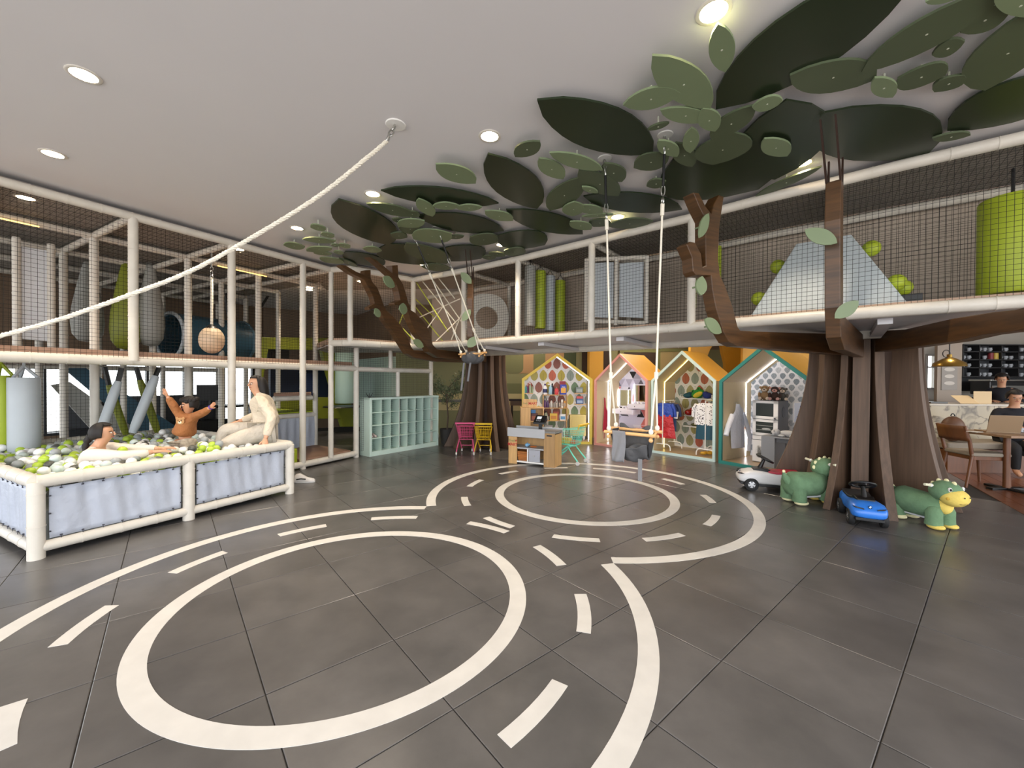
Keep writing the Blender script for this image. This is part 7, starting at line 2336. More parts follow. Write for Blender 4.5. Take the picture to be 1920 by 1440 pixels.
def face(parent, C, f, upv, r, mt, hair_mt):
    f = Vector(f).normalized(); u = Vector(upv); u = (u - f * u.dot(f)).normalized(); s_ = u.cross(f)
    def B(nm, a, b, c, rr, m_, R=None):
        mb = MB(); mb.ball(C + f * (a * r) + s_ * (b * r) + u * (c * r), [v * r for v in rr] if isinstance(rr, (tuple, list)) else rr * r, 10, 7); return obj(nm, mb, m_, parent, world=True, smooth=80)
    mb = MB(); mb.tube([C + f * (0.9 * r) + u * (0.08 * r), C + f * (1.08 * r) - u * (0.2 * r), C + f * (0.95 * r) - u * (0.27 * r)], [0.06 * r, 0.12 * r, 0.09 * r], 8); obj('nose', mb, mt, parent, world=True, smooth=80)
    for k in (-1, 1):
        B('eye', 0.83, k * 0.34, 0.02, (0.12, 0.12, 0.075), mat('eye white', 'd8d2cc', 0.3)); B('iris', 0.93, k * 0.34, 0.02, 0.055, BLACK)
        mb = MB(); mb.tube([C + f * (0.86 * r) + s_ * (k * 0.18 * r) + u * (0.17 * r), C + f * (0.84 * r) + s_ * (k * 0.36 * r) + u * (0.23 * r), C + f * (0.68 * r) + s_ * (k * 0.54 * r) + u * (0.16 * r)], 0.035 * r, 5); obj('eyebrow', mb, hair_mt, parent, world=True, smooth=60)
        mb = MB(); mb.ball(C + s_ * (k * 0.92 * r) - u * (0.08 * r), (0.14 * r, 0.14 * r, 0.24 * r), 8, 6); obj('ear', mb, mt, parent, world=True, smooth=80)
    mb = MB(); mb.tube([C + f * (0.8 * r) + s_ * (-0.26 * r) - u * (0.5 * r), C + f * (0.93 * r) - u * (0.52 * r), C + f * (0.8 * r) + s_ * (0.26 * r) - u * (0.5 * r)], [0.03 * r, 0.065 * r, 0.03 * r], 6); obj('mouth', mb, mat('lips', 'a4564c', 0.5), parent, world=True, smooth=60)
def hair_cap(parent, C, f, upv, r, mt, back=0.0, front=0.35, low=-0.35):
    """shell over the skull, open at the face"""
    f = Vector(f).normalized(); u = Vector(upv); u = (u - f * u.dot(f)).normalized(); s_ = u.cross(f)
    mb = MB()
    def g(a, b):
        th = a * 2 * PI
        cz = lerp(1.0, 0.0, b)
        ph = b * PI * 0.5
        c_, sn = math.cos(th), math.sin(th)
        edge = front if c_ > 0.45 else low - 0.25 * max(0, -c_)
        z = math.cos(b * math.acos(max(-1, min(1, edge))))
        rr = math.sqrt(max(0, 1 - z * z))
        k = 1.12 + 0.03 * math.sin(th * 9)
        return C + f * (c_ * rr * r * k * 1.02 - 0.06 * r) + s_ * (sn * rr * r * k * 0.95) + u * (z * r * 1.2)
    mb.grid(g, 40, 12)
    return obj('hair', mb, mt, parent, world=True, smooth=80, solid=0.008)
TEE = mat('cream cotton', 'd3c5b0', 0.8, noise=(7, 0.06), bump=(9, 1.0, 0.05)); TRO = mat('beige trouser cotton', 'c2b8aa', 0.8, noise=(7, 0.06), bump=(8, 1.0, 0.05))
# ---- woman seated on the pit rim
W0 = Vector((-3.07, 5.1, 0.0))
wo = thing('person', 'woman in cream top and trousers seated on the ball pit corner rail', 'person', (W0.x, W0.y, 0.645))
f = Vector((-0.9, -0.43, 0)); f.normalize(); l = Vector((-f.y, f.x, 0))      # l = her left, towards the camera
def Z(p, z): return Vector((p.x, p.y, z))
pel = Z(W0, 0.765); ches = Z(W0 + f * 0.03, 1.0); ster = Z(W0 + f * 0.06, 1.14); neck = Z(W0 + f * 0.085, 1.225); hd = Z(W0 + f * 0.115, 1.33)
hl, hr = Z(W0 + l * 0.085 + f * 0.02, 0.74), Z(W0 - l * 0.085 + f * 0.02, 0.745)
kl, kr = Z(W0 + l * 0.12 + f * 0.4, 0.64), Z(W0 - l * 0.1 + f * 0.46, 0.775)
al, ar = Z(W0 + l * 0.12 + f * 0.5, 0.3), Z(W0 - l * 0.1 + f * 0.5, 0.36)
sl_, sr_ = Z(W0 + f * 0.05 + l * 0.165, 1.15), Z(W0 + f * 0.06 - l * 0.165, 1.15)
wrl = Vector((-2.865, 4.735, 0.69))
el_ = (sl_ + wrl) / 2 - f * 0.1 + l * 0.02 + Vector((0, 0, 0.02))
er_ = Z(W0 + f * 0.12 - l * 0.22, 0.93); wrr = Z(W0 + f * 0.32 - l * 0.13, 0.86)
skinned('body', [[(pel, 0.11), (ches, 0.095), (ster, 0.09), (neck, 0.05), (hd - Vector((0, 0, 0.055)) + f * 0.015, (0.066, 0.07)), (hd + Vector((0, 0, 0.03)), (0.083, 0.088)), (hd + Vector((0, 0, 0.085)) - f * 0.01, 0.06)],
                 [(ster, 0.09), (sl_, 0.038), (el_, 0.034), (wrl, 0.026)], [(ster, 0.09), (sr_, 0.038), (er_, 0.034), (wrr, 0.026)],
                 [(pel, 0.11), (hl, 0.085), (kl, 0.052), (al, 0.036), (al + f * 0.12 - Vector((0, 0, 0.05)), 0.03)], [(pel, 0.11), (hr, 0.085), (kr, 0.052), (ar, 0.036), (ar + f * 0.12 - Vector((0, 0, 0.05)), 0.03)]], SKIN, wo)
skinned('sweatshirt', [[(pel + Vector((0, 0, 0.02)), 0.16), (pel + Vector((0, 0, 0.13)), (0.165, 0.155)), (ches, (0.17, 0.155)), (ster + Vector((0, 0, 0.012)), (0.16, 0.135)), (neck + Vector((0, 0, 0.004)), 0.08)],
                       [(ster + Vector((0, 0, 0.012)), (0.16, 0.135)), (sl_, 0.08), (el_, 0.064), (wrl.lerp(el_, 0.12), 0.048)], [(ster + Vector((0, 0, 0.012)), (0.16, 0.135)), (sr_, 0.08), (er_, 0.064), (wrr.lerp(er_, 0.12), 0.04)]], TEE, wo)
skinned('trousers', [[(pel, 0.15), (hl, 0.125), (hl.lerp(kl, 0.5), 0.11), (kl, 0.09), (kl.lerp(al, 0.55), 0.078), (al, 0.07)], [(pel, 0.15), (hr, 0.125), (hr.lerp(kr, 0.5), 0.11), (kr, 0.09), (kr.lerp(ar, 0.55), 0.078), (ar, 0.07)]], TRO, wo)
hand(wo, wrl, (0.12, -0.25, -0.45), (0.5, -0.8, 0.3), 0.15, SKIN, 0.5)
hand(wo, wrr, f - Vector((0, 0, 0.25)), (0, 0, 1), 0.15, SKIN, 0.3, -1)
ff = (f + Vector((0.5, -0.6, -0.05))).normalized()
face(wo, hd + Vector((0, 0, 0.005)) + ff * 0.008, ff, (0, 0, 1), 0.083, SKIN, HAIR)
hair_cap(wo, hd + Vector((0, 0, 0.008)), ff, (0, 0, 1), 0.084, HAIR, front=0.72, low=-0.5)
mb = MB(); mb.loft([[hd - f * (0.06 + 0.05 * q) + l * (0.085 * w_ * math.cos(a_)) + f * (0.05 * w_ * math.sin(a_)) + Vector((0, 0, 0.09 - 0.3 * q)) for a_ in [2 * PI * k / 14 for k in range(14)]] for q, w_ in ((0, 0.5), (0.15, 0.95), (0.4, 1.15), (0.7, 1.0), (0.9, 0.7), (1.0, 0.25))])
obj('loose_hair', mb, HAIR, wo, world=True, smooth=80)
mb = MB(); c = pel + l * 0.118 + f * 0.05 + Vector((0, 0, 0.11)); mb.slab([c + f * 0.05, c - f * 0.03 + Vector((0, 0, 0.01)), c - f * 0.04 - Vector((0, 0, 0.04)), c + f * 0.03 - Vector((0, 0, 0.05))], l * 0.012); obj('pocket', mb, TEE, wo, world=True, bevel=0.004)
# ---- woman sitting deep in the balls
Q = Vector((-4.08, 4.0, 0.0))
wp_ = thing('person', 'dark braided woman in a white top sitting low in the balls', 'person', (Q.x, Q.y, 0.4))
f = Vector((0.92, 0.38, 0)); f.normalize(); l = Vector((-f.y, f.x, 0))
ches, ster, neck, hd = Z(Q - f * 0.02, 0.46), Z(Q + f * 0.0, 0.65), Z(Q + f * 0.02, 0.745), Z(Q + f * 0.05, 0.85)
sl_, sr_ = Z(Q + l * 0.15, 0.675), Z(Q - l * 0.15, 0.675)
el_, er_ = Z(Q + l * 0.17 + f * 0.25, 0.645), Z(Q - l * 0.17 + f * 0.25, 0.635)
wl_, wr_ = Z(Q + l * 0.1 + f * 0.47, 0.66), Z(Q - l * 0.08 + f * 0.48, 0.655)
skinned('body', [[(ches, 0.1), (ster, 0.09), (neck, 0.047), (hd - Vector((0, 0, 0.05)) + f * 0.012, (0.062, 0.066)), (hd + Vector((0, 0, 0.03)), (0.082, 0.086)), (hd + Vector((0, 0, 0.08)), 0.06)], [(ster, 0.09), (sl_, 0.045), (el_, 0.036), (wl_, 0.026)], [(ster, 0.09), (sr_, 0.045), (er_, 0.036), (wr_, 0.026)]], SKIN, wp_)
skinned('top', [[(ches, 0.16), (ster, (0.155, 0.13)), (neck - Vector((0, 0, 0.02)), 0.075)], [(ster, (0.155, 0.13)), (sl_, 0.078), (el_, 0.06), (wl_.lerp(el_, 0.12), 0.047)], [(ster, (0.155, 0.13)), (sr_, 0.078), (er_, 0.06), (wr_.lerp(er_, 0.12), 0.04)]], mat('off white cotton', 'd8cfc4', 0.8, bump=(12, 0.7)), wp_)
hand(wp_, wl_, f + Vector((0, 0, 0.05)), (0, 0, 1), 0.15, SKIN, 0.25); hand(wp_, wr_, f + Vector((0, 0, 0.05)), (0, 0, 1), 0.15, SKIN, 0.25, -1)
face(wp_, hd + Vector((0, 0, 0.005)) + f * 0.008, f, (0, 0, 1), 0.081, SKIN, HAIR)
hair_cap(wp_, hd + Vector((0, 0, 0.008)), f, (0, 0, 1), 0.084, HAIR, front=0.7, low=-0.45)
mb = MB()
bp_ = smooth_path([hd - f * 0.09 - Vector((0, 0, 0.02)), hd - f * 0.125 - Vector((0, 0, 0.09)), hd - f * 0.13 - l * 0.02 - Vector((0, 0, 0.2)), hd - f * 0.12 - l * 0.03 - Vector((0, 0, 0.27))], 5)
mb.tube(bp_, [0.032 + 0.006 * math.sin(i * 2.2) - 0.0012 * i for i in range(len(bp_))], 9); obj('braid', mb, HAIR, wp_, world=True, smooth=70)
# ---- child with raised arms
K = dep(346, 800, 4.85); K.z = 0
ch = thing('person', 'small child in a brown jumper standing in the balls with arms raised', 'person', (K.x, K.y, 0.4))
f = Vector((0.25, -0.95, 0)); f.normalize(); f = Vector((-0.1, -0.99, 0)).normalized(); l = Vector((-f.y, f.x, 0))   # l = child's left = picture right
def PX(px, py, y_): return dep(px, py, y_)
kd = K.y
hd = PX(354, 760, kd - 0.01); neck = PX(352, 776, kd); ster = PX(351, 783, kd); wai = PX(347, 806, kd); pelc = PX(346, 815, kd)
sL, sR = PX(366, 780, kd - 0.02), PX(337, 778, kd - 0.02)
eL, eR = PX(383, 773, kd - 0.08), PX(323, 757, kd - 0.06)
hL, hR = PX(395, 764, kd - 0.12), PX(313, 742, kd - 0.1)
kL, kR = PX(353, 832, kd - 0.06), PX(336, 832, kd - 0.06)
SKC = mat('child skin', 'c08a68', 0.5)
skinned('body', [[(pelc, 0.07), (wai, 0.07), (ster, 0.066), (neck, 0.034), (hd - Vector((0, 0, 0.04)), (0.056, 0.058)), (hd + Vector((0, 0, 0.02)), (0.074, 0.078)), (hd + Vector((0, 0, 0.06)), 0.055)], [(ster, 0.066), (sL, 0.034), (eL, 0.027), (hL, 0.02)], [(ster, 0.066), (sR, 0.034), (eR, 0.027), (hR, 0.02)], [(pelc, 0.07), (kL, 0.045), (kL - Vector((0, 0, 0.15)), 0.035)], [(pelc, 0.07), (kR, 0.045), (kR - Vector((0, 0, 0.15)), 0.035)]], SKC, ch)
JUM = mat('rust brown jersey', '9a6236', 0.8, noise=(9, 0.08), bump=(14, 1.0, 0.03))
skinned('jumper', [[(pelc + Vector((-0.02, 0, -0.02)), (0.155, 0.125)), (wai, (0.14, 0.115)), (wai.lerp(ster, 0.5), (0.122, 0.104)), (ster, (0.105, 0.092)), (neck - Vector((0, 0, 0.005)), 0.052)], [(ster, (0.105, 0.092)), (sL, 0.056), (eL, 0.046), (hL.lerp(eL, 0.2), 0.036)], [(ster, (0.105, 0.092)), (sR, 0.056), (eR, 0.046), (hR.lerp(eR, 0.2), 0.036)]], JUM, ch)
skinned('trousers', [[(pelc + Vector((0, 0, -0.01)), 0.115), (kL, 0.088), (kL - Vector((0, 0, 0.14)), 0.05)], [(pelc + Vector((0, 0, -0.01)), 0.115), (kR, 0.088), (kR - Vector((0, 0, 0.14)), 0.05)]], mat('beige patterned cotton', 'a89a8a', 0.85, noise=(40, 0.3)), ch)
hand(ch, hL, hL - eL + Vector((0, 0, 0.03)), f, 0.1, SKC, 0.1); hand(ch, hR, hR - eR + Vector((0, 0, 0.03)), f, 0.1, SKC, 0.1, -1)
mb = MB(); dv = (hL - eL).normalized(); mb.tube([hL + dv * 0.004 + (dv.orthogonal().normalized() * math.cos(a_) + dv.cross(dv.orthogonal().normalized()) * math.sin(a_)) * 0.023 for a_ in [2 * PI * k / 12 for k in range(12)]], 0.006, 6, True); obj('wrist_band', mb, mat('purple band', '5b3fa0', 0.5), ch, world=True)
fc = (f + Vector((-0.5, 0, 0))).normalized()
face(ch, hd + fc * 0.006, fc, (0, 0, 1), 0.074, SKC, HAIR)
hair_cap(ch, hd + Vector((0, 0, 0.012)), fc, (0, 0, 1), 0.083, HAIR, front=0.5, low=-0.35)
mb = MB(); rnd = random.Random(2)
for k in range(14):
    a_ = 2 * PI * k / 14
    mb.ball(hd + Vector((0.075 * math.cos(a_), 0.06 * math.sin(a_) + 0.01, 0.045 + 0.03 * rnd.random())), 0.03, 8, 6)
obj('hair_curls', mb, HAIR, ch, world=True, smooth=80)
# animal face print on the jumper
pc = wai.lerp(ster, 0.78) + f * 0.1 + Vector((0.012, 0, 0))
mb = MB()
def patch(c0, c1, w_, h_, mi, off):
    mb.ball(pc + l * c0 + Vector((0, 0, c1)) + f * off, (w_, 0.006, h_), 14, 8, mi)
patch(0, 0, 0.05, 0.042, 0, 0.0); patch(-0.042, 0.034, 0.016, 0.016, 0, 0.0); patch(0.042, 0.034, 0.016, 0.016, 0, 0.0)
patch(0, -0.014, 0.022, 0.016, 1, 0.004); patch(0, -0.006, 0.008, 0.006, 2, 0.009); patch(-0.02, 0.012, 0.006, 0.007, 2, 0.006); patch(0.02, 0.012, 0.006, 0.007, 2, 0.006)
obj('chest_print', mb, [mat('tan print', 'b98a5a', 0.8), mat('cream print', 'e2d3b8', 0.8), mat('dark print', '2c1c14', 0.8)], ch, world=True, smooth=80)
# sneaker on the floor
S_ = at(551, 905); shoe('sneaker', 'white sneaker with black side stripe lying beyond the pit post', tr(S_.x, S_.y, 0) @ rotz(0.12), 0.27, mat('white leather', 'd2cdc8', 0.5), mat('white rubber', 'c9c6c2', 0.6), 'shoe', None, BLACK)

# ================================================================ CAFÉ
def cdep(px, py, Y): return dep(px, py, Y)
MARB = mat('veined cream marble', 'b7aa90', 0.25)
def marble():
    nt = MARB.node_tree; b = nt.nodes['Principled BSDF']
    tc = nt.nodes.new('ShaderNodeTexCoord'); n = nt.nodes.new('ShaderNodeTexNoise'); n.inputs['Scale'].default_value = 1.6; n.inputs['Detail'].default_value = 5; n.inputs['Distortion'].default_value = 1.4
    r = nt.nodes.new('ShaderNodeValToRGB')
    e = r.color_ramp.elements
    e[0].position, e[0].color = 0.47, rgb('ab9d80')
    e[1].position, e[1].color = 0.53, rgb('b2a487')
    k = e.new(0.5); k.color = rgb('5a4a30')
    nt.links.new(tc.outputs['Object'], n.inputs['Vector']); nt.links.new(n.outputs['Fac'], r.inputs['Fac']); nt.links.new(r.outputs['Color'], b.inputs['Base Color'])
marble()
YK = 7.1
x0 = (1744 - 960) / F * YK
t = thing('cafe_counter', 'cream marble cafe counter with dark veins right of the big tree', 'counter', (x0 + 1.4, YK, 0))
pbox('front_panel', t, (-1.4, 0, 0), (2.2, 0.05, 1.0), MARB)
pbox('side_panel', t, (-1.4, 0.05, 0), (-1.35, 0.6, 1.0), MARB)
pbox('counter_top', t, (-1.43, -0.03, 1.0), (2.2, 0.65, 1.03), mat('pale counter stone', 'b9b0a2', 0.25), 0.004)
tag(pbox('tray', None, (0, 0, 0), (0.3, 0.25, 0.03), mat('dark tray', '2f2e2d', 0.3)), 'dark tray lying on the marble counter end', 'tray').location = (x0 + 0.12, YK + 0.1, 1.031)
DKW = mat('dark shelf wood', '2a2a2c', 0.5)
YS = 9.6
def sx(px): return (px - 960) / F * YS
def sz(py): return EYE + (717.5 - py) / F * YS
sxa, sxb = sx(1806), sx(1806) + 2.6
t = thing('wall_rack', 'dark cafe wall rack full of cups and glasses', 'shelf', (sxa + 1.3, YS + 0.15, 1.7))
lv = [sz(706), sz(689), sz(674), sz(659), sz(646)]
for z in lv:
    mb = MB(); mb.b2((sxa, YS, z - 0.012), (sxb, YS + 0.25, z + 0.012)); obj('shelf_board', mb, DKW, t, world=True)
for q in (0, 0.38, 0.9, 1.3, 1.9, 2.6):
    mb = MB(); mb.b2((sxa + q - 0.012, YS, lv[0]), (sxa + q + 0.012, YS + 0.25, lv[-1])); obj('upright', mb, DKW, t, world=True)
mb = MB(); mb.b2((sxa, YS + 0.25, 1.2), (sxb, YS + 0.27, lv[-1])); obj('back_panel', mb, mat('dark grey back panel', '3a3c40', 0.7), t, world=True)
CUPM = mat('grey white cup', 'b7bcc2', 0.3)
proto = None
kk = 0
for li, z in enumerate(lv[:-1]):
    for i in range(13):
        xx_ = sxa + 0.1 + i * 0.125
        if abs((xx_ - sxa) - 0.38) < 0.06 or abs((xx_ - sxa) - 0.9) < 0.06 or abs((xx_ - sxa) - 1.3) < 0.06: continue
        if (i * 7 + li * 3) % 9 == 0: continue
        if proto is None:
            mb = MB(); mb.lathe([(0.025, 0), (0.028, 0.005), (0.042, 0.085), (0.038, 0.085), (0.024, 0.01), (0.001, 0.008)], 12, caps=False); mb.tube([(0.038, 0, 0.07), (0.062, 0, 0.06), (0.06, 0, 0.035), (0.034, 0, 0.025)], 0.006, 5)
            proto = obj('cup', mb, CUPM, None, smooth=50); o = proto
        else:
            o = proto.copy(); COL.objects.link(o)
        sh_ = ('lowest', 'second lowest', 'second highest', 'highest')[li]
        tag(o, 'small pale cup on the %s shelf of the dark cafe rack' % sh_, 'cup', 'cups on the %s cafe rack shelf' % sh_)
        o.location = (xx_, YS + 0.1, z + 0.013)
for px, c, lb in ((1862, '8c2f35', 'red tin in the cafe wall rack'), (1871, 'd0b24a', 'yellow tin in the cafe wall rack')):
    tag(obj('tin', MB().lathe([(0.05, 0), (0.05, 0.15), (0.001, 0.15)], 14), cz(c), None, origin=(sx(px), YS + 0.06, lv[2] + 0.013), smooth=40), lb, 'tin')
t = thing('espresso_machine', 'black and steel espresso machine behind the cafe counter', 'coffee machine', (sx(1845), 9.1, 1.02))
mb = MB(); mb.b2((-0.45, 0, 0.12), (0.55, 0.4, 0.42)); obj('body', mb, mat('dark machine body', '1d1e20', 0.3), t, bevel=0.02)
mb = MB(); mb.b2((-0.46, -0.03, 0.42), (0.56, 0.42, 0.46)); obj('cup_tray', mb, STEEL, t, bevel=0.005)
mb = MB(); mb.b2((-0.42, -0.02, 0.16), (0.52, 0.0, 0.32)); obj('front_plate', mb, mat('steel front', '8d8d89', 0.35, 0.8), t)
mb = MB(); mb.b2((-0.44, -0.1, 0.0), (0.54, 0.36, 0.05)); obj('drip_tray', mb, BLACK, t)
for q in (-0.2, 0.15):
    mb = MB(); mb.tube([(q, -0.02, 0.2), (q, -0.12, 0.17)], 0.02, 8); obj('portafilter', mb, BLACK, t)
t = thing('back_counter', 'dark cafe back counter under the espresso machine', 'counter', (sx(1845), 9.1, 0))
pbox('body', t, (-0.7, -0.05, 0), (1.8, 0.5, 0.98), DKW); pbox('counter_top', t, (-0.72, -0.08, 0.98), (1.8, 0.5, 1.018), mat('grey stone top', '4c4b49', 0.3))
# beige pillar with framed photographs
Yp = 8.3
mb = MB(); px0_, px1_ = (1757 - 960) / F * Yp, (1803 - 960) / F * Yp
mb.b2((px0_, Yp, 0), (px1_, Yp + 0.06, CEIL))
struct(obj('pillar', mb, mat('taupe pillar', 'a4978a', 0.7), None, origin=((px0_ + px1_) / 2, Yp, 0), world=True))
t = thing('photo_panel', 'narrow dark poster with pale smudged pictures on the pillar', 'poster', ((1778 - 960) / F * Yp, Yp - 0.012, 1.25))
mb = MB(); mb.b2((-0.15, 0, 0), (0.17, 0.01, 0.6)); obj('sheet', mb, mat('grey poster', '8d857c', 0.4), t)
for k, (z, w_) in enumerate(((0.42, 0.22), (0.28, 0.2), (0.14, 0.22))):
    mb = MB(); mb.ball((0.01, -0.001, z), (w_ / 2, 0.003, 0.04), 12, 6); obj('pale_picture', mb, mat('pale picture', 'c9c2b8', 0.5), t, smooth=60)
# pendant lamp
Pl = dep(1780, 683, 6.6)
t = thing('pendant_lamp', 'brass pendant lamp hanging above the cafe counter', 'lamp', Pl)
BRASS = mat('brass', '9a7d3e', 0.3, 0.9)
mb = MB(); mb.lathe([(0.2, -0.035), (0.205, -0.03), (0.19, 0.02), (0.08, 0.09), (0.035, 0.11), (0.03, 0.16), (0.001, 0.165)], 26); obj('lamp_shade', mb, BRASS, t, smooth=50)
mb = MB(); mb.lathe([(0.001, -0.03), (0.19, -0.032)], 24, caps=False); obj('lamp_glow', mb, mat('warm lamp glow', 'ffffff', 0.5, emit=('ffd98a', 6)), t)
mb = MB(); mb.tube([(0, 0, 0.16), (0, 0, CEIL - Pl.z)], 0.008, 6); obj('cord', mb, BLACK, t)
mb = MB(); mb.tube([Vector((-0.05 + 0.06 * math.cos(a_), 0, 0.17 + 0.06 * math.sin(a_))) for a_ in [2 * PI * k / 14 for k in range(14)]], 0.007, 6, True); obj('hanging_wheel', mb, mat('dark iron', '3b3632', 0.5, 0.5), t)
# tables, chairs, bench
SEATM = mat('grey beige seat fabric', '8f8576', 0.8)
def cafe_chair(label, P, rz, group='cafe chairs'):
    t_ = thing('cafe_chair', label, 'chair', P, rz, group)
    mb = MB(); mb.loft([[Vector((x * w_, y * w_, z)) for x, y in ((-0.23, -0.22), (0.23, -0.22), (0.22, 0.22), (-0.22, 0.22))] for z, w_ in ((0.42, 0.98), (0.44, 1.02), (0.47, 0.98))]); obj('seat', mb, SEATM, t_, bevel=0.012)
    mb = MB(); mb.loft([[Vector((x, y, z)) for x, y in ((-0.21, -0.2), (0.21, -0.2), (0.2, 0.2), (-0.2, 0.2))] for z in (0.37, 0.42)]); obj('seat_frame', mb, WOODC, t_, bevel=0.004)
    for sx_ in (-1, 1):
        mb = MB(); mb.tube([(sx_ * 0.2, -0.19, 0.4), (sx_ * 0.21, -0.22, 0.0)], [0.022, 0.015], 8); obj('leg', mb, WOODC, t_, smooth=50)
        mb = MB(); mb.tube([(sx_ * 0.19, 0.19, 0.42), (sx_ * 0.21, 0.27, 0.0)], [0.022, 0.015], 8); obj('leg', mb, WOODC, t_, smooth=50)
        mb = MB(); mb.tube([(sx_ * 0.2, 0.2, 0.42), (sx_ * 0.215, 0.24, 0.62), (sx_ * 0.22, 0.3, 0.82)], [0.022, 0.02, 0.016], 8); obj('back_post', mb, WOODC, t_, smooth=50)
    mb = MB(); mb.grid(lambda u, v: Vector(((u - 0.5) * 0.46, 0.3 + 0.05 * math.cos((u - 0.5) * 3) - 0.05 + 0.04 * v, 0.62 + 0.2 * v)), 12, 4); obj('backrest', mb, WOODC, t_, smooth=80, solid=0.025)
    return t_
def cafe_table(label, P, w_, d_, rz=0.0):
    t_ = thing('cafe_table', label, 'table', P, rz, 'cafe tables')
    mb = MB(); mb.box((0, 0, 0.735), (w_, d_, 0.03)); obj('table_top', mb, mat('light brown table top', '8a6a4c', 0.35, grain=((3, 30, 3), 0.15)), t_, bevel=0.004)
    mb = MB(); mb.tube([(0, 0, 0.02), (0, 0, 0.72)], 0.035, 10); obj('leg', mb, WOODC, t_, smooth=50)
    mb = MB(); mb.box((0, 0, 0.015), (0.45, 0.08, 0.03)); mb.box((0, 0, 0.015), (0.08, 0.45, 0.03)); obj('base', mb, BLACK, t_, bevel=0.004)
    return t_
tp_ = at(1880, 812, 0.75)
cafe_table('brown cafe table carrying the open laptop', (tp_.x + 0.12, tp_.y + 0.05, 0), 0.75, 0.7)
c1 = at(1808, 905); cafe_chair('brown cafe chair with its back towards the big tree', (6.38, 5.6, 0), math.radians(80))
cafe_chair('brown cafe chair at the frame edge in front of the table', (6.95, 4.95, 0), math.radians(200))
t = thing('bench', 'beige cushioned bench along the marble counter', 'bench', (7.6, 6.55, 0))
mb = MB(); mb.box((0, 0, 0.42), (1.7, 0.5, 0.1)); obj('seat', mb, SEATM, t, bevel=0.02)
mb = MB(); mb.box((0, 0, 0.18), (1.66, 0.46, 0.36)); obj('base', mb, WOODC, t)
t = thing('backpack', 'brown backpack hanging on the cafe chair by the counter', 'bag', (6.98, 6.45, 0.471))
uvball(t, 'body', (0, 0, 0.2), (0.16, 0.13, 0.2), mat('brown bag leather', '6a4a36', 0.5)); uvball(t, 'front_pocket', (-0.02, -0.1, 0.14), (0.11, 0.06, 0.1), mat('dark bag leather', '3f2a22', 0.5))
mb = MB(); mb.tube([(0.03 * math.cos(a_), 0, 0.4 + 0.04 * math.sin(a_)) for a_ in [PI * k / 8 for k in range(9)]], 0.008, 6); obj('handle', mb, BLACK, t)
t = thing('laptop', 'open laptop with brown lid on the cafe table', 'laptop', (tp_.x + 0.02, tp_.y + 0.02, 0.751), math.radians(-20))
LAP = mat('bronze laptop lid', '9a8266', 0.4, 0.2)
mb = MB(); mb.box((0, 0.1, 0.008), (0.33, 0.23, 0.016)); obj('base', mb, LAP, t, bevel=0.003)
mb = MB(); mb.box((0, -0.045, 0.12), (0.33, 0.008, 0.23), R=Matrix.Rotation(0.28, 3, 'X')); obj('screen_lid', mb, LAP, t, bevel=0.003)
for px, py, lb, r2 in ((1856, 745, 'cream menu sheet standing on the cafe counter', 0.0), (1822, 753, 'cream menu sheet lying tilted on the counter edge', -0.9)):
    P = dep(px, py, YK - 0.01); P.z = 1.031 if r2 == 0 else 1.035
    t = thing('menu_sheet', lb, 'menu', (P.x, YK + 0.1, P.z), 0)
    mb = MB(); mb.box((0, 0, 0.11), (0.32, 0.004, 0.22), R=Matrix.Rotation(r2, 3, 'X')); obj('sheet', mb, mat('cream paper', 'd0b890', 0.7), t)
    if r2: [setattr(c_, 'location', (0, 0, -0.04)) for c_ in t.children]
tag(obj('napkin', MB().box((0, 0, 0.003), (0.14, 0.1, 0.006), 0.3), mat('white paper', 'd9d4c8', 0.7), None, origin=(tp_.x - 0.25, tp_.y + 0.1, 0.751)), 'white paper napkin on the cafe table corner', 'napkin')
tag(obj('tea_cup', MB().lathe([(0.03, 0), (0.045, 0.06), (0.04, 0.06), (0.026, 0.006), (0.001, 0.005)], 14, caps=False).lathe([(0.001, 0), (0.07, 0.004), (0.075, 0.01)], 16, caps=False), CUPM, None, origin=(tp_.x + 0.34, tp_.y + 0.1, 0.751), smooth=50), 'pale cup on saucer behind the laptop', 'cup')
NAV = mat('navy cotton', '14161f', 0.8)
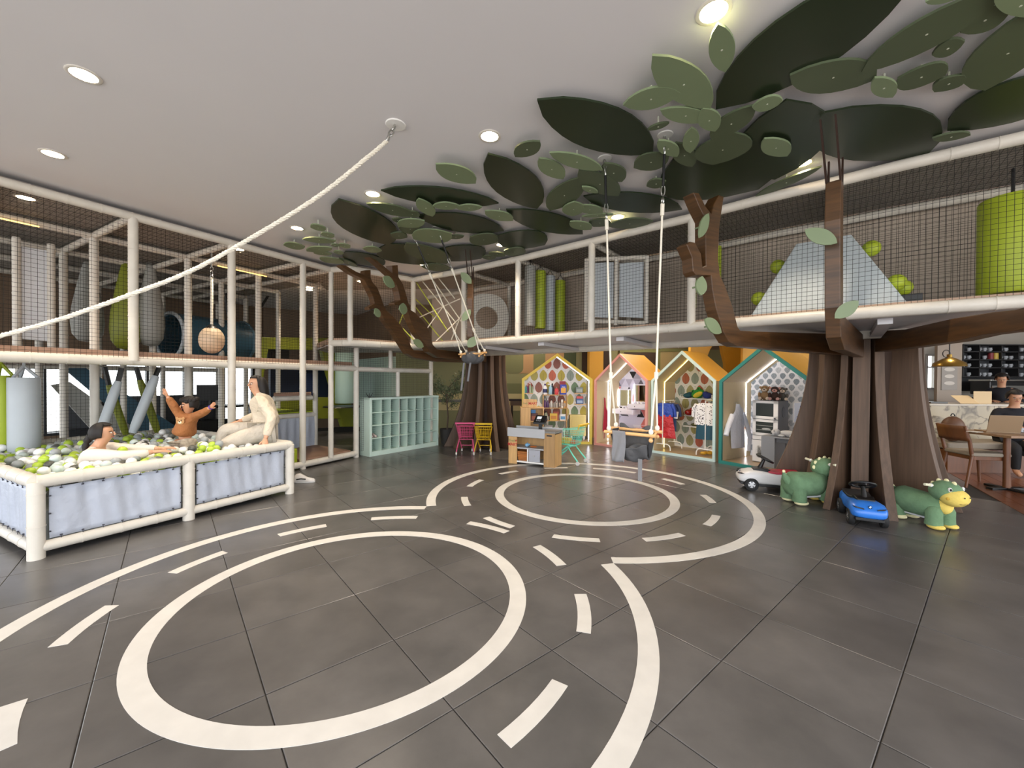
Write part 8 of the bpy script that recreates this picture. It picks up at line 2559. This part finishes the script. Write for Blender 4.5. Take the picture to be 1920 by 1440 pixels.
def cafe_person(label, P, f, seated, top_z):
    t_ = thing('person', label, 'person', P)
    P = Vector(P); f = Vector(f).normalized(); l = Vector((-f.y, f.x, 0))
    hz_ = top_z
    hd = Z(P + f * 0.06, hz_ - 0.12); nk = Z(P + f * 0.02, hz_ - 0.26); st = Z(P, hz_ - 0.36); ws = Z(P, hz_ - 0.72); pe = Z(P, hz_ - 0.84)
    sl, sr = Z(P + l * 0.17, hz_ - 0.33), Z(P - l * 0.17, hz_ - 0.33)
    el, er = Z(P + l * 0.24 + f * 0.08, hz_ - 0.6), Z(P - l * 0.24 + f * 0.08, hz_ - 0.6)
    wl, wr = Z(P + l * 0.1 + f * 0.33, hz_ - 0.55), Z(P - l * 0.1 + f * 0.33, hz_ - 0.55)
    legs = []
    for s_ in (-1, 1):
        hp = Z(P + l * (0.09 * s_), pe.z - 0.03)
        if seated:
            kn = Z(P + l * (0.1 * s_) + f * 0.42, pe.z - 0.02); an = Z(P + l * (0.1 * s_) + f * 0.42, 0.08)
        else:
            kn = Z(P + l * (0.1 * s_) + f * 0.02, pe.z * 0.53); an = Z(P + l * (0.1 * s_), 0.08)
        legs.append([(pe, 0.12), (hp, 0.09), (kn, 0.055), (an, 0.04), (an + f * 0.15 - Vector((0, 0, 0.04)), 0.035)])
    skinned('body', [[(pe, 0.11), (ws, 0.1), (st, 0.09), (nk, 0.05), (hd - Vector((0, 0, 0.05)), (0.066, 0.07)), (hd + Vector((0, 0, 0.03)), (0.084, 0.09)), (hd + Vector((0, 0, 0.08)), 0.06)], [(st, 0.09), (sl, 0.05), (el, 0.038), (wl, 0.028)], [(st, 0.09), (sr, 0.05), (er, 0.038), (wr, 0.028)]] + legs, SKIN, t_, 1)
    skinned('shirt', [[(pe, 0.165), (ws, 0.16), (st, (0.16, 0.135)), (nk - Vector((0, 0, 0.02)), 0.075)], [(st, (0.16, 0.135)), (sl, 0.085), (el, 0.065)], [(st, (0.16, 0.135)), (sr, 0.085), (er, 0.065)]], NAV, t_, 1)
    skinned('trousers', [[(a_, r * 1.25) for a_, r in lg[:4]] for lg in legs], mat('black cotton', '17171a', 0.8), t_, 1)
    hand(t_, wl, f - l * 0.3, (0, 0, 1), 0.16, SKIN, 0.5); hand(t_, wr, f + l * 0.3, (0, 0, 1), 0.16, SKIN, 0.5, -1)
    fd = (f + Vector((0, 0, -0.35))).normalized()
    face(t_, hd, fd, (0, 0, 1), 0.085, SKIN, HAIR)
    hair_cap(t_, hd + Vector((0, 0, 0.012)), fd, (0, 0, 1), 0.092, HAIR, front=0.55, low=-0.3)
    uvball(t_, 'hair_bun', hd - f * 0.1 + Vector((0, 0, 0.03)) - wm(t_).translation, (0.05, 0.05, 0.05), HAIR, 10, 7)
    return t_
B1 = dep(1878, 720, 8.1); cafe_person('barista in a black top looking down behind the marble counter', (B1.x, B1.y, 0), (-0.75, -0.66, 0), False, 1.6)
B2 = dep(1908, 740, 6.35); cafe_person('seated person in navy bending over the open laptop', (B2.x, B2.y + 0.05, 0), (-0.55, -0.84, 0), True, 1.3)
